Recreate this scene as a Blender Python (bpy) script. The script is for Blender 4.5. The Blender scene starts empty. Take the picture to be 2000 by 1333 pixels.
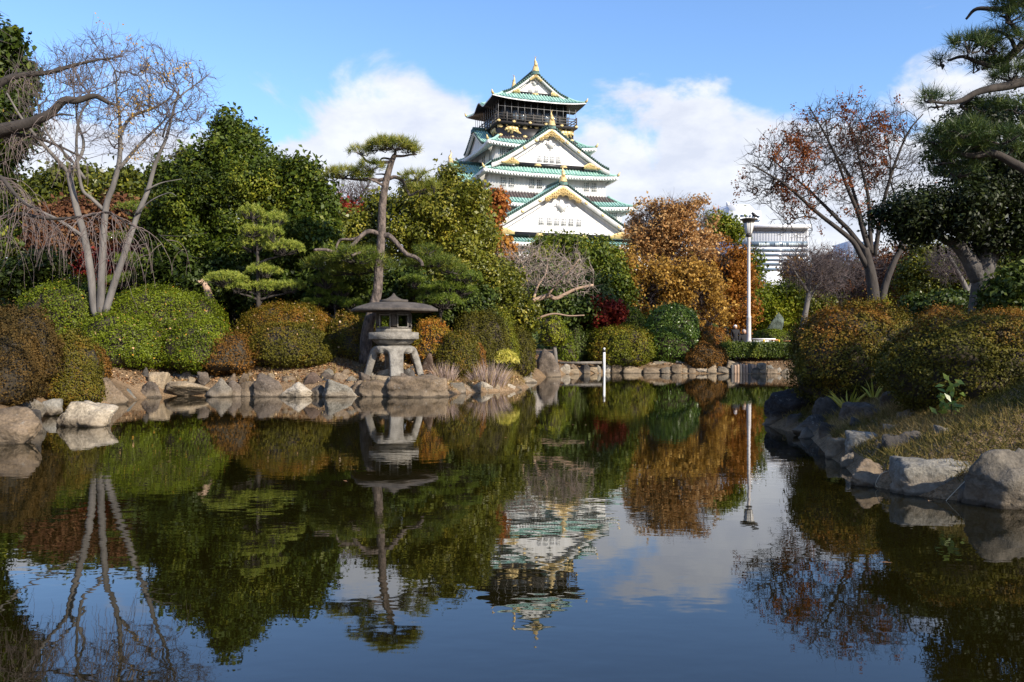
import bpy, bmesh, math, random
import numpy as np
from mathutils import Vector, Matrix

sc = bpy.context.scene
COL = sc.collection
R = math.radians
rng = np.random.default_rng(7)
random.seed(7)

# ------------------------------------------------------------------ camera
F, YH, H = 1700.0, 668.0, 1.5          # focal length in photo pixels, horizon row, eye height above the water
cam = bpy.data.objects.new("camera", bpy.data.cameras.new("camera"))
COL.objects.link(cam)
cam.location = (0, 0, H)
cam.rotation_euler = (R(90), 0, 0)
cam.data.sensor_width = 36.0
cam.data.lens = 36.0 * F / 2000.0
cam.data.shift_y = -(666.5 - YH) / 2000.0
cam.data.clip_start = 0.1
cam.data.clip_end = 6000
sc.camera = cam

# ------------------------------------------------------------------ sky and sun
SUN_EL, SUN_AZ = 29.0, 47.0             # azimuth measured from -Y (behind the camera) towards +X
sdir = Vector((math.sin(R(SUN_AZ)) * math.cos(R(SUN_EL)), -math.cos(R(SUN_AZ)) * math.cos(R(SUN_EL)), math.sin(R(SUN_EL))))
sun = bpy.data.objects.new("sun", bpy.data.lights.new("sun", 'SUN'))
COL.objects.link(sun)
sun.data.energy = 5.0
sun.data.angle = R(0.53)
sun.data.color = (1.0, 0.90, 0.76)
sun.rotation_euler = sdir.to_track_quat('Z', 'Y').to_euler()

world = bpy.data.worlds.new("World")
sc.world = world
world.use_nodes = True
wn, wl = world.node_tree.nodes, world.node_tree.links
for n in list(wn):
    wn.remove(n)


def WN(t, **kw):
    n = wn.new(t)
    for k, v in kw.items():
        setattr(n, k, v)
    return n


def wmath(op, a, b=None, c=None, clamp=False):
    n = wn.new('ShaderNodeMath')
    n.operation = op
    n.use_clamp = clamp
    for i, v in enumerate((a, b, c)):
        if v is None:
            continue
        if isinstance(v, (int, float)):
            n.inputs[i].default_value = v
        else:
            wl.new(v, n.inputs[i])
    return n.outputs[0]


wo = WN('ShaderNodeOutputWorld')
bg = WN('ShaderNodeBackground')
bg.inputs['Strength'].default_value = 0.10
sky = WN('ShaderNodeTexSky', sky_type='NISHITA', sun_disc=False)
sky.sun_elevation = R(SUN_EL)
sky.sun_rotation = math.atan2(sdir.x, sdir.y)
sky.altitude = 30
sky.air_density = 1.1
sky.dust_density = 0.35
sky.ozone_density = 1.6
tc = WN('ShaderNodeTexCoord')
sep = WN('ShaderNodeSeparateXYZ')
wl.new(tc.outputs['Generated'], sep.inputs[0])
mp = WN('ShaderNodeMapping')
mp.inputs['Scale'].default_value = (4.6, 4.6, 9.5)
mp.inputs['Location'].default_value = (4.1, 0.7, 1.3)
wl.new(tc.outputs['Generated'], mp.inputs[0])
n1 = WN('ShaderNodeTexNoise')
n1.inputs['Scale'].default_value = 1.0
n1.inputs['Detail'].default_value = 9
n1.inputs['Roughness'].default_value = 0.56
n1.inputs['Distortion'].default_value = 0.35
wl.new(mp.outputs[0], n1.inputs['Vector'])
n2 = WN('ShaderNodeTexNoise')
n2.inputs['Scale'].default_value = 2.3
n2.inputs['Detail'].default_value = 7
n2.inputs['Roughness'].default_value = 0.6
wl.new(mp.outputs[0], n2.inputs['Vector'])
# cumulus bank low over the horizon: thick below ~12 degrees, breaking up to clear sky above ~18 degrees
zz = sep.outputs['Z']
low = wmath('MULTIPLY_ADD', zz, -2.3, 0.668)
low = wmath('MINIMUM', low, 0.36)
low = wmath('MAXIMUM', low, -0.32)
dens = wmath('ADD', n1.outputs['Fac'], low)
cr = WN('ShaderNodeMapRange', interpolation_type='SMOOTHSTEP')
cr.inputs['From Min'].default_value = 0.52
cr.inputs['From Max'].default_value = 0.63
wl.new(dens, cr.inputs['Value'])
mask = wmath('MULTIPLY', cr.outputs[0], 0.93)
cshade = WN('ShaderNodeValToRGB')
cshade.color_ramp.elements[0].position = 0.36
cshade.color_ramp.elements[0].color = (4.9, 5.15, 5.9, 1)
cshade.color_ramp.elements[1].position = 0.62
cshade.color_ramp.elements[1].color = (6.4, 6.5, 6.8, 1)
wl.new(n2.outputs['Fac'], cshade.inputs[0])
gain = WN('ShaderNodeMix', data_type='RGBA', blend_type='MULTIPLY')
gain.inputs['Factor'].default_value = 1.0
gain.inputs['B'].default_value = (1.0, 1.22, 1.56, 1)
wl.new(sky.outputs[0], gain.inputs['A'])
cm = WN('ShaderNodeMix', data_type='RGBA')
wl.new(mask, cm.inputs['Factor'])
wl.new(gain.outputs['Result'], cm.inputs['A'])
wl.new(cshade.outputs[0], cm.inputs['B'])
wl.new(cm.outputs['Result'], bg.inputs['Color'])
wl.new(bg.outputs[0], wo.inputs['Surface'])

sc.view_settings.view_transform = 'Standard'
sc.view_settings.look = 'None'
sc.view_settings.exposure = 0.65
sc.view_settings.gamma = 1.0
sc.view_settings.use_curve_mapping = False
sc.render.engine = 'CYCLES'
sc.cycles.max_bounces = 6
sc.cycles.diffuse_bounces = 3
sc.cycles.glossy_bounces = 3
sc.cycles.transmission_bounces = 3
sc.cycles.transparent_max_bounces = 4
sc.cycles.use_denoising = True
sc.cycles.sample_clamp_indirect = 6.0

# ------------------------------------------------------------------ helpers: coordinates, materials, meshes


def at(x, y, d):
    """photo pixel at a distance d along the view -> world point"""
    return np.array([(x - 1000.0) / F * d, d, H + (YH - y) / F * d])


def dwater(y):
    """distance of a waterline row"""
    return H * F / (y - YH)


def nodes_of(m):
    m.use_nodes = True
    return m.node_tree.nodes, m.node_tree.links


def mat_basic(name, color, rough=0.7, metal=0.0, noise=None, scale=6.0, bump=0.0, bscale=None, spec=0.4, detail=6.0, coord='Object', stretch=(1, 1, 1)):
    """principled material whose colour wanders between COLOR and NOISE with object-space noise"""
    m = bpy.data.materials.new(name)
    n, l = nodes_of(m)
    b = n['Principled BSDF']
    b.inputs['Base Color'].default_value = (*color, 1)
    b.inputs['Roughness'].default_value = rough
    b.inputs['Metallic'].default_value = metal
    b.inputs['Specular IOR Level'].default_value = spec
    t = n.new('ShaderNodeTexCoord')
    mp_ = n.new('ShaderNodeMapping')
    mp_.inputs['Scale'].default_value = stretch
    l.new(t.outputs[coord], mp_.inputs[0])
    if noise is not None:
        a = n.new('ShaderNodeTexNoise')
        a.inputs['Scale'].default_value = scale
        a.inputs['Detail'].default_value = detail
        a.inputs['Roughness'].default_value = 0.62
        l.new(mp_.outputs[0], a.inputs['Vector'])
        r = n.new('ShaderNodeValToRGB')
        r.color_ramp.elements[0].position = 0.34
        r.color_ramp.elements[0].color = (*noise, 1)
        r.color_ramp.elements[1].position = 0.64
        r.color_ramp.elements[1].color = (*color, 1)
        l.new(a.outputs['Fac'], r.inputs[0])
        l.new(r.outputs[0], b.inputs['Base Color'])
    if bump:
        a2 = n.new('ShaderNodeTexNoise')
        a2.inputs['Scale'].default_value = bscale or scale * 4
        a2.inputs['Detail'].default_value = 8
        l.new(mp_.outputs[0], a2.inputs['Vector'])
        bp = n.new('ShaderNodeBump')
        bp.inputs['Strength'].default_value = 0.9
        bp.inputs['Distance'].default_value = bump
        l.new(a2.outputs['Fac'], bp.inputs['Height'])
        l.new(bp.outputs[0], b.inputs['Normal'])
    return m


def mat_leaf(name, ramp, trans=0.3, rough=0.5, spec=0.25):
    """leaf material: the per-leaf attribute 'tint' picks the colour from the ramp"""
    m = bpy.data.materials.new(name)
    n, l = nodes_of(m)
    b = n['Principled BSDF']
    a = n.new('ShaderNodeAttribute')
    a.attribute_name = 'tint'
    r = n.new('ShaderNodeValToRGB')
    e = r.color_ramp.elements
    e[0].position, e[0].color = ramp[0][0], (*ramp[0][1], 1)
    e[1].position, e[1].color = ramp[-1][0], (*ramp[-1][1], 1)
    for p, c in ramp[1:-1]:
        x = e.new(p)
        x.color = (*c, 1)
    l.new(a.outputs['Fac'], r.inputs[0])
    l.new(r.outputs[0], b.inputs['Base Color'])
    b.inputs['Roughness'].default_value = rough
    b.inputs['Specular IOR Level'].default_value = spec
    tr = n.new('ShaderNodeBsdfTranslucent')
    l.new(r.outputs[0], tr.inputs['Color'])
    mx = n.new('ShaderNodeMixShader')
    mx.inputs[0].default_value = trans
    l.new(b.outputs[0], mx.inputs[1])
    l.new(tr.outputs[0], mx.inputs[2])
    l.new(mx.outputs[0], n['Material Output'].inputs['Surface'])
    return m


def tag(o, label=None, cat=None, group=None, kind=None):
    if label:
        o['label'] = label
    if cat:
        o['category'] = cat
    if group:
        o['group'] = group
    if kind:
        o['kind'] = kind
    return o


def empty(name, loc, label=None, cat=None, group=None):
    o = bpy.data.objects.new(name, None)
    o.empty_display_size = 0.3
    o.location = loc
    COL.objects.link(o)
    return tag(o, label, cat, group)


def wloc(o):
    p = np.zeros(3)
    while o is not None:
        p += np.array(o.location)
        o = o.parent
    return p


def build(name, V, faces, mat, parent=None, origin=None, smooth=False, tint=None, mats=None, midx=None):
    """V in world coordinates; FACES: list of int arrays (n,3) / (n,4) or plain lists of polygons"""
    V = np.asarray(V, dtype=np.float64).reshape(-1, 3)
    base = wloc(parent) if parent is not None else (np.array(origin) if origin is not None else np.array([V[:, 0].mean(), V[:, 1].mean(), V[:, 2].min()]))
    me = bpy.data.meshes.new(name)
    loops, sizes = [], []
    if isinstance(faces, np.ndarray):
        faces = [faces]
    for fa in faces:
        if isinstance(fa, np.ndarray):
            if len(fa):
                loops.append(fa.reshape(-1))
                sizes.append(np.full(len(fa), fa.shape[1]))
        else:
            loops.append(np.array(fa))
            sizes.append(np.array([len(fa)]))
    loops = np.concatenate(loops).astype(np.int32)
    sizes = np.concatenate(sizes).astype(np.int32)
    me.vertices.add(len(V))
    me.vertices.foreach_set('co', (V - base).astype(np.float32).reshape(-1))
    me.loops.add(len(loops))
    me.loops.foreach_set('vertex_index', loops)
    me.polygons.add(len(sizes))
    st = np.concatenate([[0], np.cumsum(sizes)[:-1]]).astype(np.int32)
    me.polygons.foreach_set('loop_start', st)
    me.polygons.foreach_set('loop_total', sizes)
    if smooth:
        me.polygons.foreach_set('use_smooth', np.ones(len(sizes), dtype=bool))
    for m in (mats or [mat]):
        me.materials.append(m)
    if midx is not None:
        me.polygons.foreach_set('material_index', np.asarray(midx, dtype=np.int32))
    me.update(calc_edges=True)
    if tint is not None:
        at_ = me.attributes.new('tint', 'FLOAT', 'FACE')
        at_.data.foreach_set('value', np.asarray(tint, dtype=np.float32))
    o = bpy.data.objects.new(name, me)
    COL.objects.link(o)
    if parent is not None:
        o.parent = parent
    else:
        o.location = base
    return o


class MB:
    """collects polygons, boxes, tubes and lathes into one mesh"""

    def __init__(s):
        s.V, s.Fq, s.n = [], [], 0

    def add(s, V, faces):
        V = np.asarray(V, dtype=float).reshape(-1, 3)
        s.V.append(V)
        for f in faces:
            if isinstance(f, np.ndarray) and f.ndim == 2:
                s.Fq.append(f + s.n)
            else:
                s.Fq.append([i + s.n for i in f])
        s.n += len(V)
        return s

    def box(s, x0, x1, y0, y1, z0, z1):
        V = [(x, y, z) for z in (z0, z1) for y in (y0, y1) for x in (x0, x1)]
        return s.add(V, [np.array([(0, 2, 3, 1), (4, 5, 7, 6), (0, 1, 5, 4), (2, 6, 7, 3), (0, 4, 6, 2), (1, 3, 7, 5)])])

    def frame(s, c, ax, ay, az, hx, hy, hz):
        """box at c with axes ax ay az and half sizes"""
        c, ax, ay, az = map(np.asarray, (c, ax, ay, az))
        V = [c + ax * hx * i + ay * hy * j + az * hz * k for k in (-1, 1) for j in (-1, 1) for i in (-1, 1)]
        return s.add(V, [np.array([(0, 2, 3, 1), (4, 5, 7, 6), (0, 1, 5, 4), (2, 6, 7, 3), (0, 4, 6, 2), (1, 3, 7, 5)])])

    def tube(s, P, r, n=8, cap=True):
        P = np.asarray(P, dtype=float)
        k = len(P)
        r = np.broadcast_to(np.asarray(r, dtype=float), (k,))
        T = np.gradient(P, axis=0)
        T /= np.linalg.norm(T, axis=1)[:, None] + 1e-12
        ref = np.array([0, 0, 1.0]) if abs(T[0][2]) < 0.9 else np.array([1.0, 0, 0])
        A = np.cross(ref, T[0])
        A /= np.linalg.norm(A)
        V = []
        ang = np.arange(n) / n * 2 * math.pi
        for i in range(k):
            A = A - T[i] * A.dot(T[i])
            A /= np.linalg.norm(A) + 1e-12
            B = np.cross(T[i], A)
            V.append(P[i] + r[i] * (np.cos(ang)[:, None] * A + np.sin(ang)[:, None] * B))
        V = np.concatenate(V)
        q = []
        j = np.arange(n)
        for i in range(k - 1):
            q.append(np.stack([i * n + j, i * n + (j + 1) % n, (i + 1) * n + (j + 1) % n, (i + 1) * n + j], 1))
        fs = [np.concatenate(q)]
        if cap:
            fs += [list(range(n))[::-1], list(range((k - 1) * n, k * n))]
        return s.add(V, fs)

    def lathe(s, c, prof, n=24, a0=0.0, cap=True):
        """prof: list of (radius, z) from bottom to top"""
        ang = a0 + np.arange(n) / n * 2 * math.pi
        V = np.concatenate([np.stack([c[0] + r_ * np.cos(ang), c[1] + r_ * np.sin(ang), np.full(n, c[2] + z)], 1) for r_, z in prof])
        j = np.arange(n)
        q = [np.stack([i * n + j, i * n + (j + 1) % n, (i + 1) * n + (j + 1) % n, (i + 1) * n + j], 1) for i in range(len(prof) - 1)]
        fs = [np.concatenate(q)]
        if cap:
            fs += [list(range(n))[::-1], list(range((len(prof) - 1) * n, len(prof) * n))]
        return s.add(V, fs)

    def prism(s, P, off):
        """closed polygon P (k,3) extruded by the vector off"""
        P = np.asarray(P, dtype=float)
        k = len(P)
        fs = [list(range(k)), list(range(k, 2 * k))[::-1]]
        j = np.arange(k)
        fs.append(np.stack([j, (j + 1) % k, k + (j + 1) % k, k + j], 1)[:, ::-1])
        return s.add(np.concatenate([P, P + np.asarray(off)]), fs)

    def done(s, name, mat, parent=None, origin=None, smooth=False, xf=None):
        V = np.concatenate(s.V)
        if xf is not None:
            V = xf(V)
        return build(name, V, s.Fq, mat, parent, origin, smooth)


def smooth_path(P, n=6):
    """Catmull-Rom through P, with radii in a 4th column allowed"""
    P = np.asarray(P, dtype=float)
    Q = np.concatenate([[2 * P[0] - P[1]], P, [2 * P[-1] - P[-2]]])
    out = []
    for i in range(1, len(Q) - 2):
        for t in np.arange(n) / n:
            a, b, c, d = Q[i - 1], Q[i], Q[i + 1], Q[i + 2]
            out.append(0.5 * (2 * b + (c - a) * t + (2 * a - 5 * b + 4 * c - d) * t * t + (3 * b - a - 3 * c + d) * t ** 3))
    out.append(P[-1])
    return np.array(out)


def unit(v):
    return v / (np.linalg.norm(v, axis=-1, keepdims=True) + 1e-12)


# value noise in numpy for terrain and crowns
_perm = rng.random((64, 64, 64))


def vnoise(P, scale=1.0, octaves=3, seed=0):
    P = np.asarray(P, dtype=float) * scale + seed * 17.31
    out = np.zeros(len(P))
    amp, tot = 1.0, 0.0
    for _ in range(octaves):
        i = np.floor(P).astype(int)
        f = P - i
        f = f * f * (3 - 2 * f)
        acc = 0
        for dx in (0, 1):
            for dy in (0, 1):
                for dz in (0, 1):
                    w = (f[:, 0] if dx else 1 - f[:, 0]) * (f[:, 1] if dy else 1 - f[:, 1]) * (f[:, 2] if dz else 1 - f[:, 2])
                    acc = acc + w * _perm[(i[:, 0] + dx) % 64, (i[:, 1] + dy) % 64, (i[:, 2] + dz) % 64]
        out += amp * acc
        tot += amp
        amp *= 0.5
        P = P * 2.03 + 5.2
    return out / tot * 2 - 1

# ------------------------------------------------------------------ pond outline, ground, water


SHORE = np.array([(-10.5, 2.2), (-9.8, 8), (-8.7, 12.2), (-7.4, 12.9), (-8.0, 14.6), (-9.6, 17.6), (-9.9, 20.2), (-9.5, 21.2), (-9.9, 23.4), (-9.3, 24.3), (-7.0, 24.0),
                  (-4.2, 23.9), (-2.0, 24.0), (-1.4, 25.6), (0.1, 26.8), (0.5, 28.6), (0.3, 32.5), (1.2, 36.4), (2.4, 40.2), (4.6, 41.9), (7.3, 41.4), (13.0, 40.8), (17.5, 39.5),
                  (16.5, 34), (12.5, 27), (8.0, 20.5), (5.6, 17.2), (4.6, 15.9), (4.75, 13.7), (4.2, 11.4), (4.05, 10.4), (3.75, 9.2), (4.0, 8.5), (4.65, 7.9), (5.6, 6.5), (6.2, 2.2)])


def sdist(P):
    """signed distance to the shore line, positive on land"""
    P = np.asarray(P, dtype=float)[:, :2]
    A, B = SHORE, np.roll(SHORE, -1, axis=0)
    d = np.full(len(P), 1e9)
    inside = np.zeros(len(P), dtype=bool)
    for a, b in zip(A, B):
        ab = b - a
        t = np.clip(((P - a) @ ab) / (ab @ ab), 0, 1)
        d = np.minimum(d, np.linalg.norm(P - (a + t[:, None] * ab), axis=1))
        c = ((a[1] > P[:, 1]) != (b[1] > P[:, 1])) & (P[:, 0] < (b[0] - a[0]) * (P[:, 1] - a[1]) / (b[1] - a[1] + 1e-12) + a[0])
        inside ^= c
    return np.where(inside, -d, d)


def ground_z(P):
    P = np.asarray(P, dtype=float).reshape(-1, P.shape[-1] if hasattr(P, 'shape') else 2)
    x, y = P[:, 0], P[:, 1]
    d = sdist(P)
    right = 1 / (1 + np.exp(-(x - 3.0) * 2)) * (1 / (1 + np.exp((y - 26) * 0.6)))
    left = 1 / (1 + np.exp((x + 0.6) * 1.5)) * (1 / (1 + np.exp((y - 45) * 0.3)))
    dd = np.clip(d, 0, None)
    steep = 1 / (1 + np.exp((x + 5.0) * 2.2))
    z_left = 0.38 + (0.20 + .22 * steep) * np.clip(dd - 0.45, 0, 1.6) + 0.19 * np.clip(dd - 2.05, 0, 5) + 0.06 * np.clip(dd - 7.05, 0, 8)
    z_left = z_left * (1 - .45 / (1 + np.exp((np.abs(x + .3) - 1.9) * 4)))
    z_right = 0.26 + 0.42 * np.clip(dd - 0.35, 0, 3.2) + 0.02 * np.clip(dd - 3.5, 0, 20)
    z_far = 0.42 + 0.22 * np.clip(dd - 0.5, 0, 1.8)
    z = z_right * right + z_left * left * (1 - right) + z_far * (1 - left) * (1 - right)
    bump = vnoise(np.stack([x, y, 0 * x], 1), 0.9, 3) * 0.06
    z = z + bump * np.clip(dd, 0, 1)
    edge = np.clip(dd / 0.3, 0, 1)
    z = z * edge + (1 - edge) * 0.05
    return np.where(d > 0, z, np.maximum(-0.9, 0.05 + d * 0.8))


def shore_d(px_, lo=8.0, hi=46.0, inset=0.0):
    """distance at which the view line of a pixel column first meets land"""
    d = np.arange(lo, hi, .05)
    s_ = sdist(np.stack([(px_ - 1000) / F * d, d], 1))
    k = np.nonzero(s_ > inset)[0]
    return float(d[k[0]]) if len(k) else hi


def gz(x, y):
    return float(ground_z(np.array([[x, y]]))[0])


def axis(a, b, step, far):
    out = [np.arange(a, b, step)]
    g = np.geomspace(step * 1.3, far, 26)
    return np.concatenate([(a - np.cumsum(np.diff(np.concatenate([[0], g]))))[::-1], out[0], b + g])


gx = axis(-24, 26, 0.28, 3000)
gy = axis(-6, 64, 0.28, 4500)
GX, GY = np.meshgrid(gx, gy)
GP = np.stack([GX.ravel(), GY.ravel()], 1)
near = (np.abs(GP[:, 0]) < 60) & (GP[:, 1] > -40) & (GP[:, 1] < 120)
GZ = np.full(len(GP), 0.8)
GZ[near] = ground_z(GP[near])
nx, ny = len(gx), len(gy)
ii = np.arange((nx - 1) * (ny - 1))
ii = (ii // (nx - 1)) * nx + ii % (nx - 1)
gq = np.stack([ii, ii + 1, ii + nx + 1, ii + nx], 1)


def mat_ground():
    m = bpy.data.materials.new('ground_soil')
    n, l = nodes_of(m)
    b = n['Principled BSDF']
    b.inputs['Roughness'].default_value = 0.95
    b.inputs['Specular IOR Level'].default_value = 0.1
    t = n.new('ShaderNodeTexCoord')
    a = n.new('ShaderNodeTexNoise')
    a.inputs['Scale'].default_value = 0.8
    a.inputs['Detail'].default_value = 10
    a.inputs['Roughness'].default_value = 0.7
    l.new(t.outputs['Object'], a.inputs['Vector'])
    r = n.new('ShaderNodeValToRGB')
    e = r.color_ramp.elements
    e[0].position, e[0].color = 0.3, (0.08, 0.058, 0.035, 1)
    e[1].position, e[1].color = 0.7, (0.27, 0.185, 0.11, 1)
    x = e.new(0.5)
    x.color = (0.18, 0.12, 0.068, 1)
    l.new(a.outputs['Fac'], r.inputs[0])
    v = n.new('ShaderNodeTexVoronoi')
    v.inputs['Scale'].default_value = 38
    l.new(t.outputs['Object'], v.inputs['Vector'])
    mx = n.new('ShaderNodeMix')
    mx.data_type = 'RGBA'
    mx.blend_type = 'OVERLAY'
    mx.inputs['Factor'].default_value = 0.35
    l.new(r.outputs[0], mx.inputs['A'])
    hs = n.new('ShaderNodeSeparateColor')
    l.new(v.outputs['Color'], hs.inputs[0])
    l.new(hs.outputs[0], mx.inputs['B'])
    l.new(mx.outputs['Result'], b.inputs['Base Color'])
    bp = n.new('ShaderNodeBump')
    bp.inputs['Strength'].default_value = 0.8
    bp.inputs['Distance'].default_value = 0.02
    l.new(v.outputs['Distance'], bp.inputs['Height'])
    l.new(bp.outputs[0], b.inputs['Normal'])
    return m


ground = build('ground', np.stack([GP[:, 0], GP[:, 1], GZ], 1), gq, mat_ground(), origin=(0, 0, 0), smooth=True)
tag(ground, kind='structure')


def mat_water():
    m = bpy.data.materials.new('pond_water')
    n, l = nodes_of(m)
    b = n['Principled BSDF']
    b.inputs['Base Color'].default_value = (0.0075, 0.0062, 0.0010, 1)
    b.inputs['Roughness'].default_value = 0.015
    b.inputs['IOR'].default_value = 1.58
    b.inputs['Specular IOR Level'].default_value = 0.5
    t = n.new('ShaderNodeTexCoord')

    def layer(sx, sy, scale, detail, rot):
        mp_ = n.new('ShaderNodeMapping')
        mp_.inputs['Scale'].default_value = (sx, sy, 1)
        mp_.inputs['Rotation'].default_value = (0, 0, R(rot))
        l.new(t.outputs['Object'], mp_.inputs[0])
        a = n.new('ShaderNodeTexNoise')
        a.inputs['Scale'].default_value = scale
        a.inputs['Detail'].default_value = detail
        a.inputs['Roughness'].default_value = 0.5
        l.new(mp_.outputs[0], a.inputs['Vector'])
        return a.outputs['Fac']

    def mth(op, a, c):
        q = n.new('ShaderNodeMath')
        q.operation = op
        for i, v in enumerate((a, c)):
            if isinstance(v, float):
                q.inputs[i].default_value = v
            else:
                l.new(v, q.inputs[i])
        return q.outputs[0]
    a1 = layer(1.0, 1.6, 3.2, 2, 12)
    a2 = layer(0.6, 1.3, 9.0, 1, -8)
    a3 = layer(1, 1, 0.35, 1, 0)
    hgt = mth('ADD', mth('MULTIPLY', a1, 1.0), mth('MULTIPLY', a2, 0.16))
    # gusts: calm patches and ruffled patches
    gust = n.new('ShaderNodeMapRange')
    gust.inputs['From Min'].default_value = 0.38
    gust.inputs['From Max'].default_value = 0.66
    gust.inputs['To Min'].default_value = 0.35
    gust.inputs['To Max'].default_value = 1.25
    l.new(a3, gust.inputs['Value'])
    hgt = mth('MULTIPLY', hgt, gust.outputs[0])
    bp = n.new('ShaderNodeBump')
    bp.inputs['Strength'].default_value = 1.0
    bp.inputs['Distance'].default_value = 0.0012
    l.new(hgt, bp.inputs['Height'])
    l.new(bp.outputs[0], b.inputs['Normal'])
    return m


wp = np.array([(-22, -4, 0), (24, -4, 0), (24, 46, 0), (-22, 46, 0)], dtype=float)
water = build('water', wp, np.array([[0, 1, 2, 3]]), mat_water(), origin=(0, 0, 0))
tag(water, kind='structure')
# ------------------------------------------------------------------ castle tower (local axes: u along its front, v away from us, z up)
YAW = R(19.0)
CC = np.array([2.09, 160.0])
UX, VX = np.array([math.cos(YAW), math.sin(YAW), 0]), np.array([-math.sin(YAW), math.cos(YAW), 0])


def CW(P):
    P = np.asarray(P, dtype=float).reshape(-1, 3)
    return np.array([CC[0], CC[1], 0]) + P[:, :1] * UX + P[:, 1:2] * VX + P[:, 2:] * np.array([0, 0, 1.0])


M_plaster = mat_basic('white_plaster', (0.77, 0.77, 0.755), 0.8, noise=(0.60, 0.60, 0.575), scale=1.1, bump=0.004, bscale=3, stretch=(1.3, 1.3, .16))
M_gold = mat_basic('gilded_metal', (0.78, 0.60, 0.30), 0.42, metal=0.25, noise=(0.60, 0.43, 0.17), scale=3.0, bump=0.04, bscale=5)
M_black = mat_basic('black_lacquer', (0.014, 0.014, 0.017), 0.38, noise=(0.022, 0.02, 0.02), scale=1.2)
M_dark = mat_basic('dark_timber', (0.035, 0.030, 0.028), 0.6, noise=(0.02, 0.018, 0.018), scale=2)
M_void = mat_basic('dim_room', (0.05, 0.055, 0.06), 0.25, noise=(0.02, 0.022, 0.025), scale=0.8)
M_pane = mat_basic('window_recess', (0.20, 0.22, 0.23), 0.3, noise=(0.12, 0.13, 0.14), scale=0.9)
M_rail = mat_basic('grey_rail', (0.10, 0.09, 0.08), 0.6, noise=(0.06, 0.055, 0.05), scale=3)
M_wire = mat_basic('steel_wire', (0.28, 0.28, 0.28), 0.5)
M_stone = mat_basic('castle_stone', (0.42, 0.36, 0.29), 0.9, noise=(0.22, 0.19, 0.16), scale=0.5, bump=0.15, bscale=0.8)


def mat_roof():
    m = bpy.data.materials.new('green_copper_tiles')
    n, l = nodes_of(m)
    b = n['Principled BSDF']
    a = n.new('ShaderNodeAttribute')
    a.attribute_name = 'tint'
    r = n.new('ShaderNodeValToRGB')
    e = r.color_ramp.elements
    e[0].position, e[0].color = 0.0, (0.075, 0.055, 0.052, 1)
    e[1].position, e[1].color = 1.0, (0.45, 0.64, 0.565, 1)
    for p, c in ((0.22, (0.10, 0.085, 0.08)), (0.34, (0.10, 0.23, 0.19)), (0.7, (0.27, 0.47, 0.395))):
        x = e.new(p)
        x.color = (*c, 1)
    t = n.new('ShaderNodeTexCoord')
    z = n.new('ShaderNodeTexNoise')
    z.inputs['Scale'].default_value = 0.9
    z.inputs['Detail'].default_value = 8
    z.inputs['Roughness'].default_value = 0.7
    l.new(t.outputs['Object'], z.inputs['Vector'])
    mt = n.new('ShaderNodeMath')
    mt.operation = 'MULTIPLY_ADD'
    mt.inputs[1].default_value = 0.7
    l.new(z.outputs['Fac'], mt.inputs[0])
    ad = n.new('ShaderNodeMath')
    ad.operation = 'SUBTRACT'
    ad.inputs[1].default_value = 0.35
    l.new(a.outputs['Fac'], ad.inputs[0])
    l.new(ad.outputs[0], mt.inputs[2])
    l.new(mt.outputs[0], r.inputs[0])
    l.new(r.outputs[0], b.inputs['Base Color'])
    b.inputs['Roughness'].default_value = 0.55
    b.inputs['Specular IOR Level'].default_value = 0.3
    return m


M_roof = mat_roof()
M_verge = mat_basic('dark_patina', (0.10, 0.20, 0.17), 0.6, noise=(0.045, 0.06, 0.055), scale=2.5)

castle = empty('castle_tower', tuple(CW([(0, 0, 0)])[0]), 'white five-tiered castle tower with green roofs and gilded gables rising above the trees', 'castle')


def part(mb, name, mat, parent=castle, smooth=False):
    return mb.done(name, mat, parent, smooth=smooth, xf=CW)


SIDES = {'front': ((1, 0), (0, -1)), 'back': ((-1, 0), (0, 1)), 'left': ((0, -1), (-1, 0)), 'right': ((0, 1), (1, 0))}


class Slope:
    """one roof slope: s along the eave, t from 0 at the top to 1 at the eave"""

    def __init__(q, side, uc, vc, half_in, half_out, in_d, out_d, zt, ze, lift, curve=1.35, bump=None):
        q.side, q.uc, q.vc = side, uc, vc
        q.al, q.out = SIDES[side]
        q.hi, q.ho, q.di, q.do, q.zt, q.ze, q.lift, q.curve, q.bump = half_in, half_out, in_d, out_d, zt, ze, lift, curve, bump

    def half(q, t):
        return q.hi + (q.ho - q.hi) * t

    def P(q, s, t, up=0.0):
        s, t = np.broadcast_arrays(np.asarray(s, float), np.asarray(t, float))
        d = q.di + (q.do - q.di) * t
        x = np.abs(s) / q.ho
        z = q.zt + (q.ze - q.zt) * (1 - (1 - t) ** q.curve) + q.lift * np.clip(x, 0, 1.05) ** 3.2 * t ** 1.3 + up
        if q.bump:
            c, w, h = q.bump
            k = np.abs(s - c) / w
            z = z + h * np.where(k < 1, (np.cos(np.clip(k, 0, 1) * math.pi) * 0.5 + 0.5), 0) * t - 0.12 * h * np.exp(-((k - 1.15) / 0.3) ** 2) * t
        u = q.uc + s * q.al[0] + d * q.out[0]
        v = q.vc + s * q.al[1] + d * q.out[1]
        return np.stack([u, v, z], -1)


def grid_faces(a, b):
    i = np.arange((a - 1) * (b - 1))
    i = (i // (b - 1)) * b + i % (b - 1)
    return np.stack([i, i + 1, i + b + 1, i + b], 1)


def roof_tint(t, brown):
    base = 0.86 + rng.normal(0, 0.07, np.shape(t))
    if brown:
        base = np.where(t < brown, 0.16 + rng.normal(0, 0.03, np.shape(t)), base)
    return base


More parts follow.
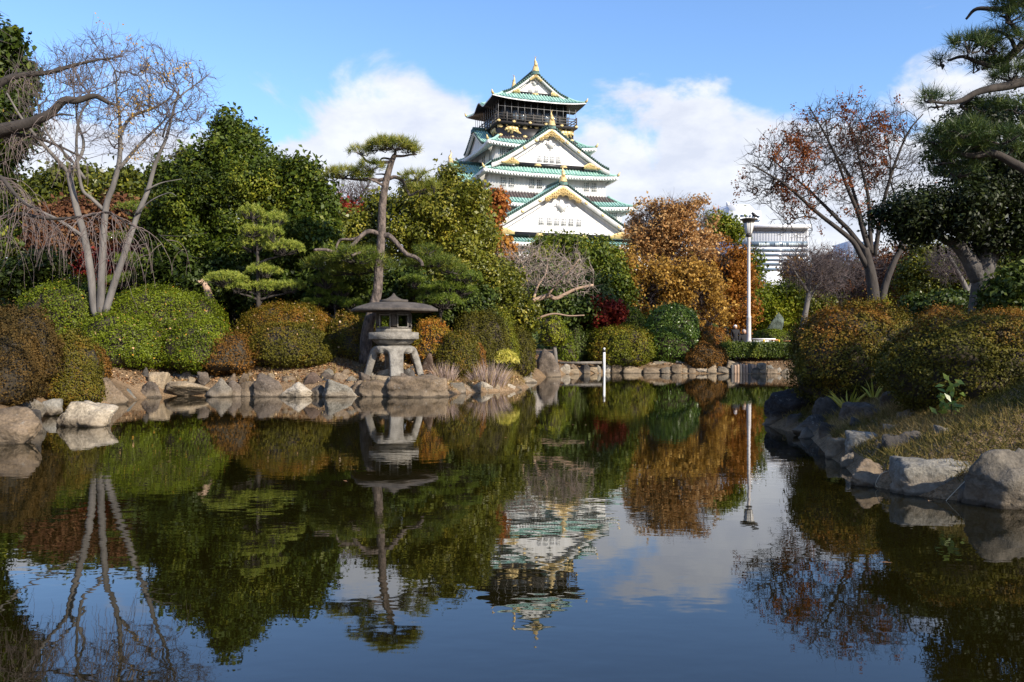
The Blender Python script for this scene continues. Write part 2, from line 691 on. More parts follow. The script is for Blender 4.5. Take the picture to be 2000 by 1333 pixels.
def hip_roof(name, uc, vc, a_in, b_in, a_out, b_out, zt, ze, lift, wall_a, wall_b, brown=0.0, sides=('front', 'left', 'right', 'back'), black=False, bumps={}, drop=0.27, pitch=0.55, cut=None):
    roof = None
    shell, ribs, fascia, soffit, raft = [], [], MB(), MB(), MB()
    Vs, Fs, Ts, n0 = [], [], [], 0
    rV, rF, rT, r0 = [], [], [], 0
    for sd in sides:
        fr = sd in ('front', 'back')
        S = Slope(sd, uc, vc, a_in if fr else b_in, a_out if fr else b_out, b_in if fr else a_in, b_out if fr else a_out, zt, ze, lift, bump=bumps.get(sd))
        NS, NT = 49, 9
        sg, tt = np.meshgrid(np.linspace(-1, 1, NS), np.linspace(0, 1, NT))
        V = S.P(sg * S.half(tt), tt).reshape(-1, 3)
        fq = grid_faces(NT, NS)
        Vs.append(V)
        Fs.append(fq + n0)
        n0 += len(V)
        tf = ((tt[:-1, :-1] + tt[1:, 1:]) / 2).reshape(-1)
        Ts.append(roof_tint(tf, brown) - np.where(tf < brown, 0.05, 0.36))  # troughs tinted darker, painting in the shade between the ribs
        # round tile ribs running down the slope
        k = int(S.ho * 2 / pitch)
        for j in range(k):
            s = -S.ho + (j + 0.5) * S.ho * 2 / k
            t0 = 0.0 if abs(s) <= S.hi else (abs(s) - S.hi) / max(S.ho - S.hi, 1e-6)
            if t0 > 0.97:
                continue
            t = np.linspace(t0, 1.012, 8)
            w, hgt = 0.12, 0.17
            A, B, Cc, D = S.P(s - w, t, -0.02), S.P(s - w * 0.6, t, hgt), S.P(s + w * 0.6, t, hgt), S.P(s + w, t, -0.02)
            V = np.stack([A, B, Cc, D], 1).reshape(-1, 3)
            fq = grid_faces(8, 4)
            fq = np.concatenate([fq, np.array([[28, 29, 30, 31]])])
            rV.append(V)
            rF.append(fq + r0)
            r0 += len(V)
            tf = np.repeat((t[:-1] + t[1:]) / 2, 3)
            rT.append(np.concatenate([roof_tint(tf, brown), [0.5]]))
        # eave board, soffit and rafter ends
        s = np.linspace(-1, 1, 61) * S.ho
        top, bot = S.P(s, 1.0, 0.0), S.P(s, 1.0, -drop)
        inb = S.P(s, 0.97, -drop)
        inb[:, 2] = bot[:, 2]
        fascia.add(np.concatenate([top, bot, S.P(s * 0.985, 0.9, -0.05)]), [np.concatenate([grid_faces(2, 61)])])
        dist = (S.do - (wall_b if fr else wall_a))
        hin = (wall_a if fr else wall_b)
        si = np.linspace(-1, 1, 61) * hin
        wl_ = np.stack([S.uc + si * S.al[0] + (S.do - dist) * S.out[0], S.vc + si * S.al[1] + (S.do - dist) * S.out[1], np.full(61, ze - drop + 0.42)], 1)
        soffit.add(np.concatenate([bot, wl_]), [grid_faces(2, 61)])
        if not black:
            kk = int(S.ho * 2 / 0.52)
            for j in range(kk):
                sj = -S.ho + (j + 0.5) * S.ho * 2 / kk
                c = S.P(sj, 1.0, -drop - 0.17)
                out = np.array([S.out[0], S.out[1], 0.0])
                al = np.array([S.al[0], S.al[1], 0.0])
                raft.frame(c - out * 0.30, al, out, np.array([0, 0, 1.0]), 0.14, 0.36, 0.17)
    o = build(name, CW(np.concatenate(Vs)), [np.concatenate(Fs)], M_roof, castle, smooth=False, tint=np.concatenate(Ts))
    build('tile_rib', CW(np.concatenate(rV)), [np.concatenate(rF)], M_roof, o, tint=np.concatenate(rT))
    part(fascia, 'eave_trim', M_plaster, o)
    part(soffit, 'soffit', M_black if black else M_plaster, o)
    if raft.n:
        part(raft, 'rafter_trim', M_plaster, o)
    # hip ridges with upturned gilded ends
    for su, sv in ((-1, -1), (1, -1), (-1, 1), (1, 1)):
        if sv == 1 and 'back' not in sides:
            continue
        S = Slope('front', uc, vc, a_in, a_out, b_in, b_out, zt, ze, lift)
        t = np.linspace(0, 1, 10)
        P = S.P(S.half(t), t, 0.12)
        P = np.stack([uc + su * np.abs(P[:, 0] - uc), vc + sv * np.abs(P[:, 1] - vc), P[:, 2]], 1)
        mb = MB().tube(P, np.linspace(0.24, 0.2, 10), 6)
        r_ = part(mb, 'hip_ridge', M_roof, o)
        at2 = r_.data.attributes.new('tint', 'FLOAT', 'FACE')
        at2.data.foreach_set('value', np.full(len(r_.data.polygons), 0.75, dtype=np.float32))
        d = unit(P[-1] - P[-2])
        q = P[-1]
        mb = MB().tube([q - d * 0.1, q + d * 0.14 + [0, 0, 0.16], q + d * 0.22 + [0, 0, 0.4], q + d * 0.36 + [0, 0, 0.62]], [0.24, 0.2, 0.12, 0.03], 7)
        part(mb, 'ridge_end', M_gold, o, smooth=True)
    return o


def curve_gable(x, w, zb, za, sag):
    """height of a gable edge at x in [-w,w], slightly hollow"""
    k = np.clip(1 - np.abs(x) / w, 0, None)
    return zb + (za - zb) * (k - sag * k * (1 - k) * 1.0)


def shachi(mb, c, s, face=1):
    """ridge-end ornament: gilded block and an upright fish with raised tail"""
    x, y, z = c
    mb.add([(x - .55 * s, y - .5 * s, z), (x + .55 * s, y - .5 * s, z), (x + .55 * s, y + .5 * s, z), (x - .55 * s, y + .5 * s, z),
            (x - .34 * s, y - .34 * s, z + 1.0 * s), (x + .34 * s, y - .34 * s, z + 1.0 * s), (x + .34 * s, y + .34 * s, z + 1.0 * s), (x - .34 * s, y + .34 * s, z + 1.0 * s)],
           [np.array([(0, 1, 5, 4), (1, 2, 6, 5), (2, 3, 7, 6), (3, 0, 4, 7), (4, 5, 6, 7)])])
    mb.tube([(x, y - .1 * s, z + .9 * s), (x, y - .18 * s, z + 1.3 * s), (x, y + .08 * s, z + 1.75 * s), (x, y + .2 * s, z + 2.15 * s), (x, y + .05 * s, z + 2.55 * s)], [.36 * s, .34 * s, .24 * s, .13 * s, .05 * s], 8)
    mb.add([(x, y - .1 * s, z + 2.4 * s), (x - .3 * s, y, z + 2.9 * s), (x, y + .05 * s, z + 2.62 * s), (x + .3 * s, y, z + 2.9 * s), (x, y + .12 * s, z + 2.45 * s)], [[0, 1, 2], [0, 2, 3], [4, 2, 1], [4, 3, 2]])
    mb.add([(x, y - .42 * s, z + 1.5 * s), (x - .38 * s, y - .1 * s, z + 1.9 * s), (x, y, z + 1.6 * s), (x + .38 * s, y - .1 * s, z + 1.9 * s)], [[0, 2, 1], [0, 3, 2]])


def swap(P, side, uc, vc):
    """gable space (x across, y depth behind the face, z) -> castle local"""
    al, out = SIDES[side]
    P = np.asarray(P, float).reshape(-1, 3)
    return np.stack([uc + P[:, 0] * al[0] - P[:, 1] * out[0], vc + P[:, 0] * al[1] - P[:, 1] * out[1], P[:, 2]], 1)


def gable(side, uc, vc, w, zb, za, depth, sag=0.10, over=0.8, band=1.0, rise=0.72, extra=1.6, gold=True, base_band=0.0, finial=1.0, plates=(), medals=0, pitch=0.46, black_face=False):
    """gabled upper roof: face at (uc,vc) on SIDE, half width w at zb, apex za, running DEPTH back"""
    g = Matrix()

    def part_g(mb, name, mat, parent, smooth=False):
        V = np.concatenate(mb.V)
        return build(name, CW(swap(V, side, uc, vc)), mb.Fq, mat, parent, smooth=smooth)
    # white gable wall, built as a solid slab
    xs = np.linspace(-w, w, 41)
    zs = curve_gable(xs, w, zb, za, sag)
    mb = MB()
    P = np.concatenate([np.stack([xs, 0 * xs, zs], 1)])
    mb.add(np.concatenate([P, np.stack([xs, 0 * xs, np.full(41, zb - 0.02)], 1), P + [0, 0.6, 0]]), [grid_faces(2, 41)])
    gw = part_g(mb, 'gable', M_black if black_face else M_plaster, castle)
    # roof slopes
    k = rise
    W = w + extra
    zslope = (za - zb) / w
    ext_z = zb - zslope * extra * (0.72 if sag else 1.0) + rise
    xe = np.linspace(0, 1, 15)

    def edge(sgn, up=0.0):
        x = xe * W
        zin = curve_gable(np.minimum(x, w), w, zb, za, sag)
        zz_ = np.where(x > w, zb - (x - w) * zslope * (1 - sag) * 0.62, zin) + rise + up
        return np.stack([sgn * x, 0 * x, zz_], 1)
    for sgn in (-1, 1):
        E = edge(sgn)
        ys = np.array([-over, depth])
        V = np.concatenate([E + [0, y, 0] for y in ys])
        o = build('gable_roof', CW(swap(V, side, uc, vc)), [grid_faces(2, 15)], M_roof, castle, tint=np.full(14, 0.66))
        rV, rF, rT, r0 = [], [], [], 0
        nr = int((depth + over) / pitch)
        for j in range(nr):
            y = -over + 0.1 + j * pitch
            wv = 0.085
            A, B, Cc, D = E + [0, y - wv, -0.02], edge(sgn, 0.13) + [0, y - wv * .6, 0], edge(sgn, 0.13) + [0, y + wv * .6, 0], E + [0, y + wv, -0.02]
            V = np.stack([A, B, Cc, D], 1).reshape(-1, 3)
            rV.append(V)
            rF.append(grid_faces(15, 4) + r0)
            r0 += len(V)
            rT.append(0.8 + rng.normal(0, 0.05, 42))
        build('tile_rib', CW(swap(np.concatenate(rV), side, uc, vc)), [np.concatenate(rF)], M_roof, o, tint=np.concatenate(rT))
        # verge: dark tile edge with round ends, then white barge board
        mb = MB()
        mb.add(np.concatenate([E + [0, -over - .02, 0.10], E + [0, -over - .02, -0.36], E + [0, -over + .5, -0.36]]), [grid_faces(3, 15)])
        for q in np.linspace(0.02, 0.98, int(W / 0.34)):
            p = np.array([np.interp(q, xe, E[:, i]) for i in range(3)])
            mb.frame(p + [0, -over - .1, 0.06], np.array([1, 0, 0.]), np.array([0, 1., 0]), np.array([0, 0, 1.]), 0.1, 0.1, 0.12)
        part_g(mb, 'verge_edge', M_verge, o)
        mb = MB()
        top = E + [0, -over - .06, -0.36]
        low = E * [1, 1, 1] + [0, -over - .06, -0.36 - band]
        lowb = low + [0, 0.35, 0]
        mb.add(np.concatenate([top, low, lowb]), [grid_faces(3, 15)])
        part_g(mb, 'barge_board', M_plaster, o)
        # thin scalloped line below the barge board
        if za - zb > 3:
            mb = MB()
            nq = int(w / 0.36)
            for q in np.linspace(0.18, 0.86, nq):
                x = q * w
                z = curve_gable(x, w, zb, za, sag) - band * 1.2 + 0.0
                if z > zb + .2:
                    mb.frame((sgn * x * 0.97, -0.05, z - 0.12), np.array([1., 0, 0]), np.array([0, 1., 0]), np.array([0, 0, 1.]), 0.09, 0.05, 0.05)
            if mb.n:
                part_g(mb, 'scallop_trim', M_wire, gw)
        if gold:
            # filigree at the foot of the barge board: a long wedge
            xa, xb = w * 0.62, w * 1.0
            x = np.linspace(xa, xb, 8)
            up = curve_gable(x, w, zb, za, sag) + rise - 0.36 - band + 0.04
            mb = MB()
            lo = np.full(8, zb + 0.05)
            up = np.maximum(np.minimum(up, zb + 0.35 + 0.9 * np.sin(np.linspace(0.15, 2.6, 8))), lo + 0.02)
            mb.add(np.concatenate([np.stack([sgn * x, np.full(8, -over - .12), up], 1), np.stack([sgn * x, np.full(8, -over - .12), lo], 1), np.stack([sgn * x, np.full(8, -over + .3), lo], 1)]), [grid_faces(3, 8)])
            for q in range(9):
                xx = np.interp(rng.random(), [0, 1], [xa + .3, xb - .6])
                zz_ = zb + 0.12 + rng.random() * max(0.1, (np.interp(xx, x, up) - zb - .25))
                mb.lathe((0, 0, 0), [(0.01, 0), (0.16, 0.02), (0.01, 0.05)], 6, cap=False)
                Vq = mb.V[-1]
                mb.V[-1] = np.stack([Vq[:, 0] + sgn * xx, -over - .13 - Vq[:, 2], Vq[:, 1] + zz_], 1)
            part_g(mb, 'gold_foot', M_gold, gw)
        for q in range(medals):
            x = w * (0.30 + 0.22 * q)
            z = curve_gable(x, w, zb, za, sag) + rise - 0.36 - band * 0.5
            mb = MB().lathe((0, 0, 0), [(0.28, 0.0), (0.28, 0.08), (0.16, 0.13), (0.02, 0.15)], 12)
            Vq = mb.V[0]
            mb.V[0] = np.stack([Vq[:, 0] + sgn * x, -over - .07 - Vq[:, 2], Vq[:, 1] + z], 1)
            part_g(mb, 'gold_medallion', M_gold, gw, smooth=True)
    if gold:
        # chevron of gilded scrolls under the apex
        x = np.linspace(-w * 0.235, w * 0.235, 17)
        up = curve_gable(x, w, zb, za, sag) + rise - 0.36 - band * 0.42
        th = (za - zb) * 0.175 * (1 - 0.45 * np.abs(x) / (w * 0.235))
        th = th * (1 + 0.22 * np.cos(x / (w * 0.235) * math.pi * 5))
        mb = MB()
        y = -over - .12
        mb.add(np.concatenate([np.stack([x, np.full(17, y), up], 1), np.stack([x, np.full(17, y), up - th], 1), np.stack([x, np.full(17, y + .2), up - th], 1)]), [grid_faces(3, 17)])
        for i in range(0, 17):
            for f_ in (0.3, 0.68):
                mb.lathe((0, 0, 0), [(0.01, 0), (0.13 + 0.04 * rng.random(), 0.02), (0.01, 0.07)], 6, cap=False)
                Vq = mb.V[-1]
                mb.V[-1] = np.stack([Vq[:, 0] + x[i] * 0.96, y - .01 - Vq[:, 2], Vq[:, 1] + up[i] - th[i] * f_], 1)
        part_g(mb, 'gold_crest', M_gold, gw)
        # hanging pendant below the apex
        zc = za + rise - 0.36 - band * 0.5 - (za - zb) * 0.2
        mb = MB()
        s_ = (za - zb) * 0.10
        pts = [(0, -1.55), (.35, -1.05), (.75, -1.0), (.8, -.5), (1.25, -.2), (.9, .2), (.5, .25), (.3, .9), (0, 1.0), (-.3, .9), (-.5, .25), (-.9, .2), (-1.25, -.2), (-.8, -.5), (-.75, -1.0), (-.35, -1.05)]
        mb.prism([(a * s_, -.16, zc - s_ * 1.6 + b * s_) for a, b in pts], (0, 0.12, 0))
        part_g(mb, 'pendant', M_plaster, gw)
        mb = MB()
        for a, b in pts[:8] + pts[9:]:
            mb.frame((a * s_ * 1.1, -.10, zc - s_ * 1.6 + b * s_ * 1.12), np.array([1., 0, 0]), np.array([0, 1., 0]), np.array([0, 0, 1.]), 0.075, 0.05, 0.055)
        part_g(mb, 'pendant_trim', M_wire, gw)
    if base_band:
        wb = w * 0.66
        mb = MB().box(-wb, wb, -0.28, 0.0, zb - 0.05, zb + base_band)
        part_g(mb, 'black_band', M_black, gw)
        for x in plates:
            mb = MB().box(x - .48, x + .48, -0.36, -0.27, zb + 0.1, zb + base_band * .8)
            mb.box(x - .62, x + .62, -0.35, -0.27, zb + 0.02, zb + 0.2)
            part_g(mb, 'gold_plate', M_gold, gw)
    # ridge
    mb = MB().box(-0.3, 0.3, -over - .1, depth, za + rise - 0.25, za + rise + 0.45)
    mb.box(-0.42, 0.42, -over - .12, depth, za + rise + 0.12, za + rise + 0.26)
    rd = part_g(mb, 'ridge', M_verge, castle)
    mb = MB()
    mb.add([(-.7, -over - .3, za + rise - .6), (.7, -over - .3, za + rise - .6), (.5, -over - .3, za + rise + .05), (-.5, -over - .3, za + rise + .05),
            (-.7, -over + .4, za + rise - .6), (.7, -over + .4, za + rise - .6), (.5, -over + .4, za + rise + .05), (-.5, -over + .4, za + rise + .05)],
           [np.array([(0, 1, 2, 3), (1, 5, 6, 2), (4, 0, 3, 7), (3, 2, 6, 7), (5, 4, 7, 6)])])
    part_g(mb, 'ridge_tile', M_verge, rd)
    if finial:
        mb = MB()
        shachi(mb, (0, -over + .1, za + rise - .05), finial)
        part_g(mb, 'gold_finial', M_gold, rd, smooth=False)
        if depth > 8:
            pass
    return gw


def window(side, d, s, z0, z1, w, uc=0.0, bars=(3, 4), dark=False, parent=castle):
    """barred white window: recess pane with a plaster lattice; d = wall distance"""
    al, out = SIDES[side]

    def L(P):
        P = np.asarray(P, float)
        return np.stack([uc + P[:, 0] * al[0] + (d + P[:, 1]) * out[0], P[:, 0] * al[1] + (d + P[:, 1]) * out[1], P[:, 2]], 1)
    mb = MB().box(s - w / 2, s + w / 2, -0.05, 0.012, z0, z1)
    pane = build('window', CW(L(np.concatenate(mb.V))), mb.Fq, M_void if dark else M_pane, parent)
    mb = MB()
    for i in range(bars[0] + 1):
        x = s - w / 2 + w * i / bars[0]
        mb.box(x - .05, x + .05, 0.0, 0.07, z0, z1)
    for i in range(bars[1] + 1):
        z = z0 + (z1 - z0) * i / bars[1]
        mb.box(s - w / 2 - .05, s + w / 2 + .05, 0.0, 0.06, z - .04, z + .04)
    build('lattice', CW(L(np.concatenate(mb.V))), mb.Fq, M_plaster, pane)


def wall(name, uc, a, b, z0, z1, mat=M_plaster, v0=0.0):
    return part(MB().box(uc - a, uc + a, v0 - b, v0 + b, z0, z1), name, mat)


# stone base and lower storeys
mb = MB()
prof = [(24.0, 0.0), (21.0, 5.0), (19.2, 10.0)]
for i in range(2):
    (a0, z0), (a1, z1) = prof[i], prof[i + 1]
    mb.add([(-a0, -a0, z0), (a0, -a0, z0), (a0, a0, z0), (-a0, a0, z0), (-a1, -a1, z1), (a1, -a1, z1), (a1, a1, z1), (-a1, a1, z1)], [np.array([(0, 1, 5, 4), (1, 2, 6, 5), (2, 3, 7, 6), (3, 0, 4, 7), (4, 5, 6, 7)])])
part(mb, 'stone_base', M_stone)
UC = 0.75
wall('wall', UC, 17.0, 17.0, 9.9, 17.9)
hip_roof('roof', UC, 0, 13.2, 14.8, 18.8, 18.6, 19.3, 17.55, 0.5, 17.0, 17.0)
wall('wall', UC, 12.7, 13.2, 17.8, 24.9)
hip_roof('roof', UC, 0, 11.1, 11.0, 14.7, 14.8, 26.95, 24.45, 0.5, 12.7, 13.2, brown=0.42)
wall('wall', UC, 10.75, 10.8, 24.6, 30.3)
hip_roof('roof', UC, 0, 10.0, 11.5, 12.3, 12.7, 31.15, 30.0, 0.42, 10.75, 10.8)
wall('wall', 0.4, 8.25, 7.9, 30.2, 36.0)
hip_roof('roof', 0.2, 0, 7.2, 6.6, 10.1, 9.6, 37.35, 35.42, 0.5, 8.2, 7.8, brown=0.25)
wall('wall', 0.2, 7.05, 6.4, 35.6, 39.9, M_black)
wall('wall', 0.2, 5.9, 5.6, 39.6, 44.3, M_void)
top = hip_roof('roof', 0.2, 0, 6.0, 5.6, 8.75, 8.2, 45.35, 43.62, 0.5, 5.9, 5.6, black=True, bumps={'left': (-0.4, 2.9, 1.1), 'right': (0.4, 2.9, 1.1)}, drop=0.20)

# front gables
gable('front', 0.2, -5.2, 4.75, 45.4, 49.05, 10.4, sag=0.16, over=0.7, band=0.36, rise=0.5, extra=1.5, base_band=0.42, finial=0.98, plates=(0.1,), medals=0)
gable('back', 0.2, 5.2, 4.75, 45.4, 49.05, 0.5, sag=0.16, over=0.7, band=0.36, rise=0.5, extra=1.5, base_band=0.42, finial=0.98)
gable('front', UC, -11.5, 9.6, 31.42, 37.75, 7.0, sag=0.10, over=0.8, band=0.72, rise=0.7, extra=1.2, base_band=0.5, finial=0.98, plates=(-2.35, 2.4), medals=2)
gable('front', UC, -16.5, 13.75, 18.87, 27.25, 7.5, sag=0.05, over=0.9, band=0.85, rise=0.75, extra=0.8, base_band=0.6, finial=0.98, plates=(-4, 4), medals=3)
# side gables on the shaded flank
gable('left', -9.0, 0.0, 5.0, 36.0, 39.2, 4.5, sag=0.12, over=0.6, band=0.4, rise=0.5, extra=0.8, gold=False, finial=0)
gable('left', -13.0, 0.5, 7.5, 28.4, 32.9, 5.0, sag=0.10, over=0.8, band=0.5, rise=0.6, extra=1.0, gold=True, finial=0.85, black_face=True)

# windows
for z0, z1, d, us, wd, drk in (
        (27.8, 29.37, 10.8, (-7.52, -6.05, -2.38, -0.97, 7.83, 9.32), 0.92, (3,)),
        (22.5, 23.95, 13.2, (-8.9, 10.82, 12.1), 0.98, ())):
    for i, u in enumerate(us):
        window('front', d, u, z0, z1, wd, dark=i in drk)
for u in (-1.23, -0.05, 1.12, 2.24):
    window('front', 11.5, u, 32.2, 33.3, 0.8, bars=(3, 3))
for u in (-2.8, -1.38, -0.1, 1.16, 2.5, 3.88):
    window('front', 16.5, u, 20.78, 22.0, 0.82, bars=(3, 3))
for u in (-0.6, 0.62):
    window('front', 5.2, u, 46.0, 46.75, 0.62, bars=(3, 3), dark=u > 0)
for s in (5.2, 4.2, 1.2, 0.2, -3.0, -4.0):
    window('left', 8.25, s, 33.3, 34.9, 0.62, uc=0.4, bars=(1, 1), dark=True)
for s in (7.9, 6.9):
    window('left', 10.75, s, 27.8, 29.3, 0.62, uc=UC, bars=(1, 1), dark=True)
for s in (-5.5, -6.7):
    window('front', 7.9, s, 33.6, 34.9, 0.95, dark=True)

# balcony, railing, nets, gilded fittings
mb = MB().box(0.2 - 7.55, 0.2 + 7.55, -7.15, 7.15, 39.55, 39.95)
bal = part(mb, 'balcony', M_dark)
mb = MB()
for z in (40.35, 40.85, 41.3):
    for a, b in ((7.4, 7.0),):
        mb.box(0.2 - a, 0.2 + a, -b - .06, -b + .06, z - .06, z + .06)
        mb.box(0.2 - a, 0.2 + a, b - .06, b + .06, z - .06, z + .06)
        mb.box(0.2 - a - .06, 0.2 - a + .06, -b, b, z - .062, z + .058)
        mb.box(0.2 + a - .06, 0.2 + a + .06, -b, b, z - .062, z + .058)
part(mb, 'railing', M_rail, bal)
for i in range(10):
    u = 0.2 - 7.4 + 14.8 * i / 9
    part(MB().box(u - .09, u + .09, -7.12, -6.9, 39.9, 41.55), 'rail_post', M_rail, bal)
for i in range(1, 9):
    v = -7.0 + 14.0 * i / 9
    part(MB().box(0.2 - 7.5, 0.2 - 7.3, v - .09, v + .09, 39.9, 41.55), 'rail_post', M_rail, bal)
mb = MB()
for i in range(13):
    u = 0.2 - 7.3 + 14.6 * i / 12
    mb.box(u - .03, u + .03, -6.92, -6.86, 41.2, 43.6)
for i in range(12):
    v = -6.9 + 13.8 * i / 11
    mb.box(0.2 - 7.33, 0.2 - 7.27, v - .03, v + .03, 41.2, 43.6)
mb.box(0.2 - 7.3, 0.2 + 7.3, -6.92, -6.87, 42.55, 42.6)
part(mb, 'net_frame', M_wire, bal)
for i in range(9):
    u = 0.2 - 5.9 + 11.8 * i / 8
    part(MB().box(u - .14, u + .14, -5.75, -5.55, 39.9, 43.8), 'column', M_dark)
for i in range(8):
    if i in (1, 2, 5, 6):
        u = 0.2 - 5.9 + 11.8 * (i + .5) / 8
        part(MB().box(u - .58, u + .58, -5.66, -5.61, 40.6, 42.3), 'glass_panel', mat_basic('bluish_glass', (0.16, 0.2, 0.24), 0.12, noise=(0.05, 0.06, 0.08), scale=1.5))

TIGER = [(-1.55, .02), (-1.3, .25), (-1.02, .3), (-1.2, .62), (-1.02, .78), (-.72, .66), (-.3, .62), (.2, .74), (.7, .62), (.95, .2), (1.05, -.15), (1.5, -.42), (1.48, -.6), (1.0, -.55), (.6, -.38), (.3, -.2), (.05, -.2),
         (-.1, -.62), (-.42, -.7), (-.5, -.52), (-.35, -.15), (-.65, -.05), (-.75, -.42), (-1.05, -.55), (-1.1, -.38), (-.98, -.05), (-1.25, -.1), (-1.5, -.22)]


def tiger(side, d, s, z, flip, uc=0.2, k=1.0):
    al, out = SIDES[side]
    P = np.array([(s + flip * a * k, 0.0, z + b * k) for a, b in TIGER])
    mb = MB()
    mb.prism(P, (0, 0.16, 0))
    mb.tube([(s - flip * 1.05 * k, .12, z + .72 * k), (s - flip * 1.3 * k, .12, z + .95 * k), (s - flip * 1.1 * k, .12, z + 1.02 * k)], 0.06, 5)
    # raised shoulder, haunch and head
    for cx, cz, r_ in ((-.55, .3, .34), (.6, .22, .4), (-1.2, .12, .25), (0.05, .3, .34)):
        mb.lathe((0, 0, 0), [(r_ * k, 0), (r_ * .8 * k, .09), (r_ * .4 * k, .14), (0.01, .15)], 10, cap=False)
        Vq = mb.V[-1]
        mb.V[-1] = np.stack([Vq[:, 0] + s + flip * cx * k, 0.14 + Vq[:, 2], Vq[:, 1] + z + cz * k], 1)
    V = np.concatenate(mb.V)
    V = np.stack([uc + V[:, 0] * al[0] + (d + V[:, 1]) * out[0], V[:, 0] * al[1] + (d + V[:, 1]) * out[1], V[:, 2]], 1)
    o = build('gold_tiger_relief', CW(V), mb.Fq, M_gold, castle)
    o['label'] = 'gilded crouching tiger relief on the black wall'


tiger('front', 6.4, -4.45, 38.62, 1)
tiger('front', 6.4, 5.55, 38.62, -1)
tiger('left', 7.05, 4.0, 38.62, 1, k=.95)


def plate(side, d, s, z, w, h, uc=0.2, notch=True):
    al, out = SIDES[side]
    mb = MB().box(s - w / 2, s + w / 2, 0, .07, z - h * .3, z + h * .3)
    mb.box(s - w * .2, s + w * .2, 0.01, .09, z - h / 2, z + h / 2)
    if notch:
        mb.box(s - w * .36, s - w * .2, 0.005, .08, z - h * .42, z + h * .12)
        mb.box(s + w * .2, s + w * .36, 0.005, .08, z - h * .42, z + h * .12)
    V = np.concatenate(mb.V)
    V = np.stack([uc + V[:, 0] * al[0] + (d + V[:, 1]) * out[0], V[:, 0] * al[1] + (d + V[:, 1]) * out[1], V[:, 2]], 1)
    build('gold_fitting', CW(V), mb.Fq, M_gold, castle)


for s in (-6.75, -2.2, 2.2, 6.75):
    plate('front', 6.4, s, 39.2, .78, .62)
    plate('front', 6.4, s, 37.62, .78, .5)
for s in (-4.5, 4.5, 0):
    plate('front', 6.4, s, 39.35, .7, .4)
    plate('front', 6.4, s, 37.45, .85, .3, notch=False)
for s in (-5.6, -3.3, -1.1, 1.1, 3.3, 5.6):
    plate('front', 6.4, s, 39.42, .3, .34, notch=False)
for s in (-7.3, -4.5, -1.5, 1.5, 4.5, 7.3):
    plate('front', 7.15, s, 39.95, .6, .42)
for s in (6.1, 2.0, -2.0, -6.1):
    plate('left', 7.05, s, 39.2, .7, .6)
    plate('left', 7.05, s, 37.62, .7, .5)
for s in (6.6, 3.5, 0.5, -3, -6.3):
    plate('left', 7.55, s, 39.9, .5, .4)
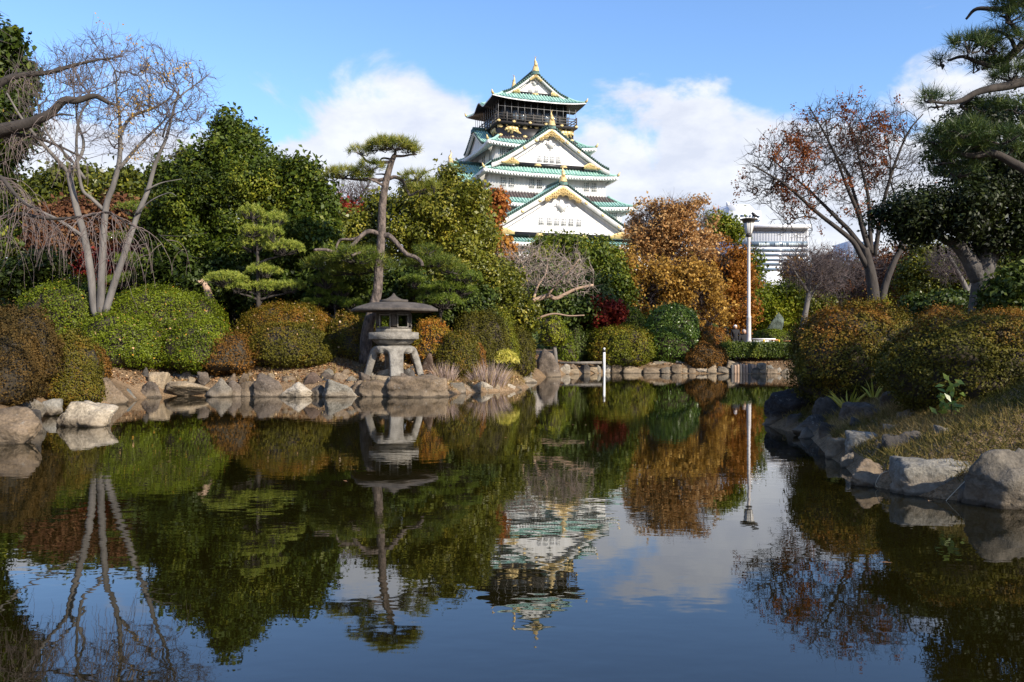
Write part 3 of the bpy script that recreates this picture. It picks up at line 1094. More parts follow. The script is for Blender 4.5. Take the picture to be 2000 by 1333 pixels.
# ------------------------------------------------------------------ vegetation engine
LEAF = {
    'evergreen': mat_leaf('evergreen_leaf', [(0, (0.015, 0.026, 0.003)), (.5, (0.064, 0.096, 0.008)), (1, (0.259, 0.261, 0.023))], .22, .5, .25),
    'deep': mat_leaf('deep_green_leaf', [(0, (0.013, 0.022, 0.003)), (.5, (0.041, 0.065, 0.008)), (1, (0.136, 0.164, 0.024))], .2, .5, .25),
    'shadegreen': mat_leaf('shaded_evergreen_leaf', [(0, (0.007, 0.010, 0.002)), (.5, (0.019, 0.028, 0.005)), (1, (0.055, 0.071, 0.012))], .15, .5, .25),  # evergreen leaf made darker: the pine's shade is put into its colour
    'azshade': mat_leaf('azalea_shade_brown_leaf', [(0, (0.036, 0.028, 0.007)), (.5, (0.118, 0.069, 0.018)), (1, (0.252, 0.126, 0.032))], .2, .7, .15),  # brown azalea leaf darkened to paint in the shade at far left
    'olive': mat_leaf('olive_leaf', [(0, (0.040, 0.050, 0.005)), (.5, (0.143, 0.155, 0.014)), (1, (0.385, 0.320, 0.037))], .28, .42, .4),
    'gold': mat_leaf('golden_leaf', [(0, (0.103, 0.050, 0.010)), (.5, (0.360, 0.198, 0.032)), (1, (0.645, 0.415, 0.102))], .35, .6, .2),
    'tan': mat_leaf('tan_orange_leaf', [(0, (0.168, 0.074, 0.024)), (.45, (0.388, 0.196, 0.062)), (1, (0.619, 0.419, 0.188))], .35, .6, .2),
    'rust': mat_leaf('rust_leaf', [(0, (0.076, 0.025, 0.005)), (.5, (0.261, 0.099, 0.014)), (1, (0.470, 0.222, 0.034))], .35, .6, .2),
    'russet': mat_leaf('russet_leaf', [(0, (0.069, 0.015, 0.005)), (.5, (0.231, 0.064, 0.014)), (1, (0.410, 0.161, 0.037))], .35, .6, .2),
    'red': mat_leaf('red_leaf', [(0, (0.055, 0.004, 0.004)), (.5, (0.158, 0.015, 0.010)), (1, (0.267, 0.047, 0.018))], .3, .6, .2),
    'brownred': mat_leaf('brown_red_leaf', [(0, (0.045, 0.018, 0.009)), (.5, (0.133, 0.055, 0.027)), (1, (0.222, 0.122, 0.051))], .25, .7, .15),
    'fresh': mat_leaf('azalea_green_leaf', [(0, (0.044, 0.067, 0.003)), (.5, (0.151, 0.189, 0.009)), (.86, (0.263, 0.288, 0.020)), (1, (0.595, 0.300, 0.045))], .28, .5, .25),
    'azbrown': mat_leaf('azalea_bronze_leaf', [(0, (0.032, 0.036, 0.003)), (.38, (0.125, 0.105, 0.007)), (.65, (0.213, 0.100, 0.012)), (1, (0.446, 0.145, 0.024))], .2, .6, .2),
    'azdark': mat_leaf('azalea_dark_leaf', [(0, (0.031, 0.031, 0.003)), (.45, (0.116, 0.102, 0.009)), (.75, (0.205, 0.092, 0.012)), (1, (0.381, 0.121, 0.024))], .2, .6, .2),
    'azrust': mat_leaf('azalea_rust_leaf', [(0, (0.043, 0.026, 0.006)), (.5, (0.159, 0.076, 0.014)), (1, (0.307, 0.132, 0.029))], .2, .7, .15),
    'azmix': mat_leaf('azalea_mixed_leaf', [(0, (0.043, 0.058, 0.003)), (.45, (0.152, 0.160, 0.010)), (.75, (0.257, 0.150, 0.014)), (1, (0.443, 0.152, 0.027))], .25, .55, .2),
    'yellowgreen': mat_leaf('yellow_green_leaf', [(0, (0.040, 0.060, 0.003)), (.5, (0.152, 0.187, 0.010)), (1, (0.386, 0.352, 0.024))], .3, .5, .25),
    'pine': mat_leaf('pine_needle', [(0, (0.025, 0.046, 0.006)), (.5, (0.108, 0.142, 0.014)), (1, (0.340, 0.308, 0.048))], .15, .45, .3),
    'niwaki': mat_leaf('clipped_pine_needle', [(0, (0.032, 0.059, 0.006)), (.5, (0.131, 0.184, 0.019)), (1, (0.361, 0.383, 0.065))], .15, .45, .3),
    'darkpine': mat_leaf('dark_pine_needle', [(0, (0.009, 0.021, 0.006)), (.5, (0.034, 0.065, 0.013)), (1, (0.125, 0.154, 0.028))], .15, .45, .3),
    'sasa': mat_leaf('bamboo_grass_leaf', [(0, (0.150, 0.168, 0.017)), (.5, (0.393, 0.354, 0.046)), (1, (0.617, 0.513, 0.116))], .3, .5, .25),
    'reed': mat_leaf('dry_reed', [(0, (0.275, 0.208, 0.168)), (.6, (0.430, 0.329, 0.294)), (.85, (0.505, 0.364, 0.156)), (1, (0.568, 0.416, 0.117))], .2, .7, .1),
    'grass': mat_leaf('dry_grass', [(0, (0.061, 0.063, 0.011)), (.35, (0.142, 0.114, 0.030)), (.7, (0.284, 0.198, 0.078)), (1, (0.455, 0.328, 0.156))], .2, .7, .1),
    'litter': mat_leaf('fallen_leaf', [(0, (0.160, 0.075, 0.035)), (.4, (0.302, 0.159, 0.074)), (.75, (0.427, 0.256, 0.121)), (1, (0.586, 0.442, 0.277))], .1, .7, .15),
    'glossy': mat_leaf('glossy_green_leaf', [(0, (0.041, 0.073, 0.008)), (.5, (0.104, 0.167, 0.019)), (1, (0.316, 0.367, 0.059))], .25, .35, .4),
}
BARK_GREY = mat_basic('grey_bark', (0.17, 0.155, 0.14), 0.9, noise=(0.075, 0.068, 0.062), scale=2.2, bump=0.02, bscale=9, stretch=(1, 1, .35))
BARK_TWIG = mat_basic('twig_bark', (0.085, 0.07, 0.068), 0.9, noise=(0.12, 0.09, 0.085), scale=2)
BARK_DARK = mat_basic('dark_bark', (0.060, 0.050, 0.042), 0.95, noise=(0.028, 0.023, 0.020), scale=3, bump=0.03, bscale=10, stretch=(1, 1, .4))
BARK_PINE = mat_basic('pine_bark', (0.18, 0.14, 0.115), 0.95, noise=(0.04, 0.032, 0.028), scale=9, bump=0.09, bscale=12, stretch=(1, 1, .5), detail=3)
BARK_TAN = mat_basic('smooth_tan_bark', (0.42, 0.29, 0.20), 0.8, noise=(0.28, 0.19, 0.13), scale=3, bump=0.01, bscale=8)
BARK_TANTWIG = mat_basic('tan_twig', (0.36, 0.29, 0.24), 0.9, noise=(0.24, 0.185, 0.15), scale=2)
BARK_CAMPHOR = mat_basic('shaded_grey_bark', (0.11, 0.10, 0.09), 0.95, noise=(0.05, 0.044, 0.04), scale=5, bump=0.03, bscale=16)  # grey bark with the shade on the thick trunk mixed into its colour
CORE = mat_basic('bush_stems_and_core', (0.05, 0.038, 0.024), 0.95, noise=(0.03, 0.024, 0.014), scale=8)


def rand_dirs(n):
    v = rng.normal(size=(n, 3))
    return unit(v)


def leaf_mesh(C, Nrm, L, W, fold=0.25):
    """rhombic leaves at C facing Nrm"""
    n = len(C)
    T = unit(np.cross(Nrm, rand_dirs(n)))
    S = np.cross(Nrm, T)
    L = np.broadcast_to(np.asarray(L, float), (n,))[:, None]
    W = np.broadcast_to(np.asarray(W, float), (n,))[:, None]
    up = Nrm * W * fold
    V = np.stack([C - T * L * .5, C + S * W * .5 + up, C + T * L * .5, C - S * W * .5 + up], 1).reshape(-1, 3)
    return V, np.arange(4 * n).reshape(n, 4)


def lob(px, py, rx, ry, d, depth=0.85, dd=0.0):
    """foliage lobe from a pixel ellipse at distance d"""
    k = d / F
    return (at(px, py, d) + np.array([0, dd, 0]), np.array([rx * k, rx * k * depth, ry * k]))


def lobes_px(lst, d, depth=0.85, wob=0.6):
    out = []
    for i, t in enumerate(lst):
        out.append(lob(*t[:4], d, depth, dd=(t[4] if len(t) > 4 else ((i * 0.618) % 1 - 0.5) * wob * t[2] * d / F)))
    return out


def sub_lobes(lobes, n=6, r=.40, shrink=.86, seed=1):
    """break smooth lobes up into boughs: every lobe gets smaller lobes bulging out of its surface"""
    g = np.random.default_rng(seed)
    out = []
    for c, q in lobes:
        out.append((c, q * shrink))
        m = int(n * np.clip(q[0] / 1.0, .6, 1.6))
        for i in range(m):
            D = g.normal(size=3)
            D[2] = D[2] * .8 + .25
            D[1] = -abs(D[1]) if g.random() < .6 else abs(D[1])
            D = D / np.linalg.norm(D)
            k = r * g.uniform(.65, 1.25)
            out.append((c + D * q * (.92 + .14 * g.random()), np.array([q[0] * k, q[1] * k, q[2] * k * .8])))
    return out


def crown_points(lobes, spacing, lo=0.82, hi=1.06, bumpy=0.2, cull=0.72):
    Cs, Ds = [], []
    for i, (c, r) in enumerate(lobes):
        a = 4 * math.pi * (((r[0] * r[1]) ** 1.6 + (r[0] * r[2]) ** 1.6 + (r[1] * r[2]) ** 1.6) / 3) ** (1 / 1.6)
        n = max(8, int(a / spacing ** 2))
        D = rand_dirs(n)
        q = 1 + bumpy * vnoise(D * 1.7 + i * 3.1, 1.0, 2)
        P = c + D * r * (lo + (hi - lo) * rng.random(n))[:, None] * q[:, None]
        keep = np.ones(n, bool)
        for j, (c2, r2) in enumerate(lobes):
            if j != i:
                keep &= np.linalg.norm((P - c2) / r2, axis=1) > cull
        Cs.append(P[keep])
        Ds.append(unit(D[keep] / r))
    return np.concatenate(Cs), np.concatenate(Ds)


def foliage(name, lobes, mat, parent, spacing=0.45, per=55, L=0.14, W=0.07, rc=0.5, tint_mu=0.45, clump_sd=0.20, leaf_sd=0.12, lo=0.8, hi=1.08, bumpy=0.22, inner=True, up=0.35, patch=0.25, gap=0.0):
    C, D = crown_points(lobes, spacing, lo, hi, bumpy)
    if gap:
        k = vnoise(C, 1.0 / (spacing * 3), 2) > gap - 0.5
        C, D = C[k], D[k]
    n = len(C)
    ct = tint_mu + rng.normal(0, clump_sd, n) + patch * vnoise(C, 0.8 / spacing * .35, 2, 3)
    idx = np.repeat(np.arange(n), per)
    off = rng.normal(size=(n * per, 3)) * spacing * rc
    along = (off * D[idx]).sum(1, keepdims=True)
    off -= D[idx] * along * 0.35
    P = C[idx] + off
    Nn = unit(D[idx] * 0.45 + unit(off) * .55 + rng.normal(size=(n * per, 3)) * 0.38 + np.array([0, 0, up]))
    k = 0.7 + 0.6 * rng.random(len(P))
    V, Q = leaf_mesh(P, Nn, L * k, W * k)
    T = ct[idx] + rng.normal(0, leaf_sd, len(P))
    if inner:
        C2, D2 = crown_points([(c, r * 0.62) for c, r in lobes], spacing * 0.8, .8, 1.1, .1, cull=0.8)
        m = len(C2)
        p2 = 22
        i2 = np.repeat(np.arange(m), p2)
        P2 = C2[i2] + rng.normal(size=(m * p2, 3)) * spacing * .5
        N2 = unit(D2[i2] + rng.normal(size=(m * p2, 3)) * .6)
        V2, Q2 = leaf_mesh(P2, N2, L * 1.7, L * 1.1)
        Q = np.concatenate([Q, Q2 + len(V)])
        V = np.concatenate([V, V2])
        T = np.concatenate([T, tint_mu - 0.05 + rng.normal(0, .12, len(P2))])
    return build(name, V, Q, mat, parent, tint=np.clip(T, 0, 1))


def base_of(px, d):
    x = (px - 1000) / F * d
    return np.array([x, d, gz(x, d) - 0.05])


def leafy_tree(name, label, lst, d, mat, trunk_px, r0=0.16, bark=BARK_DARK, group=None, cat='tree', depth=0.85, wob=0.6, trunk_pts=None, nlimb=5, sub=6, **kw):
    """tree with a trunk, limbs reaching into its lobes and a leafy crown"""
    b = base_of(trunk_px, d)
    t = empty(name, tuple(b), label, cat, group)
    lobes = lobes_px(lst, d, depth, wob)
    top = max(lobes, key=lambda q: q[0][2])[0]
    mid = np.mean([c for c, r in lobes], axis=0)
    mb = MB()
    if trunk_pts:
        P = np.array([at(x, y, d) for x, y in trunk_pts])
        P = np.concatenate([[b], P])
    else:
        P = np.array([b, b * .6 + mid * .4 + [0, 0, -.1], mid * .8 + top * .2, top])
    P = smooth_path(P, 5)
    mb.tube(P, np.linspace(r0, r0 * .25, len(P)), 8)
    o = sorted(lobes, key=lambda q: -q[1][0])[:nlimb]
    for c, r in o:
        k = int(len(P) * (0.35 + 0.35 * rng.random()))
        Q = smooth_path([P[k], P[k] * .5 + c * .5 + [0, 0, -.1 * r[2]], c + [0, 0, .3 * r[2]]], 4)
        mb.tube(Q, np.linspace(r0 * .5, r0 * .12, len(Q)), 6)
    mb.done('trunk', bark, t, smooth=True)
    if sub:
        lobes = sub_lobes(lobes, sub if isinstance(sub, int) else 6, seed=int(lst[0][0] * 7 + lst[0][1]))
    foliage('crown', lobes, mat, t, **kw)
    return t


# ---- bare trees: a limb skeleton drawn by hand, finer wood grown over attractor points


def edge_tubes(A, B, ra, rb, n):
    d = unit(B - A)
    ref = np.where(np.abs(d[:, 2:3]) < 0.9, np.array([[0, 0, 1.0]]), np.array([[1.0, 0, 0]]))
    X = unit(np.cross(ref, d))
    Y = np.cross(d, X)
    ang = np.arange(n) / n * 2 * math.pi
    c, s = np.cos(ang)[None, :, None], np.sin(ang)[None, :, None]
    ring = X[:, None] * c + Y[:, None] * s
    V = np.concatenate([A[:, None] + ring * ra[:, None, None], B[:, None] + ring * rb[:, None, None]], 1)
    m = len(A)
    j = np.arange(n)
    q = np.stack([j, (j + 1) % n, n + (j + 1) % n, n + j], 1)
    Q = (q[None] + (np.arange(m) * 2 * n)[:, None, None]).reshape(-1, 4)
    return V.reshape(-1, 3), Q


def grow(nodes, targets, bf=0.3, rise=0.35):
    """greedy tree growth: each step joins the target that is cheapest in distance plus path length"""
    N = list(map(np.asarray, nodes))
    par = [-1] * len(N)
    plen = [0.0] * len(N)
    T = np.asarray(targets)
    NA = np.array(N)
    best = np.full(len(T), 1e9)
    bn = np.zeros(len(T), int)
    for s in range(0, len(NA), 200):
        dd = np.linalg.norm(T[:, None] - NA[None, s:s + 200], axis=2)
        k = dd.argmin(1)
        v = dd[np.arange(len(T)), k]
        m = v < best
        best[m] = v[m]
        bn[m] = k[m] + s
    alive = np.ones(len(T), bool)
    raw = best.copy()
    for _ in range(len(T)):
        i = int(np.argmin(np.where(alive, best, 1e18)))
        alive[i] = False
        p = bn[i]
        N.append(T[i])
        par.append(p)
        L = plen[p] + np.linalg.norm(T[i] - N[p])
        plen.append(L)
        c = np.linalg.norm(T - T[i], axis=1) - rise * (T[:, 2] - T[i, 2]) + bf * L
        m = alive & (c < best)
        best[m] = c[m]
        bn[m] = len(N) - 1
    return np.array(N), np.array(par)


def in_ellipsoids(ells, n, lo=0.25):
    out = []
    w = np.array([e[1].prod() for e in ells])
    w = w / w.sum()
    for (c, r), k in zip(ells, (w * n).astype(int)):
        D = rand_dirs(k)
        q = (lo + (1 - lo) * rng.random(k)) ** 0.55
        out.append(c + D * r * q[:, None])
    return np.concatenate(out)


def limb_points(limbs, d):
    """limbs: (list of px points, r0, r1, depth drift of the tip)"""
    out = []
    for pts, r0, r1, dz in limbs:
        k = len(pts)
        P = np.array([at(x, y, d) for x, y in pts])
        if dz:
            t = np.linspace(0, 1, k)
            P[:, 1] += dz * t
        S = smooth_path(P, 5)
        out.append((S, np.linspace(r0, r1, len(S))))
    return out


def bare_tree(name, label, limbs, d, ells, n, tip=0.006, bark=BARK_GREY, twig=BARK_TWIG, bf=0.25, twigs=3, tl=0.4, leaf=None, leaf_frac=0.5, leaf_n=6, leaf_L=0.09, group=None, cat='tree', root=None, droop=0.0, power=2.3, leaf_where=None, tint_mu=.45, rmax=0.05):
    L = limb_points(limbs, d)
    b = L[0][0][0].copy() if root is None else np.asarray(root, float)
    b[2] = gz(b[0], b[1]) - 0.05
    t = empty(name, tuple(b), label, cat, group)
    mb = MB()
    for P, r in L:
        mb.tube(P, r, 9)
    if root is None:
        P0 = L[0][0][0]
        if P0[2] > b[2] + .05:
            r0 = L[0][1][0]
            mb.tube([b, P0], [r0 * 1.25, r0], 9)
    mb.done('trunk', bark, t, smooth=True)
    start = []
    for i, (P, r) in enumerate(L):
        k0 = int(len(P) * 0.3) if i == 0 else int(len(P) * .22)
        start += list(P[k0:])
    T = in_ellipsoids(ells, n)
    N, par = grow(start, T, bf)
    m = len(start)
    # pipe model
    kids = np.zeros(len(N))
    acc = np.full(len(N), 0.0)
    rad = np.zeros(len(N))
    for i in range(len(N) - 1, m - 1, -1):
        rad[i] = max(tip ** power, acc[i]) ** (1 / power)
        acc[par[i]] += rad[i] ** power
    rad = np.minimum(rad, rmax)
    ci = np.arange(m, len(N))
    A, B = N[par[ci]], N[ci]
    ra = np.where(par[ci] >= m, np.minimum(rad[par[ci]], rad[ci] * 1.5), rad[ci] * 1.25)
    rb = rad[ci]
    # bend every edge through two wobbling points
    ln = np.linalg.norm(B - A, axis=1)[:, None]
    j1 = rng.normal(size=A.shape) * ln * .045
    j2 = rng.normal(size=A.shape) * ln * .045
    M1, M2 = A * .66 + B * .34 + j1, A * .33 + B * .67 + j2
    r1, r2 = ra * .66 + rb * .34, ra * .33 + rb * .67
    EA, EB = np.concatenate([A, M1, M2]), np.concatenate([M1, M2, B])
    RA, RB = np.concatenate([ra, r1, r2]), np.concatenate([r1, r2, rb])
    # fine twigs at the tips and along thin wood
    thin = ci[rad[ci] < tip * 2.2]
    q = np.repeat(thin, twigs)
    dirs = unit(unit(N[q] - N[par[q]]) * 0.8 + rng.normal(size=(len(q), 3)) * .55 + np.array([0, 0, .15 - droop]))
    f = rng.random(len(q))[:, None]
    a = N[q] * f + N[par[q]] * (1 - f)
    ll = tl * (0.4 + 0.9 * rng.random(len(q)))[:, None]
    mid = a + dirs * ll * .5
    e = mid + unit(dirs + rng.normal(size=dirs.shape) * .3 + np.array([0, 0, .1 - droop])) * ll * .5
    EA, EB = np.concatenate([EA, a, mid]), np.concatenate([EB, mid, e])
    RA = np.concatenate([RA, np.full(len(q), tip * .75), np.full(len(q), tip * .55)])
    RB = np.concatenate([RB, np.full(len(q), tip * .55), np.full(len(q), tip * .3)])
    big = RA > tip * 3
    V1, Q1 = edge_tubes(EA[big], EB[big], RA[big], RB[big], 6)
    V2, Q2 = edge_tubes(EA[~big], EB[~big], RA[~big], RB[~big], 3)
    build('twig_crown', np.concatenate([V1, V2]), np.concatenate([Q1, Q2 + len(V1)]), twig, t)
    if leaf:
        ends = e
        if leaf_where is not None:
            ends = ends[leaf_where(ends)]
        k = ends[vnoise(ends, 0.8, 2, 5) > (0.5 - leaf_frac) * 1.0]
        P = np.repeat(k, leaf_n, axis=0)
        P = P + rng.normal(size=P.shape) * leaf_L * .8 + [0, 0, -leaf_L * .5]
        Nn = unit(rng.normal(size=P.shape) + [0, -.2, .2])
        s = .7 + .6 * rng.random(len(P))
        V, Q = leaf_mesh(P, Nn, leaf_L * s, leaf_L * .62 * s)
        build('crown', V, Q, LEAF[leaf], t, tint=np.clip(tint_mu + rng.normal(0, .2, len(P)), 0, 1))
    return t

# ---- pines


def needles(C, U, n, L, W, spread=1.0, tmu=0.5):
    m = len(C)
    idx = np.repeat(np.arange(m), n)
    D = unit(U[idx] * 0.75 + rng.normal(size=(m * n, 3)) * .55 * spread)
    P = C[idx] + rng.normal(size=(m * n, 3)) * L * .12
    S = unit(np.cross(D, rand_dirs(m * n)))
    l = (L * (.7 + .5 * rng.random(m * n)))[:, None]
    V = np.stack([P - S * W * .5, P + S * W * .5, P + D * l], 1).reshape(-1, 3)
    T = (tmu + rng.normal(0, .16, m))[idx] + rng.normal(0, .09, m * n)
    return V, np.arange(3 * m * n).reshape(-1, 3), T


def pine_pads(name, pads, parent, mat, spacing=0.14, n=14, L=0.17, W=0.014, wood=BARK_DARK, wood_from=None, spread=1.0, tmu=0.5, under=0.25, dome=True):
    """pads: (centre, radii). Needle tufts over the upper side of every pad, twigs below"""
    Cs, Us = [], []
    mb = MB()
    for c, r in pads:
        a = 2.2 * math.pi * r[0] * r[1]
        k = max(6, int(a / spacing ** 2))
        D = rand_dirs(k)
        D[:, 2] = np.where(D[:, 2] < -under, -D[:, 2], D[:, 2])
        q = 1 + 0.28 * vnoise(D * 2.2 + c, 1.0, 2)
        P = c + D * r * ((0.55 + .45 * rng.random(k) ** .5) * q)[:, None]
        Cs.append(P)
        Us.append(unit(D * [.7, .7, .5] + [0, 0, .8]))
        root = c + [0, 0, -r[2] * .8] if wood_from is None else wood_from
        for j in range(max(4, int(k * .10))):
            e = P[rng.integers(k)]
            s = c + [0, 0, -r[2] * .7] + (e - c) * .15
            m_ = (s + e) * .5 + rng.normal(size=3) * .06 + [0, 0, -.05]
            mb.tube([s, m_, e - [0, 0, .02]], [.022, .015, .008], 4, cap=False)
    C, U = np.concatenate(Cs), np.concatenate(Us)
    V, Q, T = needles(C, U, n, L, W, spread, tmu)
    o = build(name, V, Q, mat, parent, tint=np.clip(T, 0, 1))
    if mb.n:
        mb.done('twig_crown', wood, parent)
    return o


def pads_px(lst, d, depth=0.9, jit=0.3):
    out = []
    for i, t in enumerate(lst):
        out.append(lob(t[0], t[1], t[2], t[3], d, depth, dd=t[4] if len(t) > 4 else ((i * .618) % 1 - .5) * jit * 2))
    return out

# ---- clipped bushes


def bush(name, label, x0, x1, yt, yb, d, mat, group=None, cat='bush', L=0.06, W=0.032, dens=1.0, depth=0.85, power=2.3, wob=0.06, tmu=.45, patch=.3, mound=0.3, speck=0.0, ground=True, scruff=.05, rust_top=0.0, core=True):
    """clipped bush from its pixel box; its foot is on the ground at distance d"""
    k = d / F
    cx = ((x0 + x1) / 2 - 1000) * k
    rx = (x1 - x0) / 2 * k
    zt = H + (YH - yt) * k
    zb = H + (YH - yb) * k
    if ground:
        zb = min(zb, gz(cx, d)) - .05
    cz = zb + (zt - zb) * mound
    up, dn = zt - cz, cz - zb
    c = np.array([cx, d, cz])
    t = empty(name, (cx, d, zb), label, cat, group)
    n = int(4200 * dens * rx * max(up, rx * .6) * 4 * (0.06 / L) ** 2)
    n = min(n, 70000)
    D = rand_dirs(n)
    D[:, 2] = np.where((D[:, 2] < 0) & (rng.random(n) < .35), -D[:, 2], D[:, 2])
    s = (np.abs(D) ** power).sum(1) ** (-1 / power)
    S = D * s[:, None]
    R3 = np.stack([np.full(n, rx), np.full(n, rx * depth), np.where(D[:, 2] > 0, up, dn)], 1)
    q = 1 + wob * 2.2 * vnoise(D * 2.3 + c, 1.0, 3) + wob * .9 * vnoise(D * 6.5 + c, 1.0, 2) + scruff * rng.normal(size=n) * np.where(rng.random(n) < .25, 1.6, .6)
    q = q - np.abs(rng.normal(size=n)) * .03
    P = c + S * R3 * q[:, None]
    P[:, 2] = np.maximum(P[:, 2], zb + .02)
    Nn = unit(unit(S / R3) * .8 + rng.normal(size=(n, 3)) * .5 + [0, 0, .25])
    kk = .65 + .7 * rng.random(n)
    keep = rng.random(n) < np.clip(.80 + 1.1 * vnoise(P, 3.2, 3, 6) - .25 * (P[:, 2] < zb + .22 * (zt - zb)), .12, 1)
    P, Nn, kk, D = P[keep], Nn[keep], kk[keep], D[keep]
    n = len(P)
    V, Q = leaf_mesh(P, Nn, L * kk, W * kk)
    T = tmu + rng.normal(0, .075, n) + patch * vnoise(P, 1.6 / max(rx, .4), 3, 2) + .16 * vnoise(P, 5.0, 2, 4) + rust_top * np.clip(D[:, 2], 0, 1)
    if speck:
        T = np.where(rng.random(n) < speck, 1.0, np.minimum(T, .93))
    build('foliage', V, Q, mat, t, tint=np.clip(T, 0, 1))
    if core:
        # stems, plus a solid dark shell added to stand for the dim inside
        th, ph = np.meshgrid(np.linspace(0, 2 * math.pi, 25), np.linspace(.03, math.pi - .03, 13))
        D = np.stack([np.sin(ph) * np.cos(th), np.sin(ph) * np.sin(th), np.cos(ph)], -1).reshape(-1, 3)
        s = (np.abs(D) ** power).sum(1) ** (-1 / power)
        R3 = np.stack([np.full(len(D), rx), np.full(len(D), rx * depth), np.where(D[:, 2] > 0, up, dn)], 1)
        q = .9 + wob * 2.2 * vnoise(D * 2.3 + c, 1.0, 3)
        P = c + D * s[:, None] * R3 * q[:, None]
        m = int(60 + 120 * rx)
        D2 = rand_dirs(m)
        D2[:, 2] = np.abs(D2[:, 2]) - .25
        s2 = (np.abs(D2) ** power).sum(1) ** (-1 / power)
        R2 = np.stack([np.full(m, rx), np.full(m, rx * depth), np.where(D2[:, 2] > 0, up, dn)], 1)
        A_ = c + D2 * s2[:, None] * R2 * .86
        B_ = c + D2 * s2[:, None] * R2 * (1.0 + .06 * rng.random(m))[:, None] + rng.normal(size=(m, 3)) * .05
        A_[:, 2], B_[:, 2] = np.maximum(A_[:, 2], zb), np.maximum(B_[:, 2], zb + .03)
        V3, Q3 = edge_tubes(A_, B_, np.full(m, .10 * L + .002), np.full(m, .05 * L), 3)
        build('stems', np.concatenate([P, V3]), np.concatenate([grid_faces(13, 25), Q3 + len(P)]), CORE, t)
    return t
# ------------------------------------------------------------------ trees, far to near
FAR = 'treetops far behind the garden'
leafy_tree('broadleaf_tree', 'dull green treetop over the rust-red maples, left of the bare grey tree stems', [(70, 420, 60, 50), (110, 385, 55, 42), (40, 470, 60, 60)], 50, LEAF['olive'], 90, spacing=.8, per=76, L=0.224, W=0.119, tint_mu=.25, group=FAR)
leafy_tree('broadleaf_tree', 'dull green treetop seen between the bare grey tree stems', [(175, 400, 55, 42), (230, 405, 50, 40), (140, 380, 40, 38), (200, 450, 70, 50)], 52, LEAF['olive'], 190, spacing=.8, per=76, L=0.224, W=0.119, tint_mu=.28, group=FAR)
leafy_tree('broadleaf_tree', 'dull green treetop wedged between the bare grey tree and the tall dark evergreen', [(280, 385, 45, 40), (320, 400, 45, 45), (300, 440, 60, 50)], 49, LEAF['olive'], 290, spacing=.8, per=76, L=0.224, W=0.119, tint_mu=.3, group=FAR)
leafy_tree('maple_tree', 'rust brown maple behind the bare grey tree stems', [(130, 450, 55, 42), (190, 440, 60, 40), (160, 500, 80, 45)], 37, LEAF['brownred'], 160, spacing=.5, per=50, L=.15, W=.10, tint_mu=.55)
leafy_tree('maple_tree', 'orange brown maple left of the tall dark evergreen', [(255, 440, 45, 36), (230, 475, 55, 36), (285, 470, 40, 40)], 36, LEAF['brownred'], 250, spacing=.5, per=50, L=.15, W=.10, tint_mu=.6)
leafy_tree('maple_tree', 'low dark red maple under the small layered pine by the bare grey tree', [(235, 515, 50, 24), (275, 530, 45, 24), (210, 545, 40, 22), (300, 548, 30, 20)], 33, LEAF['red'], 250, r0=.08, spacing=.34, per=45, L=.11, W=.08, tint_mu=.5)
leafy_tree('maple_tree', 'scarlet maple low behind the small clipped pine', [(540, 545, 45, 22), (590, 540, 35, 20), (510, 560, 30, 22), (470, 560, 30, 22)], 31.5, LEAF['red'], 545, r0=.08, spacing=.34, per=45, L=.11, W=.08, tint_mu=.55)
leafy_tree('maple_tree', 'small red maple top between the dark evergreen and the tall pine trunk', [(660, 420, 22, 22), (690, 428, 26, 16), (640, 440, 22, 22)], 44, LEAF['red'], 665, r0=.1, spacing=.5, per=40, L=.18, W=.12, tint_mu=.75)
leafy_tree('maple_tree', 'orange red maple peeking out beside the castle corner', [(962, 410, 20, 30), (950, 440, 22, 26), (975, 395, 12, 16)], 56, LEAF['russet'], 960, r0=.12, spacing=.55, per=40, L=.24, W=.15, tint_mu=.8, inner=False)
leafy_tree('maple_tree', 'small bright orange maple below the castle gable', [(968, 480, 26, 26), (950, 505, 24, 22), (985, 500, 18, 18)], 50, LEAF['rust'], 965, r0=.1, spacing=.5, per=45, L=.2, W=.13, tint_mu=.85)
leafy_tree('broadleaf_tree', 'fresh green tree in front of the lowest castle gable', [(1110, 520, 52, 36), (1165, 520, 46, 38), (1075, 535, 42, 36), (1130, 570, 80, 46), (1062, 492, 12, 14), (1095, 484, 15, 15), (1190, 550, 34, 44)], 50, LEAF['evergreen'], 1130, spacing=.62, per=95, L=.15, W=.07, tint_mu=.58)
leafy_tree('evergreen_tree', 'dark evergreen tree behind the bare spreading tree', [(1090, 590, 70, 45), (1150, 590, 60, 40), (1040, 570, 50, 50)], 44, LEAF['deep'], 1100, r0=.12, spacing=.55, per=50, L=.16, W=.08, tint_mu=.5)

# golden and rust zelkovas on the far right of the castle
GZ_ = 'zelkovas in autumn colour'
bare_tree('zelkova_tree', 'orange zelkova right of the castle, nearest the castle wall', [([(1300, 640), (1300, 580), (1302, 530)], .26, .18, 0), ([(1302, 535), (1280, 480), (1262, 430)], .13, .05, -1), ([(1302, 535), (1310, 470), (1306, 410)], .13, .05, .5), ([(1302, 540), (1340, 480), (1365, 430)], .13, .05, 1), ([(1300, 560), (1262, 530), (1240, 510)], .09, .04, -.5), ([(1302, 545), (1345, 515), (1372, 490)], .09, .04, -1.5)], 54,
          [lob(1290, 445, 62, 52, 54), lob(1262, 495, 46, 50, 54), lob(1340, 435, 50, 44, 54), lob(1335, 490, 62, 56, 54), lob(1312, 408, 36, 24, 54), lob(1240, 540, 26, 38, 54)], 1500, tip=.012, bark=BARK_GREY, twig=BARK_TWIG, tl=.8, twigs=3, leaf='tan', leaf_frac=.52, leaf_n=9, leaf_L=.19, tint_mu=.55, group=GZ_)
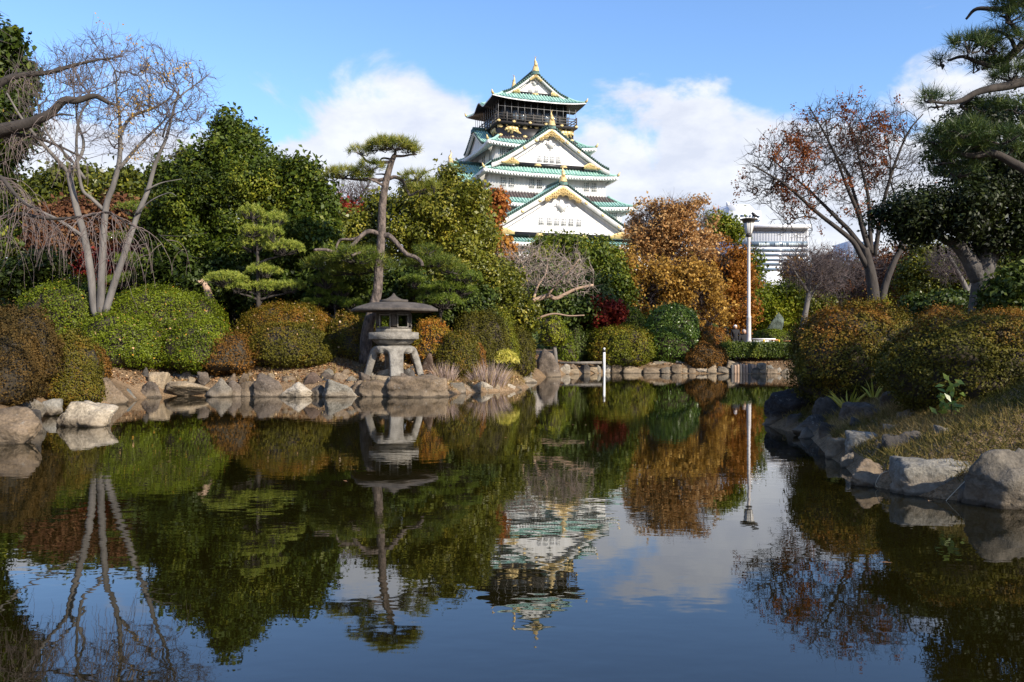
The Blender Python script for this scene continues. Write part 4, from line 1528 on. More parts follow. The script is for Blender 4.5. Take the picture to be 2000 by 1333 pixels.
bare_tree('zelkova_tree', 'golden yellow zelkova low behind the round clipped bush', [([(1385, 660), (1382, 630), (1372, 600)], .3, .2, 0), ([(1372, 602), (1330, 575), (1280, 560)], .13, .04, -1), ([(1372, 600), (1350, 560), (1320, 530)], .12, .04, 0), ([(1372, 600), (1385, 560), (1390, 530)], .1, .04, .5)], 51,
          [lob(1300, 560, 56, 44, 51), lob(1255, 575, 40, 40, 51), lob(1350, 570, 58, 50, 51), lob(1225, 520, 24, 34, 51), lob(1300, 610, 60, 30, 51), lob(1365, 605, 50, 38, 51)], 1500, tip=.012, bark=BARK_GREY, twig=BARK_TWIG, tl=.75, twigs=3, leaf='gold', leaf_frac=.62, leaf_n=10, leaf_L=.19, tint_mu=.5, group=GZ_)
bare_tree('zelkova_tree', 'rust brown zelkova just left of the white lamp post', [([(1416, 650), (1405, 620), (1393, 590)], .28, .18, 0), ([(1395, 595), (1410, 550), (1422, 510)], .13, .05, .5), ([(1393, 592), (1385, 530), (1382, 480)], .13, .05, -.5), ([(1400, 605), (1435, 570), (1450, 540)], .1, .04, 1)], 55,
          [lob(1402, 530, 44, 44, 55), lob(1438, 545, 28, 48, 55), lob(1418, 575, 48, 52, 55), lob(1380, 490, 26, 28, 55), lob(1440, 600, 28, 42, 55), lob(1395, 545, 50, 50, 55)], 1500, tip=.012, bark=BARK_DARK, twig=BARK_DARK, tl=.8, twigs=3, leaf='rust', leaf_frac=.64, leaf_n=10, leaf_L=.20, tint_mu=.55, group=GZ_)
leafy_tree('broadleaf_tree', 'green treetop rising over the rust zelkova beside the lamp head', [(1408, 438, 18, 16), (1436, 452, 16, 16), (1470, 520, 9, 34), (1472, 570, 12, 36)], 62, LEAF['yellowgreen'], 1450, r0=.25, sub=3, spacing=.8, per=83, L=0.185, W=0.099, tint_mu=.35)
leafy_tree('broadleaf_tree', 'bright yellow green tree right of the white lamp post', [(1502, 592, 32, 40), (1490, 616, 30, 34), (1530, 600, 26, 32), (1480, 575, 16, 26)], 66, LEAF['yellowgreen'], 1500, r0=.2, spacing=.8, per=91, L=0.172, W=0.099, tint_mu=.42)
leafy_tree('broadleaf_tree', 'darker green tree behind the stone monument', [(1548, 600, 30, 40), (1570, 590, 26, 30), (1530, 625, 40, 24), (1600, 612, 30, 30)], 70, LEAF['olive'], 1548, r0=.2, spacing=.8, per=91, L=0.172, W=0.099, tint_mu=.3)
leafy_tree('maple_tree', 'amber yellow tree far behind the bare brown trees', [(1560, 545, 26, 26), (1590, 560, 22, 22)], 78, LEAF['gold'], 1570, r0=.2, spacing=.9, per=76, L=0.198, W=0.119, tint_mu=.45)
for px, w, lab in ((1630, 60, 'low dark green treetop beyond the plaza at the bare brown trees'), (1700, 60, 'low green treetop beyond the plaza behind the rust-leaved tree trunks')):
    leafy_tree('broadleaf_tree', lab, [(px, 575, w, 50), (px + 35, 590, w * .7, 44), (px - 30, 600, w * .7, 40)], 88, LEAF['olive'], px, r0=.2, spacing=1.1, per=76, L=0.264, W=0.145, tint_mu=.22, group=FAR)
leafy_tree('broadleaf_tree', 'russet brown treetop showing between the two trunks of the rust-leaved tree', [(1745, 545, 50, 56), (1790, 560, 40, 50), (1700, 560, 40, 50)], 75, LEAF['brownred'], 1745, r0=.2, spacing=.95, per=76, L=0.185, W=0.079, tint_mu=.42)
leafy_tree('broadleaf_tree', 'green tree with yellowing leaves left of the thick dark trunk', [(1850, 545, 60, 50), (1800, 510, 34, 34), (1880, 580, 50, 40), (1815, 560, 46, 46)], 62, LEAF['olive'], 1850, r0=.2, spacing=.85, per=87, L=0.172, W=0.092, tint_mu=.35)
leafy_tree('broadleaf_tree', 'hazy brown green treetop right of the thick dark trunk', [(1960, 520, 50, 45), (2010, 510, 60, 50), (1930, 560, 50, 40), (1985, 570, 60, 50)], 66, LEAF['olive'], 1960, r0=.2, spacing=.9, per=76, L=0.185, W=0.092, tint_mu=.3)

# bare brown trees by the plaza
bare_tree('bare_tree', 'small bare brown tree with a pale leaning trunk beside the stone monument', [([(1567, 650), (1571, 622), (1577, 590), (1580, 560), (1572, 530)], .22, .10, 0), ([(1577, 590), (1600, 560), (1625, 535)], .12, .05, 1), ([(1578, 570), (1555, 545), (1535, 520)], .11, .04, -1), ([(1580, 560), (1592, 525), (1600, 500)], .10, .04, 1)], 57,
          [lob(1580, 520, 62, 44, 57), lob(1610, 535, 50, 45, 57)], 700, tip=.014, bark=BARK_GREY, twig=BARK_TWIG, tl=.9, twigs=3)
bare_tree('bare_tree', 'wide bare brown tree behind the bronze bushes left of the rust-leaved tree', [([(1640, 650), (1642, 610), (1640, 575)], .2, .12, 0), ([(1641, 590), (1665, 555), (1690, 525)], .1, .05, 1), ([(1641, 590), (1620, 550), (1605, 520)], .1, .05, -1), ([(1640, 575), (1648, 530), (1655, 500)], .1, .05, 0)], 64,
          [lob(1650, 535, 75, 52, 64), lob(1700, 550, 50, 50, 64)], 800, tip=.015, bark=BARK_DARK, twig=BARK_TWIG, tl=1.0, twigs=3, leaf='brownred', leaf_frac=.35, leaf_n=3, leaf_L=.16)
bare_tree('bare_tree', 'bare grey tree behind the thick dark trunk', [([(1905, 610), (1890, 570), (1870, 530), (1850, 495)], .2, .08, 0), ([(1890, 570), (1915, 530), (1940, 500)], .1, .04, 1)], 50, [lob(1870, 510, 60, 45, 50)], 400, tip=.012, bark=BARK_GREY, twig=BARK_TWIG, tl=.7)
bare_tree('bare_tree', 'thin bare tree against the clouds between the dark evergreen and the tall pine', [([(690, 470), (690, 420), (686, 380)], .12, .06, 0), ([(690, 425), (665, 390), (650, 365)], .07, .03, 0), ([(688, 400), (712, 375), (725, 350)], .07, .03, 0)], 46, [lob(680, 385, 45, 36, 46), lob(715, 385, 40, 36, 46)], 380, tip=.011, bark=BARK_GREY, twig=BARK_TWIG, tl=.6)

# evergreen group left of centre
leafy_tree('evergreen_tree', 'tallest dark evergreen with a pointed top, left of the tall pine', [(464, 290, 44, 50), (440, 335, 55, 55), (492, 320, 38, 50), (400, 350, 52, 52), (345, 395, 46, 62), (460, 410, 90, 85), (370, 450, 70, 60), (520, 390, 44, 60), (330, 470, 40, 48), (420, 490, 90, 45), (490, 480, 80, 55)], 31, LEAF['evergreen'], 450, r0=.25,
           spacing=.60, rc=.34, per=210, L=.115, W=.052, lo=.68, tint_mu=.50, clump_sd=.16, patch=.4, bumpy=.38, hi=1.16, group='evergreens behind the clipped pines')
leafy_tree('evergreen_tree', 'shorter dark evergreen shoulder with two small peaks next to the tall pine trunk', [(598, 350, 22, 30), (552, 345, 24, 26), (575, 395, 46, 44), (615, 405, 36, 50), (590, 455, 62, 60), (630, 470, 36, 48), (560, 500, 60, 40)], 30, LEAF['evergreen'], 590, r0=.2,
           spacing=.58, rc=.34, per=210, L=.115, W=.052, lo=.68, tint_mu=.46, clump_sd=.16, patch=.4, bumpy=.38, hi=1.16, group='evergreens behind the clipped pines')
leafy_tree('evergreen_tree', 'olive green tree left of the tall pine trunk, half hidden by it', [(700, 455, 48, 40), (735, 430, 36, 36), (675, 485, 40, 36), (720, 500, 55, 40)], 34, LEAF['olive'], 705, r0=.16, spacing=.46, per=95, L=.12, W=.055, tint_mu=.42, bumpy=.35, group='olive green trees round the tall pine')
leafy_tree('evergreen_tree', 'rounded olive green tree standing against the castle, right of the tall pine', [(885, 395, 58, 44), (845, 415, 50, 46), (915, 440, 36, 55), (870, 460, 66, 56), (800, 470, 44, 50), (905, 510, 46, 56), (850, 530, 70, 46), (800, 400, 34, 34), (930, 490, 26, 50)], 32, LEAF['olive'], 870, r0=.22,
           spacing=.54, rc=.36, per=190, L=.11, W=.05, lo=.70, tint_mu=.52, clump_sd=.16, patch=.35, bumpy=.3, hi=1.12, group='olive green trees round the tall pine')
leafy_tree('evergreen_tree', 'lower olive green tree spreading towards the bare twisted tree', [(940, 540, 50, 42), (985, 560, 40, 34), (900, 565, 50, 36)], 32.5, LEAF['olive'], 940, r0=.14, spacing=.42, per=90, L=.11, W=.05, tint_mu=.45, bumpy=.3, group='olive green trees round the tall pine')
for i, (px, py, rx, ry, d, m, lab, mu) in enumerate((
        (690, 560, 55, 40, 29.6, 'deep', 'dark glossy camellia left of the tall pine trunk', .62), (800, 575, 60, 42, 30.0, 'deep', 'dark glossy camellia right of the tall pine trunk', .5),
        (610, 575, 50, 40, 29.6, 'deep', 'dark shrub between the clipped pine and the camellia', .4), (430, 545, 50, 36, 29.5, 'deep', 'dark shrub under the tall evergreen beside the dead stump', .42), (340, 520, 45, 44, 30.0, 'deep', 'dark shrub behind the fresh green azaleas', .45),
        (900, 600, 55, 30, 30.5, 'deep', 'dark shrub behind the bronze azaleas right of the stone lantern', .5), (1000, 610, 45, 30, 35.5, 'olive', 'olive shrub behind the foot of the bare twisted tree', .45), (60, 540, 60, 45, 31, 'deep', 'dark shrub behind the hanging bare twigs', .4), (520, 580, 40, 26, 28.8, 'deep', 'dark shrub tucked under the small clipped pine', .45))):
    leafy_tree('shrub', lab, [(px, py, rx, ry), (px - rx * .5, py + ry * .3, rx * .6, ry * .7), (px + rx * .5, py + ry * .25, rx * .6, ry * .7), (px, py + ry * .8, rx * .9, ry * .6)], d, LEAF[m], px, r0=.08, cat='shrub', spacing=.36, per=45, L=.13, W=.06, tint_mu=mu, nlimb=2, bumpy=.3)

# dead stump
mb = MB().tube(smooth_path([at(412, 590, 28.6), at(404, 565, 28.6), at(394, 545, 28.6)], 4), np.linspace(.14, .1, 9), 8)
b = base_of(412, 28.6)
mb.tube([b, at(412, 590, 28.6)], [.16, .14], 8)
mb.tube([at(400, 556, 28.6), at(388, 550, 28.4), at(384, 548, 28.4)], [.06, .05, .04], 6)
tag(mb.done('tree_stump', BARK_TAN, smooth=True, origin=b), 'broken pale stump leaning among dark shrubs', 'stump')

# bare multi-stemmed tree on the left
D1 = 25.2
k1 = [
    ([(192, 618), (184, 602), (178, 540), (165, 464), (150, 410), (139, 362), (134, 338)], 0.122, 0.079, 0),
    ([(134, 338), (118, 312), (100, 285), (76, 246), (60, 205)], 0.066, 0.023, -1.2),
    ([(134, 338), (154, 302), (155, 272), (139, 233), (132, 200), (121, 150)], 0.056, 0.017, .6),
    ([(165, 464), (148, 450), (120, 430), (75, 407), (30, 365), (5, 330)], 0.056, 0.020, -.8),
    ([(196, 615), (198, 545), (202, 460), (208, 400), (220, 366), (233, 315), (235, 252)], 0.115, 0.059, 0),
    ([(235, 252), (228, 217), (218, 176), (212, 135), (188, 92)], 0.050, 0.013, .6),
    ([(202, 410), (184, 390), (170, 372), (166, 315), (170, 274), (183, 236), (206, 211)], 0.059, 0.023, -.9),
    ([(166, 350), (145, 315), (110, 274), (96, 225), (90, 190)], 0.046, 0.013, -.7),
    ([(232, 331), (262, 284), (284, 252), (304, 222), (306, 195)], 0.056, 0.017, .9),
    ([(235, 260), (252, 225), (290, 204), (316, 180), (325, 150)], 0.053, 0.013, .8),
    ([(205, 612), (225, 545), (242, 492), (265, 420), (284, 372), (299, 315), (318, 268), (331, 214), (342, 170)], 0.106, 0.026, .3),
    ([(333, 205), (352, 180), (372, 158), (398, 130)], 0.033, 0.010, .6),
    ([(318, 268), (330, 245), (352, 228), (380, 222)], 0.030, 0.009, -.5),
    ([(284, 372), (310, 355), (345, 345)], 0.026, 0.008, .4),
    ([(265, 420), (300, 395), (340, 382), (360, 390)], 0.026, 0.008, -.6),
]
bare_tree('bare_tree', 'tall leafless tree with several pale grey stems rising from the green azaleas', k1, D1,
          [lob(225, 150, 130, 85, D1), lob(340, 180, 90, 75, D1), lob(110, 170, 80, 80, D1), lob(70, 260, 60, 70, D1), lob(260, 250, 110, 70, D1), lob(365, 230, 60, 45, D1)], 1500, tip=.0062, bark=BARK_GREY, twig=BARK_TWIG, tl=.40, twigs=3, leaf='gold', leaf_frac=.0, leaf_n=2, leaf_L=.07, tint_mu=.8, root=at(196, 640, D1))

# small niwaki by it
def niwaki(name, label, trunk, pads, d, r=.09, tmu=.5, mat='niwaki', group='cloud-pruned pines', L=.10, spacing=.085, W=.014, n=14):
    P = np.array([at(x, y, d) for x, y in trunk])
    b = base_of(trunk[0][0], d)
    t = empty(name, tuple(b), label, 'pine tree', group)
    S = smooth_path(np.concatenate([[b], P]), 5)
    mb = MB().tube(S, np.linspace(r, r * .35, len(S)), 8)
    pd = pads_px([(a, b_, c_ * 1.05, e_ * 1.3) for a, b_, c_, e_ in pads], d, jit=.3)
    for c, rr in pd:
        e = c + [0, 0, -rr[2] * .7]
        j = np.argmin(np.linalg.norm(S - (e + [0, 0, -.25]), axis=1))
        Q = smooth_path([S[j], S[j] * .5 + e * .5 + [0, 0, .03], e], 4)
        mb.tube(Q, np.linspace(r * .5, r * .25, len(Q)), 6)
    mb.done('trunk', BARK_DARK, t, smooth=True)
    pine_pads('crown', pd, t, LEAF[mat], spacing=spacing, n=n, L=L, W=W, tmu=tmu, spread=1.1)
    return t


niwaki('layered_pine', 'small layered pine behind the right stem of the bare grey tree', [(285, 560), (290, 500), (275, 430)], [(262, 412, 26, 12), (302, 425, 24, 10), (240, 470, 26, 11), (300, 468, 30, 12), (318, 500, 26, 10), (262, 512, 30, 11), (330, 525, 26, 10), (270, 552, 60, 12)], 30.5, tmu=.42, L=.13, spacing=.13)
niwaki('layered_pine', 'tall cloud-pruned pine with bright rounded pads, left of the tall pine', [(505, 598), (504, 550), (503, 490), (500, 425)], [(497, 421, 26, 12), (537, 431, 26, 12), (495, 455, 24, 11), (492, 476, 32, 17), (556, 487, 37, 13), (538, 462, 20, 16), (511, 531, 32, 12), (446, 549, 42, 13), (516, 564, 42, 14), (570, 562, 26, 11), (468, 565, 22, 10)], 27.6, tmu=.74)
niwaki('layered_pine', 'low cloud-pruned pine left of the stone lantern roof', [(655, 610), (650, 580), (645, 550)], [(640, 552, 32, 14), (662, 570, 26, 10), (625, 575, 22, 9), (650, 592, 34, 11), (690, 598, 24, 10), (615, 596, 24, 10)], 28.2, tmu=.42, r=.06)
niwaki('layered_pine', 'low cloud-pruned pine right of the stone lantern roof', [(860, 610), (865, 580), (862, 550)], [(868, 592, 34, 13), (835, 572, 28, 11), (806, 552, 24, 10), (885, 566, 44, 14), (905, 545, 36, 12), (835, 590, 22, 9), (810, 578, 18, 8)], 28.6, tmu=.4, r=.06)

# tall pine behind the lantern
D2 = 26.4
tp = empty('pine_tree', tuple(base_of(713, D2)), 'tall slender pine with flat needle pads and bare drooping limbs behind the stone lantern', 'pine tree')
kk = D2 / F
mb = MB()
S = smooth_path([base_of(713, D2), at(716, 655, D2), at(726, 610, D2), at(737, 570, D2), at(740, 520, D2), at(745, 460, D2), at(747, 400, D2), at(754, 355, D2), at(764, 319, D2), at(771, 303, D2)], 6)
mb.tube(S, np.interp(np.linspace(0, 1, len(S)), [0, .2, .35, .8, 1], [.20, .165, .145, .105, .07]), 12)
for pts, r0, r1, dz in (
        ([(748, 462), (760, 461), (774, 474), (794, 497), (812, 504), (824, 513), (828, 522)], .085, .05, -.4),
        ([(745, 459), (724, 453), (709, 461), (688, 484), (664, 495), (640, 491), (620, 492)], .075, .04, -.5),
        ([(711, 459), (690, 468), (668, 469), (661, 478), (659, 490)], .045, .03, -.2),
        ([(733, 494), (715, 493), (705, 496), (692, 503)], .055, .035, -.5),
        ([(758, 348), (740, 352), (724, 349), (700, 350), (672, 347), (646, 345)], .065, .02, .2),
        ([(752, 365), (738, 358), (722, 352)], .05, .03, -.3),
        ([(758, 350), (772, 347), (787, 355), (797, 374), (803, 384), (818, 377), (834, 373)], .065, .02, -.3),
        ([(787, 356), (800, 352), (815, 345)], .035, .02, .3),
        ([(763, 317), (745, 318), (720, 318), (708, 306), (697, 300)], .055, .02, -.2),
        ([(766, 312), (745, 306), (735, 312)], .035, .02, .5),
        ([(770, 305), (785, 304), (800, 300), (812, 298)], .045, .02, .3),
        ([(771, 303), (772, 294), (765, 288)], .05, .02, 0),
        ([(758, 343), (745, 338), (730, 336)], .035, .015, .4)):
    P = np.array([at(x, y, D2) for x, y in pts])
    P[:, 1] += np.linspace(0, dz, len(P))
    Q = smooth_path(P, 5)
    mb.tube(Q, np.linspace(r0, r1, len(Q)), 8)
mb.done('trunk', BARK_PINE, tp, smooth=True)
pine_pads('crown', pads_px([(768, 289, 46, 12), (795, 293, 26, 10), (742, 290, 26, 9), (702, 294, 24, 9), (812, 297, 12, 8), (728, 328, 26, 10), (716, 338, 18, 7), (672, 341, 34, 10), (650, 345, 22, 8), (705, 347, 22, 8), (812, 350, 26, 12), (836, 360, 20, 11), (822, 374, 30, 9), (848, 366, 12, 9), (790, 362, 12, 7)], D2, jit=.3), tp, LEAF['pine'], spacing=.15, n=17, L=.22, W=.013, tmu=.68, spread=1.15, under=.5)
pine_pads('crown', pads_px([(700, 505, 60, 17), (655, 503, 46, 14), (740, 520, 40, 14), (618, 515, 34, 13), (850, 513, 46, 13), (838, 493, 26, 9), (880, 525, 36, 12), (820, 515, 30, 10), (690, 527, 60, 10)], D2 + .5, jit=.5), tp, LEAF['pine'], spacing=.145, n=15, L=.20, W=.013, tmu=.42, spread=1.25, under=.6)

# bare twisted tree on the far bank
D3 = 35.5
bare_tree('bare_tree', 'leafless smooth-barked tree with one twisted limb sweeping to the side on the far bank', [
    ([(1003, 641), (997, 622), (1008, 612), (1019, 605), (1041, 589), (1070, 578), (1085, 583), (1105, 574), (1126, 564), (1160, 556)], .15, .05, .3),
    ([(1000, 618), (1014, 590), (1022, 545), (1021, 515), (1000, 488)], .09, .03, .8),
    ([(1005, 636), (1022, 628), (1044, 624), (1079, 614), (1110, 618), (1139, 617)], .07, .02, -.6),
    ([(1041, 589), (1050, 560), (1066, 535), (1072, 505)], .06, .02, .8),
    ([(1070, 578), (1090, 550), (1112, 530), (1130, 508)], .05, .02, -.4),
    ([(1022, 545), (1000, 530), (975, 520)], .04, .015, 0)], D3,
    [lob(1060, 525, 100, 46, D3), lob(1010, 515, 60, 40, D3), lob(1130, 550, 45, 34, D3), lob(985, 560, 30, 40, D3)], 430, tip=.011, bark=BARK_TAN, twig=BARK_TANTWIG, tl=.62, twigs=2, root=at(1004, 650, D3))
leafy_tree('maple_tree', 'small crimson maple bush between the bare twisted tree and the clipped bushes', [(1172, 608, 30, 15), (1155, 618, 20, 13), (1190, 616, 16, 12)], 43.4, LEAF['red'], 1172, r0=.07, spacing=.42, per=50, L=.14, W=.1, tint_mu=.6)

# rust-leaved tree right of centre
D4 = 37.0
k4 = [
    ([(1707, 610), (1706, 570), (1700, 530), (1694, 505), (1690, 485)], 0.266, 0.163, 0),
    ([(1693, 521), (1678, 500), (1660, 474), (1628, 450), (1595, 428), (1565, 406), (1540, 386), (1510, 366), (1484, 353), (1451, 337)], 0.126, 0.026, -1.5),
    ([(1690, 490), (1676, 470), (1660, 447), (1640, 425), (1623, 405), (1604, 384), (1586, 363), (1553, 335), (1512, 298)], 0.118, 0.026, .8),
    ([(1696, 486), (1684, 450), (1674, 419), (1660, 390), (1647, 363), (1623, 302), (1595, 251), (1572, 214)], 0.118, 0.022, -.5),
    ([(1699, 490), (1690, 440), (1684, 400), (1665, 325), (1640, 280), (1632, 225)], 0.104, 0.022, 1.2),
    ([(1702, 495), (1700, 440), (1698, 385), (1688, 335), (1680, 280), (1702, 224)], 0.104, 0.022, .3),
    ([(1708, 500), (1716, 440), (1724, 385), (1742, 320), (1765, 262), (1790, 230)], 0.104, 0.022, -.6),
    ([(1722, 612), (1726, 580), (1737, 545), (1755, 505), (1774, 474), (1786, 440), (1800, 380)], 0.178, 0.059, .6),
    ([(1786, 440), (1762, 395), (1752, 345), (1760, 300)], 0.059, 0.022, 1),
    ([(1595, 428), (1570, 425), (1545, 432), (1530, 445)], 0.037, 0.015, -.8),
]
bare_tree('maple_tree', 'big open tree with dark forked limbs and sparse rust leaves behind the bronze bushes', k4, D4,
          [lob(1560, 330, 110, 95, D4), lob(1640, 270, 110, 85, D4), lob(1730, 290, 95, 90, D4), lob(1500, 360, 60, 55, D4), lob(1770, 360, 60, 80, D4), lob(1560, 440, 55, 30, D4), lob(1690, 380, 80, 60, D4)], 2300, tip=.009, bark=BARK_DARK, twig=BARK_DARK, tl=.55, twigs=2,
          leaf='russet', leaf_frac=.24, leaf_n=11, leaf_L=.105, tint_mu=.5, leaf_where=lambda P: (rng.random(len(P)) < np.clip(.62 - .0 * P[:, 0] + .3 * ((P[:, 0] - 13) < 0) - .25 * (P[:, 0] > 16), 0.25, .9)) & ((P[:, 2] > 5.0) | (P[:, 0] < 13.2)))

# thick-trunked dark broadleaf on the right
D5 = 21.5
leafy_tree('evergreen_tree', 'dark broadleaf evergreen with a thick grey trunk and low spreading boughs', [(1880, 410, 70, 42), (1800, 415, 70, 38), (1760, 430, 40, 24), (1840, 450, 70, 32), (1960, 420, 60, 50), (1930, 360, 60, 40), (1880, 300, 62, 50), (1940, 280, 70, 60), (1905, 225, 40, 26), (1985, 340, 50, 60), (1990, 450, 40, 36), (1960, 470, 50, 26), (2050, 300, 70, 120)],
           D5, LEAF['shadegreen'], 1917, r0=.36, bark=BARK_CAMPHOR, spacing=.38, per=72, L=.115, W=.052, tint_mu=.42, bumpy=.4, hi=1.2, gap=.34, inner=False, sub=8, trunk_pts=[(1918, 610), (1920, 560), (1925, 500), (1932, 430), (1934, 350), (1936, 280), (1925, 210)], nlimb=9)
t5 = [o for o in bpy.data.objects if o.name.startswith('evergreen_tree')][-1]
mb = MB()
for pts, r0, r1 in (([(1915, 545), (1895, 510), (1870, 480), (1840, 465), (1800, 440)], .24, .06), ([(1932, 500), (1950, 485), (1975, 478), (2010, 480)], .16, .06), ([(1932, 440), (1960, 420), (2000, 390)], .12, .05)):
    P = smooth_path([at(x, y, D5 - .02 * i) for i, (x, y) in enumerate(pts)], 5)
    mb.tube(P, np.linspace(r0, r1, len(P)), 9)
t5b = [o for o in bpy.data.objects if o.type == 'EMPTY' and o.get('label', '').startswith('dark broadleaf evergreen with a thick')][0]
mb.done('limb', BARK_CAMPHOR, t5b, smooth=True)
leafy_tree('shrub', 'large glossy camellia behind the bronze bushes right of the thick trunk', [(1985, 560, 40, 40), (1960, 585, 34, 30), (2020, 580, 50, 60), (1990, 610, 50, 30)], 20, LEAF['deep'], 1990, r0=.08, cat='shrub', spacing=.3, per=45, L=.1, W=.05, tint_mu=.6)
leafy_tree('shrub', 'low dark hedge-like shrub behind the bronze bushes left of the thick trunk', [(1850, 598, 50, 26), (1800, 605, 36, 20), (1890, 606, 36, 22)], 30, LEAF['deep'], 1850, r0=.08, cat='shrub', spacing=.34, per=45, L=.11, W=.055, tint_mu=.42)

# near pine reaching in from the right
D6 = 15.5
np_b = np.array([10.6, 15.2, gz(10.6, 15.2) - .05])
pt = empty('pine_tree', tuple(np_b), 'dark old pine reaching in over the bank with level limbs and needle tufts', 'pine tree')
mb = MB()
S = smooth_path([np_b, np_b + [.1, 0, 1.6], np_b + [-.25, .1, 3.2], np_b + [.15, .1, 4.8], np_b + [0, 0, 6.2], np_b + [-.3, 0, 7.6]], 6)
mb.tube(S, np.linspace(.34, .12, len(S)), 10)
limbs6 = (
    ([(2110, 360), (2030, 345), (1985, 322), (1940, 300), (1900, 305), (1860, 298), (1825, 290)], .11, .025, .0),
    ([(2110, 150), (2010, 160), (1960, 172), (1920, 180), (1890, 190), (1860, 206), (1830, 212), (1790, 210)], .10, .02, -.4),
    ([(2090, 60), (2020, 75), (1985, 100), (1960, 125), (1920, 118), (1890, 105), (1862, 112)], .09, .02, .2),
    ([(2090, -20), (2010, 0), (1970, 8), (1930, 2), (1915, 18)], .08, .02, .5),
    ([(1985, 100), (1975, 70), (1950, 55), (1930, 62)], .04, .015, .2),
    ([(1985, 60), (1960, 40), (1940, 40)], .04, .015, -.2),
    ([(1900, 190), (1880, 205), (1895, 212)], .04, .02, .1))
for pts, r0, r1, dz in limbs6:
    P = np.array([at(x, y, D6) for x, y in pts])
    P[:, 1] += np.linspace(0, dz, len(P))
    Q = smooth_path(P, 5)
    mb.tube(Q, np.linspace(r0, r1, len(Q)), 8)
mb.done('trunk', BARK_DARK, pt, smooth=True)
pine_pads('crown', pads_px([(1790, 205, 18, 12), (1835, 195, 30, 16), (1880, 100, 44, 20), (1860, 112, 20, 10), (1920, 95, 26, 16), (1945, 50, 30, 14), (1925, 70, 16, 12), (1960, 20, 36, 14), (1975, 55, 30, 14), (1950, 90, 30, 16), (2000, 85, 40, 24), (1985, 115, 44, 16), (1822, 272, 30, 14), (1860, 268, 40, 17), (1900, 264, 44, 18), (1945, 274, 44, 17), (1985, 290, 30, 14), (1880, 290, 60, 10), (1990, 20, 50, 20), (1930, 205, 44, 12), (1985, 215, 40, 16), (1890, 328, 50, 15), (1842, 312, 36, 12), (1930, -5, 30, 12), (1930, 120, 34, 12), (1975, 150, 50, 14)], D6, jit=.4), pt, LEAF['darkpine'], spacing=.155, n=22, L=.24, W=.010, tmu=.58, spread=1.25, under=.4)

# dark evergreen at the left edge
leafy_tree('evergreen_tree', 'tall dark evergreen at the left edge behind the hanging bare limbs', [(10, 120, 40, 60), (30, 175, 40, 60), (5, 240, 50, 70), (-40, 150, 70, 110), (-10, 320, 40, 80), (-60, 300, 80, 120), (15, 270, 34, 40), (-30, 430, 40, 80)], 27, LEAF['evergreen'], -30, r0=.3, spacing=.42, per=55, L=.15, W=.07, tint_mu=.34, bumpy=.35, hi=1.15)

# weeping cherry reaching in from the left
D7 = 13.2
k7 = [
    ([(-260, 640), (-250, 540), (-225, 450), (-180, 380), (-110, 320), (-40, 275), (0, 255), (50, 243), (95, 224), (125, 197), (150, 197), (185, 188), (210, 200), (230, 207)], 0.156, 0.018, .0),
    ([(-225, 450), (-160, 300), (-90, 210), (-20, 150), (10, 132), (60, 122), (110, 102), (150, 88), (187, 78)], 0.084, 0.007, .8),
    ([(-160, 300), (-80, 200), (-30, 120), (-10, 70), (0, 30)], 0.054, 0.009, -.5),
    ([(-40, 275), (10, 262), (50, 262), (90, 275), (118, 288), (142, 301)], 0.033, 0.012, .4),
    ([(95, 228), (118, 224), (144, 226)], 0.024, 0.011, 0),
    ([(118, 282), (128, 305), (140, 318)], 0.018, 0.009, 0),
    ([(-180, 380), (-80, 330), (0, 345), (30, 360), (60, 390), (90, 412), (120, 420)], 0.054, 0.012, -.6),
    ([(-200, 400), (-100, 410), (-20, 432), (30, 430), (70, 426), (130, 437), (190, 436), (230, 432), (262, 431), (300, 452), (322, 462)], 0.042, 0.005, -1.0),
    ([(310, 458), (350, 486), (385, 505), (410, 505)], 0.005, 0.002, -.2),
    ([(312, 460), (352, 460), (395, 452)], 0.005, 0.002, .2),
]
L7 = limb_points(k7, D7)
b = L7[0][0][0].copy()
b[2] = gz(b[0], b[1]) - .05
wc = empty('weeping_cherry', tuple(b), 'leafless weeping cherry leaning in with a dark knotted limb and curtains of hanging twigs', 'tree')
mb = MB()
for P, r in L7:
    wob = 1 + .16 * vnoise(P, 4.0, 2)
    mb.tube(P, r * wob, 8)
mb.tube([b, L7[0][0][0]], [.3, .26], 9)
mb.done('trunk', BARK_DARK, wc, smooth=True)
EA, EB, RA, RB = [], [], [], []


def hang(p, vx, vy, length, r0=.006):
    seg = 8
    P = [p]
    v = np.array([vx, vy, rng.uniform(-.1, .35)])
    for i in range(seg):
        v = unit(v * .78 + np.array([0, 0, -.3]) + rng.normal(size=3) * .09)
        P.append(P[-1] + v * length / seg)
    P = np.array(P)
    r = np.linspace(r0, r0 * .35, seg + 1)
    EA.append(P[:-1])
    EB.append(P[1:])
    RA.append(r[:-1])
    RB.append(r[1:])
    return P


